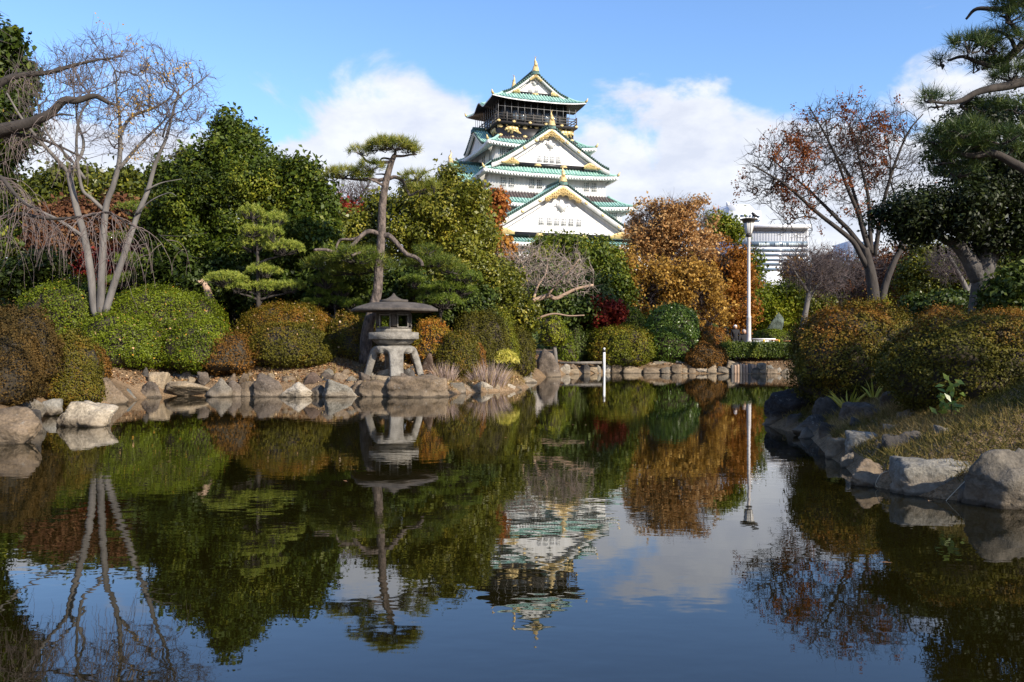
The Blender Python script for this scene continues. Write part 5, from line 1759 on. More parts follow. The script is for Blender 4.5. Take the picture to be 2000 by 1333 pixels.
srcs = [(L7[7][0], 62, .4, 1.35), (L7[6][0], 38, .4, 1.2), (L7[0][0][20:], 22, .25, .65), (L7[3][0], 20, .3, .8), (L7[8][0], 7, .4, 1.2), (L7[9][0], 4, .3, .7), (L7[1][0][15:], 30, .2, .6)]
for P, n, l0, l1 in srcs:
    for _ in range(n):
        p = P[rng.integers(len(P))]
        if p[0] > -5.6 and rng.random() < .80:
            continue
        Q = hang(p, rng.normal() * .6 + .25, rng.normal() * .6, rng.uniform(l0, l1))
        for _ in range(2):
            hang(Q[rng.integers(2, 6)], rng.normal() * .6, rng.normal() * .6, rng.uniform(.25, .7) * l1, .004)
V, Q = edge_tubes(np.concatenate(EA), np.concatenate(EB), np.concatenate(RA), np.concatenate(RB), 4)
build('twig_crown', V, Q, mat_basic('cherry_twig', (0.17, 0.13, 0.115), 0.85, noise=(0.10, 0.075, 0.065), scale=3), wc)
# fine upright twigs on the upper limbs
EA, EB, RA, RB = [], [], [], []
for P, n in ((L7[1][0][10:], 60), (L7[0][0][30:], 40), (L7[2][0], 30), (L7[3][0], 16)):
    for _ in range(n):
        p = P[rng.integers(len(P))]
        v = unit(rng.normal(size=3) + [.4, 0, .4])
        l = rng.uniform(.2, .6)
        m = p + v * l * .5
        e = m + unit(v + rng.normal(size=3) * .4) * l * .5
        EA += [p, m]
        EB += [m, e]
        RA += [.006, .004]
        RB += [.004, .002]
V, Q = edge_tubes(np.array(EA), np.array(EB), np.array(RA), np.array(RB), 3)
build('twig_crown', V, Q, BARK_TWIG, wc)

# evergreen outside the view, added to shade the near bank


def free_tree(name, label, x, y, r, h, mat, **kw):
    z = gz(x, y)
    t = empty(name, (x, y, z - .05), label, 'tree')
    MB().tube([(x, y, z - .05), (x + .1, y, z + h * .4), (x, y + .1, z + h * .8)], [.35, .28, .12], 9).done('trunk', BARK_DARK, t, smooth=True)
    lobes = []
    for i in range(7):
        a = i * 2.4
        lobes.append((np.array([x + math.cos(a) * r * .5, y + math.sin(a) * r * .5, z + h * (.45 + .09 * (i % 5))]), np.array([r * .62, r * .62, h * .17])))
    foliage('crown', lobes, mat, t, **kw)



t = empty('evergreen_tree', (12.0, 7.2, gz(12.0, 7.2) - .05), 'unseen flat-crowned evergreen added on the near bank to shade the bronze azaleas', 'tree')
MB().tube([(12.0, 7.2, gz(12.0, 7.2) - .05), (12.2, 7.2, 2.8), (12.0, 7.4, 5.0)], [.26, .2, .1], 9).done('trunk', BARK_DARK, t, smooth=True)
foliage('crown', [(np.array([11.7, 8.9, 5.3]), np.array([1.9, 2.0, .75])), (np.array([12.2, 6.4, 5.1]), np.array([1.9, 1.9, .7])), (np.array([12.3, 10.6, 5.6]), np.array([1.8, 1.8, .7]))], LEAF['deep'], t, spacing=.5, per=34, L=.2, W=.1, tint_mu=.4, gap=.38, inner=False)
# ------------------------------------------------------------------ clipped bushes
G_AZ = 'clipped azaleas on the left bank'
G_FAR = 'clipped bushes on the far bank'
bush('azalea_bush', 'fresh green azalea mound at the foot of the bare grey tree, to its left', 50, 235, 552, 690, 26.2, LEAF['fresh'], G_AZ, dens=1.1, tmu=.30, speck=.012, wob=.10)
bush('azalea_bush', 'large fresh green azalea mound behind the two front green ones, flecked with fallen leaves', 208, 430, 562, 690, 27.2, LEAF['fresh'], G_AZ, dens=1.1, tmu=.36, speck=.016, wob=.08)
bush('azalea_bush', 'fresh green azalea mound at the front, below the bare grey tree', 152, 328, 616, 722, 25.0, LEAF['fresh'], G_AZ, dens=1.2, tmu=.38, speck=.012, wob=.09)
bush('azalea_bush', 'fresh green azalea mound next to the small reddish bush', 322, 455, 622, 722, 25.3, LEAF['fresh'], G_AZ, dens=1.2, tmu=.40, speck=.01, wob=.09)
bush('azalea_bush', 'small brownish azalea between the bronze bush and the front green mound', 150, 214, 678, 748, 22.8, LEAF['azrust'], G_AZ, tmu=.45)
bush('azalea_bush', 'bronze green azalea overhanging the large dark shore boulder', 72, 196, 652, 778, 19.0, LEAF['azdark'], G_AZ, dens=1.1, L=.045, W=.025, tmu=.42, wob=.1)
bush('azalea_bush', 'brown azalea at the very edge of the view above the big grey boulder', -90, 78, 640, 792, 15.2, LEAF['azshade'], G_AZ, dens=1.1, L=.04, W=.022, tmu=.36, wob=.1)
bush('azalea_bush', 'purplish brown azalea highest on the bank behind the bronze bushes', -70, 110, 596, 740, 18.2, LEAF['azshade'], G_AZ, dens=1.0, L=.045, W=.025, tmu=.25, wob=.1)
bush('azalea_bush', 'small sparse reddish azalea on the leaf-strewn slope', 392, 492, 656, 726, 25.1, LEAF['azrust'], G_AZ, dens=.8, tmu=.45, wob=.14, scruff=.10)
bush('azalea_bush', 'smooth domed bronze azalea sprinkled with pale fallen leaves', 466, 662, 593, 700, 27.6, LEAF['azbrown'], G_AZ, dens=1.3, L=.05, W=.028, tmu=.46, speck=.0, wob=.04, scruff=.03)
bush('azalea_bush', 'olive green azalea in front of the smooth bronze dome', 486, 648, 632, 718, 25.9, LEAF['azdark'], G_AZ, dens=1.2, tmu=.36, wob=.08)
bush('azalea_bush', 'uneven bronze azalea left of the stone lantern legs', 636, 735, 614, 712, 27.0, LEAF['azdark'], G_AZ, tmu=.5, wob=.14)
bush('azalea_bush', 'low green azalea behind the leaning pine trunk base', 640, 760, 598, 690, 29.0, LEAF['yellowgreen'], G_AZ, tmu=.35, wob=.1)
bush('azalea_bush', 'reddish azalea just right of the stone lantern fire box', 795, 888, 624, 706, 27.6, LEAF['azmix'], G_AZ, dens=1.1, tmu=.72, wob=.1)
bush('azalea_bush', 'olive azalea behind the dry reeds', 850, 935, 648, 716, 27.2, LEAF['azdark'], G_AZ, tmu=.42, wob=.1)
bush('azalea_bush', 'green domed azalea above the dry reeds', 878, 990, 609, 705, 29.4, LEAF['azdark'], G_AZ, dens=1.1, tmu=.24, wob=.08)
bush('azalea_bush', 'olive yellow azalea at the back under the olive trees', 900, 1008, 598, 680, 31.2, LEAF['azmix'], G_AZ, tmu=.35, wob=.1)
bush('azalea_bush', 'olive azalea under the bare twisted tree', 978, 1044, 642, 700, 32.0, LEAF['azdark'], G_AZ, tmu=.32, wob=.1)
bush('azalea_bush', 'small rust-tipped azalea between the reeds and the green dome', 912, 948, 672, 712, 27.6, LEAF['azrust'], G_AZ, tmu=.6, wob=.1)
# far bank
bush('clipped_bush', 'tall round clipped bush, dark green and glossy, like a ball on the far bank', 1262, 1363, 597, 712, 42.9, LEAF['glossy'], G_FAR, L=.10, W=.05, dens=1.7, tmu=.42, wob=.03, mound=.45, power=2.6, patch=.12)
bush('clipped_bush', 'wide low clipped bush turning orange on top, left of the round ball', 1150, 1272, 640, 714, 42.6, LEAF['azmix'], G_FAR, L=.09, W=.045, dens=1.5, tmu=.38, wob=.08, power=2.8, rust_top=.2)
bush('clipped_bush', 'lower yellow green clipped bush touching the wide orange-topped one', 1132, 1195, 638, 712, 43.2, LEAF['azmix'], G_FAR, L=.09, W=.045, dens=1.4, tmu=.22, wob=.1)
bush('clipped_bush', 'domed dark green bush behind the wide orange-topped bush', 1192, 1270, 604, 690, 45.5, LEAF['yellowgreen'], G_FAR, L=.10, W=.05, dens=1.4, tmu=.28, wob=.08)
bush('clipped_bush', 'dark green bush in shade behind the upright dark stone', 1088, 1150, 636, 712, 42.9, LEAF['deep'], G_FAR, L=.1, W=.05, dens=1.3, tmu=.6, wob=.16)
bush('clipped_bush', 'bright green low bush beside the upright dark stone', 1090, 1128, 662, 712, 42.3, LEAF['fresh'], G_FAR, L=.09, W=.045, dens=1.3, tmu=.35, wob=.14)
bush('clipped_bush', 'small yellow-leaved bush on a pale trunk behind the upright dark stone', 1055, 1108, 622, 676, 39.5, LEAF['yellowgreen'], G_FAR, L=.09, W=.045, dens=1.0, tmu=.6, wob=.2, ground=False)
MB().tube([base_of(1086, 39.5), at(1084, 690, 39.5), at(1080, 650, 39.5)], [.11, .10, .06], 8).done('trunk', BARK_GREY, [o for o in bpy.data.objects if o.name.startswith('clipped_bush') and o.parent is None][-1], smooth=True)
bush('clipped_bush', 'bronze bush with two lobes between the round ball and the long hedge, lower lobe', 1340, 1418, 672, 724, 42.0, LEAF['azrust'], G_FAR, L=.08, W=.04, dens=1.2, tmu=.5, wob=.12)
bush('clipped_bush', 'bronze bush behind the lower bronze one, reaching higher than the hedge', 1352, 1428, 643, 700, 43.0, LEAF['azbrown'], G_FAR, L=.08, W=.04, dens=1.3, tmu=.62, wob=.12)
# flat-topped hedge
hz = gz(14.5, 42.6)
hd = empty('hedge', (12.3, 42.4, hz), 'long flat-topped dark green hedge along the far bank under the white lamp post', 'hedge')
n = 15000
P = rng.random((n, 3))
x0, x1 = (1408 - 1000) / F * 42.2, (1600 - 1000) / F * 42.2
face = rng.random(n)
X = x0 + (x1 - x0) * P[:, 0]
top = H + (YH - 673) / F * 42.2
Y = np.where(face < .62, 41.9, 41.9 + 1.0 * P[:, 1])
Z = np.where(face < .62, hz + .02 + (top - hz) * P[:, 2], top)
Nf = np.where((face < .62)[:, None], np.array([[0, -1, .2]]), np.array([[0, -.2, 1.0]]))
C = np.stack([X, Y, Z], 1) + rng.normal(size=(n, 3)) * .06 + Nf * (.12 * vnoise(np.stack([X, Y, Z], 1), 1.5, 3))[:, None]
V, Q = leaf_mesh(C, unit(Nf + rng.normal(size=(n, 3)) * .5), .10 * (.7 + .6 * rng.random(n)), .05 * (.7 + .6 * rng.random(n)))
build('foliage', V, Q, LEAF['evergreen'], hd, tint=np.clip(.5 + rng.normal(0, .15, n) + .3 * vnoise(C, 1.2, 3), 0, 1))
MB().box(x0 + .08, x1, 42.0, 42.85, hz - .05, top - .07).done('stems', CORE, hd)  # solid dark box standing for the dim inside of the hedge
# bronze bushes on the near right bank
G_NR = 'large bronze azaleas on the near bank'
bush('azalea_bush', 'broad bronze azalea overhanging the dark sloping boulder at the water', 1548, 1805, 598, 802, 14.9, LEAF['azdark'], G_NR, L=.044, W=.024, dens=1.25, tmu=.32, wob=.11, patch=.35, rust_top=.38, scruff=.04, mound=.45)
bush('azalea_bush', 'nearest azalea, dark green in front with a bronze top, above the dry grass slope', 1738, 2050, 611, 838, 11.6, LEAF['azdark'], G_NR, L=.040, W=.022, dens=1.5, tmu=.24, wob=.10, patch=.3, rust_top=.38, scruff=.035, mound=.5)
bush('azalea_bush', 'low bronze azalea peeking between the two big ones', 1782, 1905, 598, 700, 17.0, LEAF['azbrown'], G_NR, L=.036, W=.02, dens=1.2, tmu=.55, wob=.07)
bush('azalea_bush', 'bronze azalea behind the others at the foot of the thick trunk', 1880, 2030, 606, 700, 17.6, LEAF['azbrown'], G_NR, L=.036, W=.02, dens=1.1, tmu=.58, wob=.07)
bush('azalea_bush', 'small yellowing azalea behind the broad bronze one at the rust-leaved tree', 1655, 1770, 590, 690, 20.5, LEAF['azmix'], G_NR, L=.045, W=.025, dens=1.0, tmu=.55, wob=.07)

# ------------------------------------------------------------------ rocks


def mat_rock():
    m = bpy.data.materials.new('weathered_rock')
    n, l = nodes_of(m)
    b = n['Principled BSDF']
    b.inputs['Roughness'].default_value = .85
    b.inputs['Specular IOR Level'].default_value = .25
    oi = n.new('ShaderNodeObjectInfo')
    t = n.new('ShaderNodeTexCoord')
    ad = n.new('ShaderNodeVectorMath')
    ad.operation = 'ADD'
    sc_ = n.new('ShaderNodeVectorMath')
    sc_.operation = 'SCALE'
    cx = n.new('ShaderNodeCombineXYZ')
    for i in range(3):
        l.new(oi.outputs['Random'], cx.inputs[i])
    l.new(cx.outputs[0], sc_.inputs[0])
    sc_.inputs['Scale'].default_value = 37.0
    l.new(t.outputs['Object'], ad.inputs[0])
    l.new(sc_.outputs[0], ad.inputs[1])

    def noise(scale, detail, rough):
        a = n.new('ShaderNodeTexNoise')
        a.inputs['Scale'].default_value = scale
        a.inputs['Detail'].default_value = detail
        a.inputs['Roughness'].default_value = rough
        l.new(ad.outputs[0], a.inputs['Vector'])
        return a.outputs['Fac']
    big, fine = noise(2.4, 8, .65), noise(22, 6, .7)
    r = n.new('ShaderNodeMapRange')
    r.inputs['From Min'].default_value, r.inputs['From Max'].default_value = .3, .72
    r.inputs['To Min'].default_value, r.inputs['To Max'].default_value = .42, 1.5
    l.new(big, r.inputs['Value'])
    r2 = n.new('ShaderNodeMapRange')
    r2.inputs['From Min'].default_value, r2.inputs['From Max'].default_value = .3, .7
    r2.inputs['To Min'].default_value, r2.inputs['To Max'].default_value = .55, 1.4
    l.new(fine, r2.inputs['Value'])
    mu = n.new('ShaderNodeMath')
    mu.operation = 'MULTIPLY'
    l.new(r.outputs[0], mu.inputs[0])
    l.new(r2.outputs[0], mu.inputs[1])
    c1 = n.new('ShaderNodeVectorMath')
    c1.operation = 'SCALE'
    l.new(oi.outputs['Color'], c1.inputs[0])
    l.new(mu.outputs[0], c1.inputs['Scale'])
    # pale lichen flecks
    lf = n.new('ShaderNodeMapRange')
    lf.inputs['From Min'].default_value, lf.inputs['From Max'].default_value = .60, .68
    lf.inputs['To Max'].default_value = .5
    l.new(noise(7, 5, .75), lf.inputs['Value'])
    m1 = n.new('ShaderNodeMix')
    m1.data_type = 'RGBA'
    l.new(lf.outputs[0], m1.inputs['Factor'])
    l.new(c1.outputs[0], m1.inputs['A'])
    m1.inputs['B'].default_value = (.30, .285, .25, 1)
    # tan silt line left by the pond, damp dark edge right at the water
    ge = n.new('ShaderNodeNewGeometry')
    sp = n.new('ShaderNodeSeparateXYZ')
    l.new(ge.outputs['Position'], sp.inputs[0])
    z2 = n.new('ShaderNodeMath')
    z2.operation = 'MULTIPLY_ADD'
    l.new(big, z2.inputs[0])
    z2.inputs[1].default_value = .16
    l.new(sp.outputs['Z'], z2.inputs[2])
    sl = n.new('ShaderNodeMapRange')
    sl.inputs['From Min'].default_value, sl.inputs['From Max'].default_value = .30, .16
    sl.inputs['To Max'].default_value = .55
    l.new(z2.outputs[0], sl.inputs['Value'])
    m2 = n.new('ShaderNodeMix')
    m2.data_type = 'RGBA'
    l.new(sl.outputs[0], m2.inputs['Factor'])
    l.new(m1.outputs['Result'], m2.inputs['A'])
    m2.inputs['B'].default_value = (.23, .18, .125, 1)
    wet = n.new('ShaderNodeMapRange')
    wet.inputs['From Min'].default_value, wet.inputs['From Max'].default_value = .125, .10
    wet.inputs['To Max'].default_value = .75
    l.new(z2.outputs[0], wet.inputs['Value'])
    m3 = n.new('ShaderNodeMix')
    m3.data_type = 'RGBA'
    l.new(wet.outputs[0], m3.inputs['Factor'])
    l.new(m2.outputs['Result'], m3.inputs['A'])
    m3.inputs['B'].default_value = (.045, .036, .026, 1)
    l.new(m3.outputs['Result'], b.inputs['Base Color'])
    bp = n.new('ShaderNodeBump')
    bp.inputs['Strength'].default_value = .9
    bp.inputs['Distance'].default_value = .06
    hh = n.new('ShaderNodeMath')
    hh.operation = 'MULTIPLY_ADD'
    l.new(fine, hh.inputs[0])
    hh.inputs[1].default_value = .35
    l.new(big, hh.inputs[2])
    l.new(hh.outputs[0], bp.inputs['Height'])
    l.new(bp.outputs[0], b.inputs['Normal'])
    return m


M_rock = mat_rock()
_bm = bmesh.new()
bmesh.ops.create_icosphere(_bm, subdivisions=5, radius=1)
ICO_V = np.array([v.co[:] for v in _bm.verts])
ICO_F = np.array([[v.index for v in f.verts] for f in _bm.faces])
_bm.free()
_bm = bmesh.new()
bmesh.ops.create_icosphere(_bm, subdivisions=4, radius=1)
ICO4_V = np.array([v.co[:] for v in _bm.verts])
ICO4_F = np.array([[v.index for v in f.verts] for f in _bm.faces])
_bm.free()
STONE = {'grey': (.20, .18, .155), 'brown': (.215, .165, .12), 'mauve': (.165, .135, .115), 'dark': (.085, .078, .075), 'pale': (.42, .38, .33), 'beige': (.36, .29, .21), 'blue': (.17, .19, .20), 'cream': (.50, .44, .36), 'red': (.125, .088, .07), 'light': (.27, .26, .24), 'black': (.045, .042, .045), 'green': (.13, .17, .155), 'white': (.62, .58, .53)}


def rock(label, x0, x1, yt, yb, colour, d=None, group=None, seed=0, sharp=24, flat=False, peak=None, depth=.75, name='rock', cat='rock', sink=.3, nplanes=18, vert=None):
    r_ = np.random.default_rng(1000 + seed * 77 + int(x0 * 3 + yt))
    water_line = d is None
    if d is None:
        d = dwater(yb)
    k = d / F
    rx = (x1 - x0) / 2 * k
    zt = H + (YH - yt) * k
    zb = (0 if water_line else H + (YH - yb) * k) - sink * (zt - (0 if water_line else H + (YH - yb) * k)) - .05
    if group == 'stones edging the near right bank' and d > 9.3:
        g_ = gz(((x0 + x1) / 2 - 1000) * k, d)
        zt = max(zt, g_ + .5 * (y_h := (yb - yt) * k))
        zb = min(zb, g_ - .1)
    big = (x1 - x0) > 55
    Vs, Fs = (ICO_V, ICO_F) if big else (ICO4_V, ICO4_F)
    N = r_.normal(size=(nplanes, 3))
    N = N / np.linalg.norm(N, axis=1)[:, None]
    dd = r_.uniform(.62, .95, nplanes)
    if flat:
        N = np.concatenate([N, [[.05, -.06, 1.0]]])
        dd = np.append(dd, .5)
    if peak is not None:
        for a in np.linspace(0, 2 * math.pi, 6)[:-1] + .4:
            N = np.concatenate([N, unit(np.array([[math.cos(a), math.sin(a), peak]]))])
            dd = np.append(dd, .52)
    if vert:
        for a in (-1.57, -1.2 + .4 * r_.random(), -1.9, 0, 3.14):
            N = np.concatenate([N, [[math.cos(a), math.sin(a), .08]]])
            dd = np.append(dd, .62)
    q = np.clip(Vs @ N.T, 1e-3, None) / dd
    rad = (q ** sharp).sum(1) ** (-1 / sharp)
    ridge = 1 - np.abs(vnoise(Vs * 2.6 + seed * 1.7 + x0 * .03, 1.0, 3))
    rad *= 1 + .16 * vnoise(Vs * 1.6 + seed * 3.3 + x0 * .01, 1.0, 2) + .06 * vnoise(Vs * 5 + seed + x0 * .02, 1.0, 3) + .022 * vnoise(Vs * 16 + seed, 1.0, 3) - .10 * np.clip(ridge - .88, 0, 1) * 6
    P = Vs * rad[:, None]
    mn, mx = P.min(0), P.max(0)
    P = (P - mn) / (mx - mn)
    cx = ((x0 + x1) / 2 - 1000) * k
    ry = rx * depth
    W = np.stack([cx - rx + 2 * rx * P[:, 0], d - (.15 * ry) + 2 * ry * (P[:, 1] - .25) * .8, zb + (zt - zb) * P[:, 2]], 1)
    o = build(name, W, Fs, M_rock, smooth=True)
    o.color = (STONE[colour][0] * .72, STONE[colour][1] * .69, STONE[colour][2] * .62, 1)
    tag(o, label, cat, group)
    return o


GL, GF, GN = 'stones edging the left shore', 'stones of the far pond wall', 'stones edging the near right bank'
for a in (
    ('big smooth grey brown boulder cut by the left edge of the view at the water', -70, 76, 795, 868, 'brown', 12.9),
    ('grey speckled stone behind the big edge boulder', 18, 84, 764, 812, 'grey', 16.2),
    ('dark stone lying low beside the big edge boulder', 46, 80, 800, 842, 'dark', 14.4),
    ('small pale grey speckled stone left of the cream boulder', 70, 120, 779, 808, 'light', 17.6),
):
    rock(*a[:6], d=a[6], group=GL)
rock('large cream boulder standing alone in the water near the left shore', 106, 216, 784, 833, 'cream', group=GL, nplanes=16, seed=3)
for a in (
    ('dark grey stone in the shade under the bronze azalea', 118, 172, 752, 790, 'dark', 19.6, {}),
    ('large grey boulder half in shadow below the overhanging bronze azalea', 160, 246, 738, 791, 'brown', 20.9, dict(peak=.55)),
    ('small grey stone wedged right of the half-shadowed boulder', 216, 240, 757, 779, 'grey', 22.8, {}),
    ('bluish grey wedge stone at the water in the left corner of the shore', 233, 268, 760, 784, 'blue', 22.4, dict(peak=.8)),
    ('tall dark stone leaning behind two low shore stones', 267, 296, 718, 762, 'dark', 24.4, dict(peak=1.0)),
    ('tan grey upright stone right of the tall dark leaning stone', 288, 330, 727, 776, 'beige', 24.1, {}),
    ('low brown stone in front of the tall dark leaning stone', 263, 315, 746, 780, 'mauve', 23.5, {}),
    ('layered beige ledge stone left of the grey triangular stone', 328, 408, 746, 775, 'beige', 24.0, dict(flat=True)),
    ('grey triangular stone in the left shore row', 402, 450, 739, 775, 'grey', 23.7, dict(peak=.75)),
    ('brown block right of the grey triangular stone', 440, 473, 743, 775, 'mauve', 24.0, dict(vert=True)),
    ('tan brown block left of the broad mauve stone', 470, 500, 745, 775, 'brown', 24.0, dict(vert=True)),
    ('broad squarish mauve stone with rounded shoulders', 495, 550, 731, 776, 'mauve', 23.9, dict(vert=True)),
    ('pale stone tapering to a point low in the left shore row', 539, 606, 747, 776, 'pale', 23.7, dict(peak=.8)),
    ('dark red brown angular stone perched above two shore stones', 586, 627, 728, 760, 'red', 24.3, {}),
    ('small dark stone at the water left of the light grey boulder', 605, 634, 753, 776, 'dark', 23.9, {}),
    ('olive brown flat stone behind the pale pointed stone', 546, 580, 736, 760, 'brown', 24.6, dict(flat=True)),
    ('pinkish brown stone above the light grey boulder, its longer side along the bank', 625, 652, 729, 752, 'mauve', 24.7, {}),
    ('brown stone with a tan rim above the light grey boulder', 646, 680, 729, 754, 'brown', 24.6, {}),
    ('light grey rounded boulder with a speckled top in the left shore row', 629, 694, 741, 777, 'light', 23.7, {}),
    ('brown stone squeezed right of the light grey boulder', 688, 716, 744, 777, 'brown', 24.0, dict(vert=True)),
    ('cracked dark brown block next to the largest boulder under the lantern', 704, 766, 744, 777, 'brown', 23.9, dict(vert=True, flat=True)),
    ('largest brown boulder, flat topped, right under the stone lantern', 756, 874, 734, 777, 'brown', 23.8, dict(flat=True, vert=True)),
    ('grey brown stone between the largest boulder and the small pale stones', 866, 908, 748, 770, 'grey', 25.4, {}),
    ('dark reddish rock standing behind the lantern leg', 818, 848, 690, 728, 'red', 26.8, {}),
    ('rounded dark stone seen under the lantern between its legs', 795, 818, 712, 738, 'dark', 26.6, {}),
    ('broad dark rock in shadow behind the left lantern leg', 706, 740, 640, 720, 'dark', 27.4, {}),
):
    rock(a[0], a[1] - 2.5, a[2] + 2.5, a[3] - 1, a[4] + 1, a[5], d=a[6], group=GL, **a[7])
for i, (x0, x1, yt, yb, c, lab) in enumerate(((903, 922, 752, 768, 'brown', 'small brown angular stone below the dry reeds'), (918, 940, 750, 767, 'cream', 'small cream stone below the dry reeds'), (936, 956, 756, 767, 'beige', 'tiny tan stone at the water below the dry reeds'), (940, 962, 748, 760, 'pale', 'small pale stone tucked in the roots of the dry reeds'), (957, 976, 752, 766, 'beige', 'small tan square stone below the dry reeds'), (974, 992, 757, 766, 'cream', 'small flat cream stone below the yellow bamboo grass'), (988, 1006, 753, 765, 'pale', 'small pale end stone at the tip of the reed bed'), (1002, 1018, 757, 764, 'brown', 'tiny brown stone ending the reed bed row'))):
    rock(lab, x0 - 2, x1 + 2, yt - 3, yb + 2, c, d=shore_d((x0 + x1) / 2, 20, 34) + .05, group='small stones edging the reed bed', nplanes=9, sink=.2)
rock('pale flat stone lying in the water left of the upright dark stone', 998, 1050, 735, 748, 'pale', d=31.9, group=GF, peak=.4)
rock('grey wedge stone behind the pale flat stone', 1008, 1040, 716, 744, 'light', d=34, group=GF, peak=.8)
rock('brownish stone beside the yellow bamboo grass', 984, 1014, 724, 748, 'brown', d=31, group=GF)
rock('tall upright dark stone with a rounded top at the water', 1046, 1096, 681, 739, 'mauve', d=37.2, group=GF, vert=True, name='standing_stone', cat='standing stone', nplanes=22, sharp=9, seed=4)
for i, (x, y, c) in enumerate(((206, 738, 'dark'), (218, 740, 'blue'), (238, 736, 'blue'), (258, 739, 'dark'))):
    rock(['small dark cobble, first of the four above the left shore corner', 'small bluish cobble next to the first dark one above the left shore', 'tallest bluish cobble of the four above the left shore corner', 'dark flat cobble, last of the four above the left shore corner'][i], x - 8, x + 8, y - 9, y + 7, c, d=24.6, group='cobbles above the left shore', nplanes=7)
# far wall
W_ = ((1092, 1114, 711, 732, 'pale', 'pale angular stone at the water right of the upright dark stone'), (1110, 1132, 720, 732, 'beige', 'low tan stone under the horizontal stone beam'), (1112, 1128, 711, 722, 'brown', 'small brown stone under the horizontal stone beam'), (1127, 1153, 711, 731, 'dark', 'dark grey rounded block under the stone beam'), (1149, 1168, 715, 731, 'beige', 'tan block right of the dark grey rounded block'), (1164, 1174, 712, 731, 'light', 'narrow grey stone next to the pale upright block'), (1173, 1196, 708, 731, 'white', 'whitish upright block behind the thin white pole'), (1193, 1219, 711, 729, 'brown', 'brown stone right of the whitish upright block'), (1214, 1257, 713, 731, 'beige', 'long tan grey stone with a smooth face in the far wall'), (1253, 1294, 718, 731, 'brown', 'long low brown stone in the far wall'), (1288, 1314, 717, 731, 'grey', 'rounded grey stone in front of the round ball bush'), (1310, 1334, 712, 731, 'brown', 'brown stone below the right edge of the round ball bush'), (1332, 1346, 719, 731, 'beige', 'small tan stone below the bronze bushes'), (1344, 1360, 719, 731, 'brown', 'small brown stone left of the cream block'), (1358, 1383, 720, 731, 'cream', 'cream block in the far wall below the bronze bushes'), (1380, 1402, 711, 731, 'beige', 'tall tan stone right of the cream block'), (1400, 1428, 716, 731, 'grey', 'grey brown wedge stone left of the short posts'), (1418, 1440, 703, 716, 'beige', 'tan stone in the upper course above the short posts'), (1422, 1446, 708, 720, 'dark', 'dark stone in the upper course above the short posts'), (1466, 1486, 717, 731, 'dark', 'dark block right of the short posts'), (1478, 1498, 709, 722, 'grey', 'grey boulder on top of the dark block at the far wall'), (1482, 1502, 719, 731, 'beige', 'tan stone under the grey boulder at the far wall'), (1496, 1520, 717, 731, 'brown', 'brown round stone near the end of the far wall'), (1498, 1512, 713, 722, 'light', 'small light stone near the end of the far wall'), (1514, 1527, 718, 732, 'pale', 'pale upright stone at the end of the far wall'), (1524, 1542, 720, 732, 'grey', 'grey stone meeting the bronze bush at the end of the far wall'), (1490, 1502, 729, 735, 'pale', 'tiny pale stone in the water before the far wall'))
for x0, x1, yt, yb, c, lab in W_:
    rock(lab, x0, x1, yt, yb, c, d=shore_d((x0 + x1) / 2, 36, 46) - .02, group=GF, vert=(yb - yt) > 11, nplanes=16, sink=.15)
for i, (x, w, y, c) in enumerate(((1228, 14, 709, 'light'), (1246, 14, 708, 'brown'), (1266, 16, 709, 'beige'), (1288, 18, 706, 'grey'), (1310, 16, 707, 'brown'), (1330, 14, 705, 'light'), (1210, 12, 707, 'brown'))):
    rock('small loose stone in the leaf litter below the far clipped bushes', x - w, x + w, y, y + 10, c, d=42.0, group='loose stones on top of the far wall', nplanes=8)
for i in range(9):
    x = 1430 + i * 5.6
    P = at(x, 731, 41.0)
    h_ = .36 + .1 * rng.random()
    o = MB().lathe((P[0], P[1], -.2), [(.068, 0), (.072, .3), (.07, .2 + h_), (.05, .23 + h_)], 9).done('short_post', BARK_TAN if i % 3 else BARK_GREY, smooth=False)
    tag(o, 'short round wooden post in the row of stakes at the far waterline', 'post', 'row of short posts at the far waterline')
mb = MB().frame(at(1134, 709, 41.2), np.array([1, .02, .01]), np.array([0, 1, 0]), np.array([0, 0, 1.]), 1.0, .16, .055)
tag(mb.done('stone_beam', mat_basic('worn_slab', (.19, .17, .145), .9, noise=(.11, .095, .08), scale=5, bump=.02, bscale=18)), 'long horizontal stone beam resting on the far wall', 'stone slab')
mb = MB().tube(smooth_path([at(298, 733, 25.2), at(330, 736, 25.1), at(365, 738, 25), at(396, 737, 25)], 4), [.08, .1, .1, .11, .1, .1, .1, .09, .1, .1, .08, .08, .05], 7)
tag(mb.done('driftwood_log', BARK_GREY, smooth=True), 'weathered grey log lying on the leaf-strewn bank', 'log')

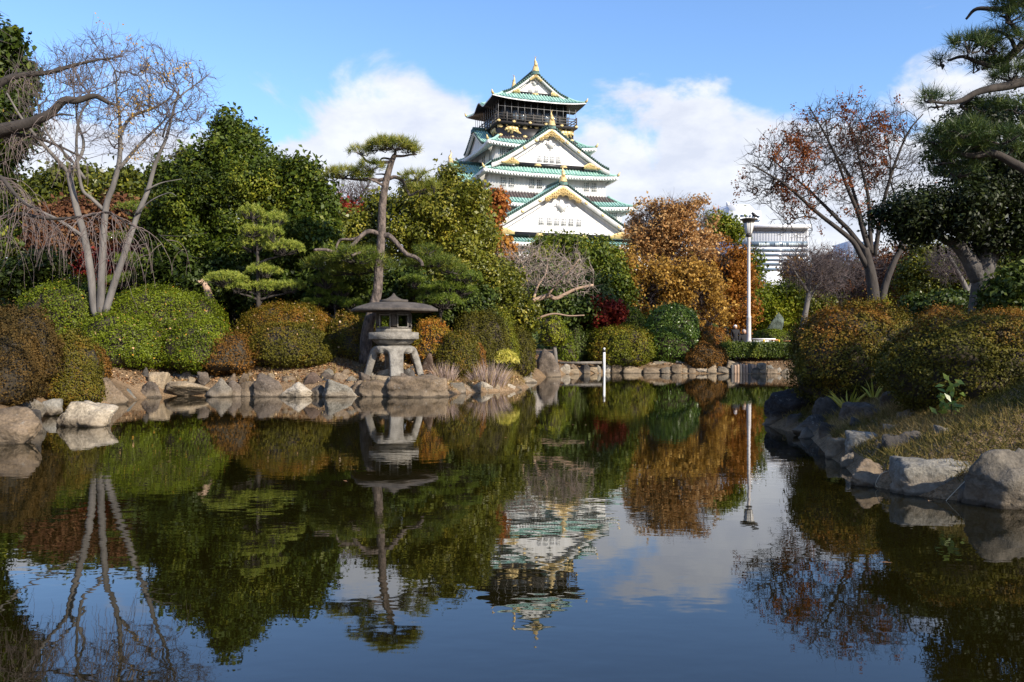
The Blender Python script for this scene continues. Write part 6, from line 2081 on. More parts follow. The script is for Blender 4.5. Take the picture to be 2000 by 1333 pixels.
# near right bank
for a in (
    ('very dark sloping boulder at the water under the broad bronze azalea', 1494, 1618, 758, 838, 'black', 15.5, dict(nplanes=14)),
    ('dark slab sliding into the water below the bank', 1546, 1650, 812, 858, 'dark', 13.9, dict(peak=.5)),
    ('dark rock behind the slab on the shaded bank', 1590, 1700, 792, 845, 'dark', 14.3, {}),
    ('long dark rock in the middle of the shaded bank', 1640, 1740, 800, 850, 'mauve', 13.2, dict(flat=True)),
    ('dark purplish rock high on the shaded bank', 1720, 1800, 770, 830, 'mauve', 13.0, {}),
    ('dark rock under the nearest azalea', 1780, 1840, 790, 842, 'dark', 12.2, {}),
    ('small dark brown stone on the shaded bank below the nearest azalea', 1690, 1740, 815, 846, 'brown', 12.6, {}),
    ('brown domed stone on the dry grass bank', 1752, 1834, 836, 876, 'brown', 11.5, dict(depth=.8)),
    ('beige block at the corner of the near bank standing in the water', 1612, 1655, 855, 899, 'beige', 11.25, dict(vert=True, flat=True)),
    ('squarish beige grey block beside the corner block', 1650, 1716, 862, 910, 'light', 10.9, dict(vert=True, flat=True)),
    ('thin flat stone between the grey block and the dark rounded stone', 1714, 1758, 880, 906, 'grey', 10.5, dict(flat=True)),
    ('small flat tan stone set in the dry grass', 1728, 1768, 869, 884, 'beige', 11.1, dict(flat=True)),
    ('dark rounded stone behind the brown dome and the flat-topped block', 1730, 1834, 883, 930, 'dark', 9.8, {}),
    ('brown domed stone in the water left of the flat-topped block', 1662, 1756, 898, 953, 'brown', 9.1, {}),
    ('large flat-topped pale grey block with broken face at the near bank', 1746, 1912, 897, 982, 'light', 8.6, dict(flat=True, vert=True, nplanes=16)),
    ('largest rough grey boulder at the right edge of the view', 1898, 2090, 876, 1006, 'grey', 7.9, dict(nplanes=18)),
):
    rock(*a[:6], d=a[6], group=GN, **a[7])

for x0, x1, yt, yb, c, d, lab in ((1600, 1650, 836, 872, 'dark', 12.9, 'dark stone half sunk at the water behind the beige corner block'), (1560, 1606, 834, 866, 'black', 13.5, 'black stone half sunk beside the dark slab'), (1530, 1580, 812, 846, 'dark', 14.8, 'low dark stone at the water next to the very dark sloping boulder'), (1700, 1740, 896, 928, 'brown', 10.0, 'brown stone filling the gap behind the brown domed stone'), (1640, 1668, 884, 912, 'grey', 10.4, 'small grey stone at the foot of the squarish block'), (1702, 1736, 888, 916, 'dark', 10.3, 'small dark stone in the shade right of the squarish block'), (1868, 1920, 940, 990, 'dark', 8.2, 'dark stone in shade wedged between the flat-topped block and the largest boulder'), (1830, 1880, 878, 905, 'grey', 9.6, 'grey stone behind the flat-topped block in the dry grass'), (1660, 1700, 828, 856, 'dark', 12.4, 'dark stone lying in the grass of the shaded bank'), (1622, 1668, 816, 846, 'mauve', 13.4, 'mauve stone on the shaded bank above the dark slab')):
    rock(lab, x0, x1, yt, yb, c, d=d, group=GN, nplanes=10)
# second course and gap stones of the left shore
gx_ = np.random.default_rng(5)
for i in range(46):
    if i % 3 == 0:
        continue
    x = 268 + i * 13.0 + gx_.uniform(-4, 4)
    up_ = i % 2
    w = gx_.uniform(7, 14)
    y = 742 - up_ * 8 + gx_.uniform(-5, 5) if i % 3 else 764 + gx_.uniform(-2, 4)
    d = 24.4 + up_ * .5 if i % 3 else 23.75
    rock('small gap stone wedged between the larger stones of the left shore', x - w, x + w, y - w * .9, y + w * .6, ['brown', 'mauve', 'beige', 'grey', 'dark'][int(gx_.integers(5))], d=d, group='small gap stones of the left shore', nplanes=14, seed=i)

# ------------------------------------------------------------------ loose leaves, grass, reeds
n = 16000
P = np.stack([rng.uniform(-11, 2.5, n), rng.uniform(23.2, 31, n)], 1)
sd = sdist(P)
P = P[(sd > .25) & (rng.random(n) < np.clip(1.2 - sd * .16, .15, 1))]
P2 = np.stack([rng.uniform(1, 16, 3500), rng.uniform(40.5, 43, 3500)], 1)
P2 = P2[sdist(P2) > .2]
P3 = np.stack([rng.uniform(-2, 2.2, 3500), rng.uniform(25, 34, 3500)], 1)
P3 = P3[sdist(P3) > .1]
P = np.concatenate([P, P2, P3])
Z = ground_z(P) + .015
C = np.stack([P[:, 0], P[:, 1], Z], 1)
m = len(C)
V, Q = leaf_mesh(C, unit(np.array([0, 0, 1.0]) + rng.normal(size=(m, 3)) * .45), .085 * (.6 + .8 * rng.random(m)), .055 * (.6 + .8 * rng.random(m)), .3)
tag(build('fallen_leaves', V, Q, LEAF['litter'], origin=(0, 25, 0), tint=rng.random(m)), 'scattered tan fallen leaves on the banks', kind='stuff')
# leaves resting on the bushes
n = 900
b1 = [o for o in bpy.data.objects if o.name.startswith('foliage') and o.parent and o.parent.get('label', '').startswith(('smooth domed', 'olive green azalea in', 'large fresh', 'fresh green azalea mound', 'uneven bronze'))]
Cs = []
for o in b1:
    me = o.data
    co = np.zeros(len(me.vertices) * 3)
    me.vertices.foreach_get('co', co)
    co = co.reshape(-1, 3) + wloc(o)
    zt = np.quantile(co[:, 2], .25)
    c = co[co[:, 2] > zt]
    Cs.append(c[rng.integers(0, len(c), 170 if 'domed' in o.parent['label'] else 60)] + [0, -.02, .03])
C = np.concatenate(Cs)
m = len(C)
V, Q = leaf_mesh(C, unit(np.array([0, -.3, 1.0]) + rng.normal(size=(m, 3)) * .5), .075 * (.6 + .8 * rng.random(m)), .05 * (.6 + .8 * rng.random(m)), .3)
tag(build('fallen_leaves', V, Q, LEAF['litter'], origin=(0, 25, 1), tint=.65 + .35 * rng.random(m)), 'pale fallen leaves caught on the clipped azaleas', kind='stuff')

n = 200000
P = np.stack([rng.uniform(3.6, 12.5, n), rng.uniform(5.2, 17, n)], 1)
sd = sdist(P)
k = (sd > .12) & ((P[:, 0] < .72 * P[:, 1] + 2.6))
P = P[k]
Z = ground_z(P)
m = len(P)
C = np.stack([P[:, 0], P[:, 1], Z], 1)
pt_ = vnoise(C, 1.1, 3, 2)
U = unit(np.array([0, 0, .65]) + rng.normal(size=(m, 3)) * [.8, .8, .3])
S = unit(np.cross(U, rand_dirs(m)))
L_ = (.05 + .12 * rng.random(m) * (1 + .5 * pt_))[:, None]
w = .005
V = np.stack([C - S * w, C + S * w, C + U * L_ + [0, 0, .0]], 1).reshape(-1, 3)
tag(build('dry_grass', V, np.arange(3 * m).reshape(-1, 3), LEAF['grass'], origin=(6, 10, 0), tint=np.clip(.5 + .55 * pt_ + rng.normal(0, .16, m) - .25 * (sdist(P) > 1.6), 0, 1)), 'short dry grass on the near bank', kind='stuff')
# sparse grass on the left bank and grass tufts along the far bank
n = 9000
P = np.stack([rng.uniform(-10, 3, n), rng.uniform(23.5, 30, n)], 1)
sd = sdist(P)
P = P[(sd > .3) & (vnoise(np.stack([P[:, 0], P[:, 1], 0 * sd], 1), .8, 2, 9) > .1)]
m = len(P)
C = np.stack([P[:, 0], P[:, 1], ground_z(P)], 1)
U = unit(np.array([0, 0, .8]) + rng.normal(size=(m, 3)) * .6)
S = unit(np.cross(U, rand_dirs(m)))
V = np.stack([C - S * .01, C + S * .01, C + U * (.06 + .1 * rng.random(m))[:, None]], 1).reshape(-1, 3)
tag(build('dry_grass', V, np.arange(3 * m).reshape(-1, 3), LEAF['grass'], origin=(-4, 26, 0), tint=np.clip(.6 + rng.normal(0, .2, m), 0, 1)), 'sparse dry grass among the leaf litter on the left bank', kind='stuff')


n = 14000
P = np.stack([rng.uniform(-2.4, 1.6, n), rng.uniform(24.6, 33, n)], 1)
sd = sdist(P)
P = P[(sd > .05)]
m = len(P)
C = np.stack([P[:, 0], P[:, 1], ground_z(P) - .01], 1)
U = unit(np.array([0, 0, .8]) + rng.normal(size=(m, 3)) * .55)
S = unit(np.cross(U, rand_dirs(m)))
V = np.stack([C - S * .008, C + S * .008, C + U * (.06 + .16 * rng.random(m))[:, None]], 1).reshape(-1, 3)
tag(build('dry_grass', V, np.arange(3 * m).reshape(-1, 3), LEAF['grass'], origin=(0, 26, 0), tint=np.clip(.72 + rng.normal(0, .2, m), 0, 1)), 'dry grass round the reeds', kind='stuff')


def reeds(name, label, x0, x1, yt, yb, d, n, mat, w=.012, lean=.35, group=None, tmu=.45, cat='reeds', sd_=.22):
    k = d / F
    xs = ((x0 + x1) / 2 - 1000) * k
    r = (x1 - x0) / 2 * k
    zb = H + (YH - yb) * k
    h = (yb - yt) * k
    a = rng.random(n) * 2 * math.pi
    q = rng.random(n) ** .5
    C = np.stack([xs + np.cos(a) * q * r * .55, d + np.sin(a) * q * r * .5, np.full(n, zb - .05)], 1)
    U = unit(np.stack([np.cos(a) * q * lean, np.sin(a) * q * lean, np.ones(n)], 1) + rng.normal(size=(n, 3)) * .14)
    L_ = (h * (.55 + .5 * rng.random(n)) * (1.05 - .25 * q))[:, None]
    S = unit(np.cross(U, rand_dirs(n)))
    mid = C + U * L_ * .55
    tip = mid + unit(U + np.stack([np.cos(a) * .35, np.sin(a) * .35, -.1 + 0 * a], 1) * q[:, None] + rng.normal(size=(n, 3)) * .12) * L_ * .45
    V = np.stack([C - S * w * .5, C + S * w * .5, mid + S * w * .5, mid - S * w * .5, tip], 1).reshape(-1, 3)
    i = np.arange(n)[:, None] * 5
    Q = i + np.array([[0, 1, 2, 3]])
    T = i + np.array([[3, 2, 4]])
    t = np.clip(tmu + rng.normal(0, sd_, n), 0, 1)
    return tag(build(name, V, [Q, T], mat, origin=(xs, d, zb), tint=np.concatenate([t, t])), label, cat, group)


reeds('reed_clump', 'larger clump of dry pinkish reeds fanning out at the shore below the green dome', 905, 1000, 690, 764, 26.7, 520, LEAF['reed'], group='dry reeds at the lantern shore', tmu=.45)
reeds('reed_clump', 'thinner clump of dry upright reeds beside the stone lantern', 832, 905, 694, 754, 26.2, 340, LEAF['reed'], lean=.2, group='dry reeds at the lantern shore', tmu=.5)
reeds('bamboo_grass', 'pale sheaf of dry bamboo grass leaves under the broad bronze azalea', 1628, 1684, 738, 790, 13.6, 22, LEAF['sasa'], w=.032, lean=1.2, tmu=.6, cat='bamboo grass', group='bamboo grass under the near azaleas')
reeds('bamboo_grass', 'small sprig of variegated bamboo grass between the two big azaleas', 1690, 1720, 720, 770, 13.2, 9, LEAF['sasa'], w=.03, lean=.9, tmu=.55, cat='bamboo grass', group='bamboo grass under the near azaleas')
# yellow variegated bamboo grass by the reeds
n = 900
D = rand_dirs(n)
D[:, 2] = np.abs(D[:, 2])
c = at(985, 708, 29.0)
r3 = np.array([.48, .4, .42])
P = c + D * r3 * (.7 + .35 * rng.random(n))[:, None]
V, Q = leaf_mesh(P, unit(D * .5 + rng.normal(size=(n, 3)) * .4 + [0, -.5, .4]), .19, .035)
tag(build('bamboo_grass', V, Q, LEAF['sasa'], origin=(c[0], c[1], c[2] - .3), tint=np.clip(.55 + rng.normal(0, .22, n), 0, 1)), 'rounded clump of yellow striped bamboo grass beside the reeds', 'bamboo grass')
# glossy green sprig at the nearest azalea
c = at(1858, 790, 10.35)
n = 44
V0 = []
P = c + rng.normal(size=(n, 3)) * [.10, .05, .16]
V, Q = leaf_mesh(P, unit(rng.normal(size=(n, 3)) * .5 + [0, -.7, .6]), .13, .055)
pl = empty('young_plant', tuple(base_of(1858, 10.35)), 'bright green broad-leaved seedling at the foot of the nearest azalea', 'plant')
build('leaves', V, Q, LEAF['glossy'], pl, tint=np.clip(.75 + rng.normal(0, .15, n), 0, 1))
MB().tube([base_of(1858, 10.35), c, c + [.02, 0, .2]], [.008, .006, .003], 5).done('stem', CORE, pl)
# bent dry stalks dipping into the near water
for lab, pts, d in (('bent dry stalk dipping into the water before the brown domed stone', [(1748, 918), (1722, 925), (1710, 945), (1714, 952)], 8.9), ('straight dry stalk slanting into the water before the flat-topped block', [(1895, 930), (1870, 955), (1850, 976), (1848, 980)], 8.2)):
    S = smooth_path([at(x, y, d) for x, y in pts], 4)
    tag(MB().tube(S, np.linspace(.004, .0025, len(S)), 5).done('dry_stalk', mat_basic('dry_stalk_' + pts.__str__()[2:6], (.5, .42, .3), .8), smooth=True), lab, 'stalk')

n = 260
P = np.stack([rng.uniform(-11, 12, n), rng.uniform(4.5, 40, n)], 1)
P = P[(sdist(P) < -.05) & (rng.random(n) < np.where(sdist(P) > -1.2, 1, .35))]
m = len(P)
V, Q = leaf_mesh(np.stack([P[:, 0], P[:, 1], np.full(m, .006)], 1), unit(np.array([0, 0, 1.0]) + rng.normal(size=(m, 3)) * .05), .07 * (.5 + .8 * rng.random(m)), .045 * (.5 + .8 * rng.random(m)), .1)
tag(build('floating_leaves', V, Q, LEAF['litter'], origin=(0, 20, 0), tint=rng.random(m)), 'small leaves floating on the pond', kind='stuff')
# ------------------------------------------------------------------ stone lantern
M_granite = mat_basic('lantern_granite', (.29, .268, .23), .92, noise=(.115, .104, .088), scale=4.5, bump=.022, bscale=26, detail=9)
M_granite_d = mat_basic('weathered_lantern_roof', (.115, .097, .08), .95, noise=(.048, .041, .036), scale=3.0, bump=.015, bscale=24)
LD = 25.2
LX = (769 - 1000) / F * LD
LZ = H + (YH - 735) / F * LD
lan = empty('stone_lantern', (LX, LD, LZ), 'large grey stone lantern on four splayed legs with a wide umbrella roof at the shore', 'stone lantern')
px = LD / F


def zpx(y):
    return H + (YH - y) * px


# four legs, splayed, each a curved slab widening into the arch at the top
for a in (-166, -76, 14, 104):
    ca, sa = math.cos(R(a)), math.sin(R(a))
    er, et = np.array([ca, sa, 0]), np.array([-sa, ca, 0])
    rp = [(.05, 1.0, 1.0), (.34, 1.0, 1.0), (.50, .985, .92), (.585, .94, .66), (.66, .82, .44), (.73, .58, .39), (.80, .3, .38), (.87, 0.0, .38)]
    S = smooth_path(np.array([(r_, z * (zpx(676) - LZ), w) for r_, z, w in rp]), 4)
    C3 = np.array([[LX, LD, LZ]]) + S[:, :1] * er + np.array([0, 0, 1.0]) * S[:, 1:2]
    T = unit(np.gradient(C3, axis=0))
    Nn = np.cross(et, T)
    hw = S[:, 2] * .5
    hw[-1] = hw[-2]
    # scallop: the inner edge keeps a thin web, the outer one is full
    th = np.interp(np.linspace(0, 1, len(S)), [0, .45, 1], [.20, .21, .19])
    ring = []
    for i in range(len(S)):
        w, t_ = hw[i], th[i]
        b_ = .035
        sec = [(-w + b_, 0), (w - b_, 0), (w, -b_), (w, -t_ + b_), (w - b_, -t_), (-w + b_, -t_), (-w, -t_ + b_), (-w, -b_)]
        ring.append([C3[i] + et * s_ - (Nn[i] if Nn[i].dot(er) * 1 + Nn[i][2] > 0 else -Nn[i]) * (-q) for s_, q in sec])
    V = np.array(ring).reshape(-1, 3)
    V[:, 2] = np.maximum(V[:, 2], LZ - .02)
    mb = MB()
    n_ = 8
    j = np.arange(n_)
    fs = [np.concatenate([np.stack([i * n_ + j, i * n_ + (j + 1) % n_, (i + 1) * n_ + (j + 1) % n_, (i + 1) * n_ + j], 1) for i in range(len(S) - 1)]), list(range((len(S) - 1) * n_, len(S) * n_))]
    mb.add(V, fs)
    mb.done('leg', M_granite, lan)
    # footing stone
    f_ = np.array([LX, LD, LZ]) + er * .84
    MB().frame(f_ - [0, 0, .06], er, et, np.array([0, 0, 1.]), .17, .24, .06).done('foot_slab', M_granite, lan)
top = zpx(676) - LZ
MB().lathe((LX, LD, LZ), [(.30, top - .13), (.48, top - .12), (.58, top - .05), (.52, top + .005), (.3, top + .02)], 28).done('leg_hub', M_granite, lan, smooth=True)
H6 = 6


def hexl(prof, a0, name, mat, sm=False):
    return MB().lathe((LX, LD, 0), prof, H6, R(a0)).done(name, mat, lan, smooth=sm)


MB().lathe((LX, LD, 0), [(.36, zpx(675)), (.47, zpx(673.5)), (.56, zpx(669)), (.63, zpx(663.5))], 24).done('bowl', M_granite, lan, smooth=True)
hexl([(.80, zpx(663.2)), (.815, zpx(662.6)), (.815, zpx(650.6)), (.80, zpx(650)), (.62, zpx(648.8))], -22, 'platform', M_granite)
hexl([(.57, zpx(650.0)), (.585, zpx(649)), (.585, zpx(643.5)), (.56, zpx(642.6))], -22, 'sill_course', M_granite)
# fire box: six posts, panels with windows, top and bottom rails
A0 = -22
zb_, zt_ = zpx(643), zpx(608)
fb = None
for i in range(6):
    a1, a2 = R(A0 + 60 * i), R(A0 + 60 * i + 60)
    p1 = np.array([LX + .565 * math.cos(a1), LD + .565 * math.sin(a1), 0])
    p2 = np.array([LX + .565 * math.cos(a2), LD + .565 * math.sin(a2), 0])
    e = unit(p2 - p1)
    o_ = unit(np.array([math.cos((a1 + a2) / 2), math.sin((a1 + a2) / 2), 0]))
    c = (p1 + p2) / 2
    L_ = np.linalg.norm(p2 - p1)
    mb = MB()
    zc = (zb_ + zt_) / 2
    up = np.array([0, 0, 1.0])
    wz0, wz1 = zpx(640), zpx(616)
    mb.frame(c - o_ * .05 + up * (zb_ + wz0) / 2, e, o_, up, L_ / 2, .05, (wz0 - zb_) / 2)
    mb.frame(c - o_ * .05 + up * (zt_ + wz1) / 2, e, o_, up, L_ / 2, .05, (zt_ - wz1) / 2)
    for s_ in (-1, 1):
        mb.frame(c - o_ * .05 + e * s_ * (L_ / 2 - .055) + up * zc, e, o_, up, .055, .048, (wz1 - wz0) / 2)
    mb.done('fire_box_panel', M_granite_d, lan)
    # raised window frame
    mb = MB()
    for s_ in (-1, 1):
        mb.frame(c + o_ * .012 + e * s_ * (L_ / 2 - .115) + up * (wz0 + wz1) / 2, e, o_, up, .015, .014, (wz1 - wz0) / 2 + .03)
    for z in (wz0, wz1):
        mb.frame(c + o_ * .012 + up * z, e, o_, up, L_ / 2 - .115, .0135, .015)
    mb.done('window_frame', M_granite, lan)
hexl([(.56, zpx(643)), (.5, zpx(642.2))], A0, 'fire_box_floor', M_granite_d)
# umbrella roof: hexagon with a gently domed top and a thin vertical rim
ro = 1.33
prof = [(.5, zpx(607.5)), (ro - .06, zpx(609.3)), (ro, zpx(608.9)), (ro + .005, zpx(604.6)), (ro - .03, zpx(603.8)), (ro * .86, zpx(598.2)), (ro * .68, zpx(594.2)), (ro * .48, zpx(591.6)), (.3, zpx(590.4))]
hexl(prof, -12, 'roof', M_granite_d)
hexl([(.42, zpx(591)), (.43, zpx(590)), (.43, zpx(586.8)), (.40, zpx(586)), (.26, zpx(585.4))], -9, 'roof_collar', M_granite_d)
MB().lathe((LX, LD, 0), [(.31, zpx(586)), (.22, zpx(584.3)), (.145, zpx(581.8)), (.085, zpx(579)), (.055, zpx(577)), (.035, zpx(574.8)), (.004, zpx(572.8))], 20).done('finial', M_granite_d, lan, smooth=True)
rock('pale flat slab under the front leg of the stone lantern', 716, 812, 733, 748, 'beige', d=24.5, group=GL, flat=True, depth=.5, sink=.6)

# ------------------------------------------------------------------ lamp post and crow
PD = 44.0
PX = (1462.5 - 1000) / F * PD
kz = lambda y: H + (YH - y) / F * PD
M_white = mat_basic('white_painted_steel', (.60, .56, .53), .5, noise=(.44, .40, .38), scale=1.5)
lp = empty('lamp_post', (PX, PD, gz(PX, PD)), 'tall white lamp post with a flared lantern head and a flat round cap', 'lamp post')
MB().lathe((PX, PD, 0), [(.16, gz(PX, PD) - .1), (.16, kz(668)), (.115, kz(664)), (.11, kz(622)), (.125, kz(619)), (.088, kz(617)), (.078, kz(470)), (.078, kz(462))], 16).done('post', M_white, lp, smooth=False)
hdl = MB().lathe((PX, PD, 0), [(.12, kz(463)), (.16, kz(462)), (.15, kz(458)), (.11, kz(457))], 16).done('collar', M_dark, lp)
mb = MB().lathe((PX, PD, 0), [(.14, kz(457.5)), (.17, kz(456)), (.255, kz(436)), (.20, kz(435.8))], 8, R(12))
gl = mb.done('lamp_glass', mat_basic('frosted_lamp_glass', (.62, .62, .60), .35, noise=(.5, .5, .48), scale=2), lp)
for i in range(8):
    a = R(12 + 45 * i)
    MB().tube([(PX + .172 * math.cos(a), PD + .172 * math.sin(a), kz(456.3)), (PX + .262 * math.cos(a), PD + .262 * math.sin(a), kz(435.5))], [.016, .016], 5).done('frame_bar', M_white, lp)
MB().lathe((PX, PD, 0), [(.22, kz(436.2)), (.30, kz(435)), (.30, kz(431)), (.44, kz(430)), (.45, kz(428.6)), (.30, kz(427)), (.06, kz(426))], 24).done('cap', M_rail, lp)
# crow
cx_, cz_ = PX + .27, kz(427.6)
s = .62
S = np.array([(.34, 0, .10), (.18, 0, .17), (.02, 0, .24), (-.10, 0, .33), (-.17, 0, .42), (-.25, 0, .41), (-.40, 0, .385)])
mb = MB().tube(smooth_path(S * s, 4) + [cx_, PD - .1, cz_], np.interp(np.linspace(0, 1, 25), [0, .15, .45, .62, .75, .84, 1], [.02, .07, .125, .09, .075, .035, .006]) * s * 1.2, 10)
for q in (-1, 1):
    mb.add(np.array([(-.05, q * .11, .30), (.12, q * .12, .16), (.40, q * .05, .06), (.16, q * .13, .24)]) * s + [cx_, PD - .1, cz_], [[0, 1, 2, 3]])
    mb.tube(np.array([(.02, q * .04, .12), (.0, q * .04, 0.02), (-.04, q * .04, 0)]) * s + [cx_, PD - .1, cz_], [.015, .01, .008], 5)
tag(mb.done('crow', mat_basic('crow_feather', (.012, .012, .014), .45), smooth=True, origin=(cx_, PD - .1, cz_)), 'black crow perched on the rim of the lamp cap', 'crow')

# ------------------------------------------------------------------ white depth pole in the pond
WX, WD = (1180 - 1000) / F * 40.0, 40.0
wpz = lambda y: H + (YH - y) / F * WD
t = empty('marker_pole', (WX, WD, -.5), 'thin white pole with a dark band standing in the pond', 'pole')
MB().lathe((WX, WD, 0), [(.055, -.5), (.055, wpz(688))], 10).done('pole', mat_basic('white_pole', (.8, .8, .78), .5), t, smooth=True)
MB().lathe((WX, WD, 0), [(.068, wpz(688)), (.068, wpz(683.5))], 10).done('dark_band', M_dark, t)
MB().lathe((WX, WD, 0), [(.05, wpz(683.5)), (.05, wpz(680)), (.01, wpz(679.5))], 10).done('pole_tip', mat_basic('white_tip', (.8, .8, .78), .5), t)

# ------------------------------------------------------------------ office block far behind
OD = 420.0
M_tile = mat_basic('pale_cladding', (.66, .68, .72), .5, noise=(.60, .62, .67), scale=.05)
M_tile2 = mat_basic('white_cladding', (.78, .79, .80), .5, noise=(.72, .73, .75), scale=.05)
M_glass = mat_basic('blue_grey_glass', (.16, .22, .28), .15, noise=(.10, .14, .19), scale=.06)
M_shade = mat_basic('shade_and_joint_grey', (.28, .30, .33), .4, noise=(.22, .24, .27), scale=.05)
M_light = mat_basic('pale_blinds', (.62, .70, .72), .4, noise=(.45, .54, .58), scale=.2)
ox = lambda x: (x - 1000) / F * OD
oz = lambda y: H + (YH - y) / F * OD
ob = empty('office_building', (ox(1500), OD, 0), 'pale modern office block with ribbon windows and a white stepped tower far behind the park', 'building')
MB().box(ox(1440), ox(1579), OD, OD + 40, 0, oz(447)).done('wall', M_tile, ob)
# overhanging roof slab
V = [(ox(1440), OD - 2, oz(437)), (ox(1579), OD - 2, oz(447)), (ox(1579), OD - 2, oz(443)), (ox(1440), OD - 2, oz(435)), (ox(1440), OD + 42, oz(437)), (ox(1579), OD + 42, oz(447)), (ox(1579), OD + 42, oz(443)), (ox(1440), OD + 42, oz(435))]
MB().box(ox(1440), ox(1581), OD - 3, OD + 42, oz(446.5), oz(440)).done('roof', M_tile, ob)
MB().box(ox(1440), ox(1576), OD - 1, OD + 1, oz(451), oz(446)).done('shadow_gap', M_shade, ob)  # dark strip that paints in the shadow under the roof slab
for i, (y0, y1, gl_) in enumerate(((472, 481, 1), (487, 491, 0), (496, 500, 0), (506, 509, 0), (514, 518, 0), (524, 528, 0))):
    w_ = MB().box(ox(1440), ox(1577), OD - .6, OD + 1, oz(y1), oz(y0)).done('ribbon_window', M_glass, ob)
    if gl_:
        mb = MB()
        for x0, x1 in ((1481, 1502), (1513, 1521), (1528, 1534), (1539, 1562), (1568, 1575)):
            q = x0
            while q < x1:
                mb.box(ox(q), ox(min(q + 2.4, x1)), OD - .9, OD - .5, oz(y1 - .5), oz(y0 + 3))
                q += 3
        mb.done('blind_slat', M_light, w_)
mb = MB()
for i in range(46):
    x = 1441 + i * 3
    mb.box(ox(x), ox(x + .35), OD - .25, OD + .5, oz(471), oz(452))
mb.done('cladding_joint', M_shade, ob)
# tower
TD = OD + 35
ox2 = lambda x: (x - 1000) / F * TD
oz2 = lambda y: H + (YH - y) / F * TD
MB().box(ox2(1424), ox2(1486), TD, TD + 30, 0, oz2(412)).done('tower_wall', M_tile2, ob)
MB().add([(ox2(1424), TD, oz2(412)), (ox2(1475), TD, oz2(412)), (ox2(1463), TD, oz2(399.5)), (ox2(1428), TD, oz2(398.5)), (ox2(1424), TD + 30, oz2(412)), (ox2(1475), TD + 30, oz2(412)), (ox2(1463), TD + 30, oz2(399.5)), (ox2(1428), TD + 30, oz2(398.5))], [np.array([(0, 1, 2, 3), (1, 5, 6, 2), (4, 0, 3, 7), (3, 2, 6, 7), (5, 4, 7, 6)])]).done('tower_roof', M_tile2, ob)
MB().add([(ox2(1384), TD + 12, 0), (ox2(1424.2), TD + .5, 0), (ox2(1424.2), TD + .5, oz2(407)), (ox2(1384), TD + 12, oz2(412)), (ox2(1390), TD + 20, oz2(403.5)), (ox2(1426), TD + 6, oz2(399))], [[0, 1, 2, 3], [3, 2, 5, 4]]).done('side_wing', M_tile, ob)
for x0, x1, y0, y1 in ((1428, 1430, 418, 421.5), (1437, 1441, 420, 423), (1447, 1454, 420, 423), (1456, 1461, 420.5, 423.5), (1464, 1467, 420.5, 423.5), (1470, 1476, 421, 424), (1480, 1484, 421.5, 425), (1476, 1484, 430, 433), (1414, 1423, 419, 424)):
    MB().box(ox2(x0), ox2(x1), TD - .5, TD + .4, oz2(y1), oz2(y0)).done('window', M_glass, ob)
M_red = mat_basic('red_white_mast', (.45, .12, .09), .5)
for x, y in ((1410, 397), (1427, 388), (1436, 393), (1449, 396), (1403, 402)):
    MB().tube([(ox2(x), TD + 8, oz2(404)), (ox2(x), TD + 8, oz2(y))], [.22, .14], 6).done('roof_mast', M_red if y > 390 else M_tile2, ob)
MB().lathe((ox2(1427.5), TD + 6, oz2(399)), [(1.0, 0), (1.0, 1.6), (.5, 2.0)], 10).done('roof_tank', M_tile2, ob)
ob2 = empty('office_building', (ox(1840), OD + 60, 0), 'dark slab-like office tower glimpsed behind the thick trunk', 'building')
MB().box(ox(1762), ox(1812), OD + 60, OD + 90, 0, oz(440)).done('wall', M_tile, ob2)
mb = MB()
for i in range(10):
    x = 1763 + i * 5
    mb.box(ox(x), ox(x + 2.6), OD + 59.5, OD + 60.5, oz(540), oz(444))
mb.done('ribbon_window', M_glass, ob2)

# ------------------------------------------------------------------ plaza: monument, mound, stall, cones, trestles, people
MD = 58.0
mx_ = lambda x, d=MD: (x - 1000) / F * d
mz_ = lambda y, d=MD: H + (YH - y) / F * d
bush('clipped_mound', 'smooth low clipped green mound below the slate monument', 1462, 1556, 643, 676, 60, LEAF['fresh'], None, cat='bush', L=.12, W=.06, dens=1.6, tmu=.30, wob=.02, scruff=.015, speck=0)
rock('grey green slate monument stone with a pointed top behind the clipped mound', 1492, 1532, 610, 652, 'green', d=63, vert=False, peak=1.1, name='monument_stone', cat='monument', depth=.4, nplanes=8)
st = empty('stall_table', (mx_(1489, 52), 52, gz(12, 52)), 'white covered stall table behind the hedge right of the lamp post', 'table')
zt2, zb2 = mz_(661.5, 52), gz(12, 52)
MB().box(mx_(1467, 52), mx_(1511, 52), 51.6, 52.4, zt2 - .07, zt2).done('table_top', mat_basic('white_table', (.8, .79, .77), .5), st)
MB().box(mx_(1468.5, 52), mx_(1509, 52), 51.66, 51.7, zb2, zt2 - .07).done('table_skirt', mat_basic('printed_cloth', (.72, .72, .72), .7, noise=(.45, .45, .5), scale=9), st)
for q in (-1, 1):
    MB().box(mx_(1489 + q * 19, 52) - .04, mx_(1489 + q * 19, 52) + .04, 52.2, 52.28, zb2, zt2 - .07).done('leg', M_rail, st)
M_cone = mat_basic('yellow_cone', (.75, .45, .03), .5)
for i, (x, w, lab) in enumerate(((1483, .24, 'wide yellow marker in front of the white stall table'), (1492, .18, 'orange yellow cone at the middle of the white stall table'), (1521, .17, 'yellow cone standing alone right of the stall table'))):
    z = gz(mx_(x, 50), 50)
    mb = MB().lathe((mx_(x, 50), 50, z), [(w * 1.1, 0), (w * 1.1, .05), (w * .8, .06), (w * .4, .62 if i else .5), (.05, .80 if i else .62), (.02, .81 if i else .63)], 14)
    t = mb.done('traffic_cone', M_cone, origin=(mx_(x, 50), 50, z))
    tag(t, lab, 'cone', 'yellow cones on the plaza')
M_or = mat_basic('orange_plank', (.55, .25, .12), .6)
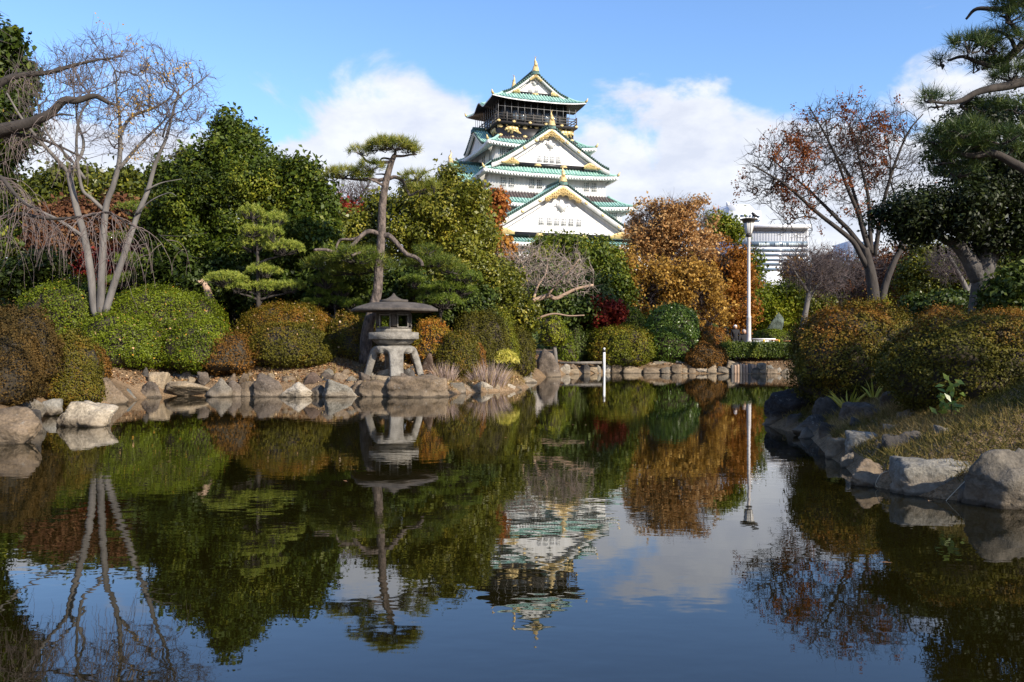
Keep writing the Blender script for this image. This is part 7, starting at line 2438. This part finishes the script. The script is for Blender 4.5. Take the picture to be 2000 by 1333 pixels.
for i, (x, lab) in enumerate(((1512, 'orange bench beside the end of the stall table'), (1537, 'orange bench next to the lone yellow cone'), (1553, 'orange bench nearest the bronze bushes on the plaza'))):
    z = gz(mx_(x, 51), 51)
    t = empty('bench', (mx_(x, 51), 51, z), lab, 'bench', 'orange benches on the plaza')
    zt = mz_(665.5 if i else 663.5, 51)
    MB().box(mx_(x - 5.5, 51), mx_(x + 5.5, 51), 50.8, 51.2, zt - .07, zt).done('seat', M_or, t)
    for q in (-1, 1):
        MB().box(mx_(x + q * 4, 51) - .03, mx_(x + q * 4, 51) + .03, 50.9, 51.1, z, zt - .07).done('leg', M_rail, t)
# white tents and a parked van far beyond
M_tent = mat_basic('white_canvas', (.8, .79, .77), .7)
for i, (x0, x1, y0, y1, d, lab) in enumerate(((1528, 1535, 622, 646, 80, 'white tall banner stand behind the slate monument'), (1540, 1556, 640, 650, 82, 'small white canopy tent behind the clipped mound'))):
    z = gz(mx_(x0, d), d)
    t = empty('canopy_tent', (mx_((x0 + x1) / 2, d), d, z), lab, 'tent')
    cx = mx_((x0 + x1) / 2, d)
    hw = (x1 - x0) / 2 / F * d
    zt = mz_(y0, d)
    ze = mz_(y0 + 5, d)
    MB().add([(cx - hw, d - hw, ze), (cx + hw, d - hw, ze), (cx + hw, d + hw, ze), (cx - hw, d + hw, ze), (cx, d, zt), (cx - hw, d - hw, ze - .3), (cx + hw, d - hw, ze - .3), (cx + hw, d + hw, ze - .3), (cx - hw, d + hw, ze - .3)],
             [[0, 1, 4], [1, 2, 4], [2, 3, 4], [3, 0, 4], [0, 5, 6, 1], [1, 6, 7, 2], [2, 7, 8, 3], [3, 8, 5, 0]]).done('canopy', M_tent, t)
    for a, b_ in ((-1, -1), (1, -1), (1, 1), (-1, 1)):
        MB().tube([(cx + a * hw * .95, d + b_ * hw * .95, z), (cx + a * hw * .95, d + b_ * hw * .95, ze)], [.04, .04], 6).done('pole', M_rail, t)


def person(label, x, ytop, d, skin, coat, legs, hair, pose='stand', face=-1, hat=None):
    zf = gz(mx_(x, d), d)
    zh = mz_(ytop, d)
    h = zh - zf
    X = mx_(x, d)
    t = empty('person', (X, d, zf), label, 'person')
    s = (h / 1.7) if pose == 'stand' else (h / 1.28)
    # body as one skinned surface
    if pose == 'stand':
        J = {'pelvis': (0, 0, .92), 'chest': (0, .01, 1.28), 'neck': (0, 0, 1.46), 'head': (0, -.02, 1.60), 'crown': (0, 0, 1.66), 'hipL': (-.10, 0, .88), 'kneeL': (-.11, -.03, .48), 'ankL': (-.11, .02, .07), 'toeL': (-.12, -.13, .04),
             'hipR': (.10, 0, .88), 'kneeR': (.11, -.02, .48), 'ankR': (.12, .03, .07), 'toeR': (.13, -.12, .04), 'shL': (-.19, 0, 1.39), 'elL': (-.25, .02, 1.12), 'wrL': (-.20, -.12, .94), 'haL': (-.17, -.17, .90), 'shR': (.19, 0, 1.39), 'elR': (.26, .02, 1.12), 'wrR': (.22, -.1, .93), 'haR': (.20, -.15, .88)}
    else:
        J = {'pelvis': (0, .1, .48), 'chest': (0, .06, .86), 'neck': (0, .02, 1.04), 'head': (0, -.02, 1.18), 'crown': (0, 0, 1.25), 'hipL': (-.11, .06, .46), 'kneeL': (-.14, -.36, .48), 'ankL': (-.14, -.34, .07), 'toeL': (-.15, -.48, .04),
             'hipR': (.11, .06, .46), 'kneeR': (.14, -.36, .48), 'ankR': (.14, -.34, .07), 'toeR': (.15, -.48, .04), 'shL': (-.2, .05, .97), 'elL': (-.27, -.05, .72), 'wrL': (-.12, -.24, .62), 'haL': (-.06, -.30, .62), 'shR': (.2, .05, .97), 'elR': (.27, -.05, .72), 'wrR': (.12, -.24, .62), 'haR': (.06, -.30, .62)}
    rad = {'pelvis': .155, 'chest': .17, 'neck': .06, 'head': .095, 'crown': .08, 'hipL': .1, 'kneeL': .07, 'ankL': .045, 'toeL': .04, 'hipR': .1, 'kneeR': .07, 'ankR': .045, 'toeR': .04, 'shL': .08, 'elL': .055, 'wrL': .038, 'haL': .035, 'shR': .08, 'elR': .055, 'wrR': .038, 'haR': .035}
    ks = list(J)
    E = [('pelvis', 'chest'), ('chest', 'neck'), ('neck', 'head'), ('head', 'crown'), ('pelvis', 'hipL'), ('hipL', 'kneeL'), ('kneeL', 'ankL'), ('ankL', 'toeL'), ('pelvis', 'hipR'), ('hipR', 'kneeR'), ('kneeR', 'ankR'), ('ankR', 'toeR'), ('chest', 'shL'), ('shL', 'elL'), ('elL', 'wrL'), ('wrL', 'haL'), ('chest', 'shR'), ('shR', 'elR'), ('elR', 'wrR'), ('wrR', 'haR')]
    me = bpy.data.meshes.new('body')
    me.from_pydata([tuple(np.array(J[k]) * s) for k in ks], [(ks.index(a), ks.index(b)) for a, b in E], [])
    o = bpy.data.objects.new('body', me)
    COL.objects.link(o)
    o.parent = t
    md = o.modifiers.new('skin', 'SKIN')
    for i, k in enumerate(ks):
        me.skin_vertices[0].data[i].radius = (rad[k] * s, rad[k] * s)
    me.skin_vertices[0].data[0].use_root = True
    sb = o.modifiers.new('sub', 'SUBSURF')
    sb.levels = sb.render_levels = 2
    me.materials.append(coat)
    base = np.array([X, d, zf])
    hd_ = np.array(J['head']) * s + base
    # face and hair as children
    MB().lathe(hd_ + [0, -.03 * s, -.11 * s], [(.02 * s, 0), (.07 * s, .03 * s), (.092 * s, .1 * s), (.08 * s, .17 * s), (.02 * s, .2 * s)], 12).done('face', skin, t, smooth=True)
    MB().lathe(hd_ + [0, .015 * s, -.07 * s], [(.08 * s, 0), (.112 * s, .08 * s), (.10 * s, .16 * s), (.05 * s, .2 * s), (.005, .21 * s)], 12).done('hat' if hat else 'hair', hat or hair, t, smooth=True)
    # trousers
    mb = MB()
    for sd in ('L', 'R'):
        mb.tube(smooth_path(np.array([J['hip' + sd], J['knee' + sd], J['ank' + sd]]) * s + base, 4), np.linspace(.125, .075, 9) * s, 8)
    mb.done('trousers', legs, t, smooth=True)
    return t


skin = mat_basic('skin', (.42, .26, .18), .6)
blk = mat_basic('black_coat', (.012, .012, .014), .8)
navy = mat_basic('dark_blue_jacket', (.02, .025, .045), .8)
jean = mat_basic('blue_jeans', (.10, .16, .26), .8)
hairm = mat_basic('black_hair', (.012, .01, .009), .5)
wool = mat_basic('grey_wool', (.34, .32, .30), .95)
whitec = mat_basic('white_cap', (.75, .74, .72), .8)
person('person in a long black coat with a white collar standing behind the hedge', 1436, 636, 48, skin, blk, blk, whitec)
person('person in a dark jacket and grey knitted hat sitting beside the lamp post', 1453, 645, 48.5, skin, blk, blk, hairm, pose='sit', hat=wool)
person('person in a black jacket half hidden by the round ball bush', 1369, 640, 47, skin, blk, blk, hairm)
person('person in a dark blue jacket and jeans at the bare brown tree', 1562, 640, 53, skin, navy, jean, hairm)
t = empty('bollard', (mx_(1374.5, 60), 60, gz(mx_(1374, 60), 60)), 'short grey white post among the autumn trunks', 'post')
MB().lathe((mx_(1374.5, 60), 60, gz(mx_(1374, 60), 60)), [(.09, 0), (.09, 1.9), (.06, 1.95)], 10).done('post', M_white, t)

# ------------------------------------------------------------------ far shrubbery closing the view under the trees
Cs, Ts = [], []
n = 26000
a = rng.uniform(-.75, .75, n)
dd = rng.uniform(74, 96, n)
hh = (2.6 + 1.6 * vnoise(np.stack([a * 30, 0 * a, 0 * a], 1), 1.0, 3)) * rng.random(n) ** .7
C = np.stack([a * dd, dd + 3 * vnoise(np.stack([a * 40, 0 * a, 0 * a], 1), 1., 2), .8 + hh], 1)
k = ~((np.abs(C[:, 0] - CC[0]) < 0))
V, Q = leaf_mesh(C[k], unit(rng.normal(size=(k.sum(), 3)) * .5 + [0, -.7, .5]), .6, .34)
tag(build('far_shrubbery', V, Q, LEAF['deep'], origin=(0, 85, .8), tint=np.clip(.5 + .3 * vnoise(C[k], .3, 3) + rng.normal(0, .12, k.sum()), 0, 1)), 'dark shrubbery closing the view under the trees', kind='stuff')
# nearer undergrowth on the left bank and under the evergreens
n = 20000
X = rng.uniform(-24, 3, n)
Y = rng.uniform(31.5, 36, n)
hh = (1.3 + 1.2 * vnoise(np.stack([X, Y, 0 * X], 1), .35, 3)) * rng.random(n) ** .7
k = sdist(np.stack([X, Y], 1)) > 1.2
X, Y, hh = X[k], Y[k], hh[k]
n = len(X)
C = np.stack([X, Y, ground_z(np.stack([X, Y], 1)) + hh], 1)
V, Q = leaf_mesh(C, unit(rng.normal(size=(n, 3)) * .5 + [0, -.7, .5]), .22, .12)
tag(build('undergrowth', V, Q, LEAF['deep'], origin=(-10, 33, 1), tint=np.clip(.5 + .3 * vnoise(C, .6, 3) + rng.normal(0, .12, n), 0, 1)), 'dark undergrowth below the trees of the left bank', kind='stuff')
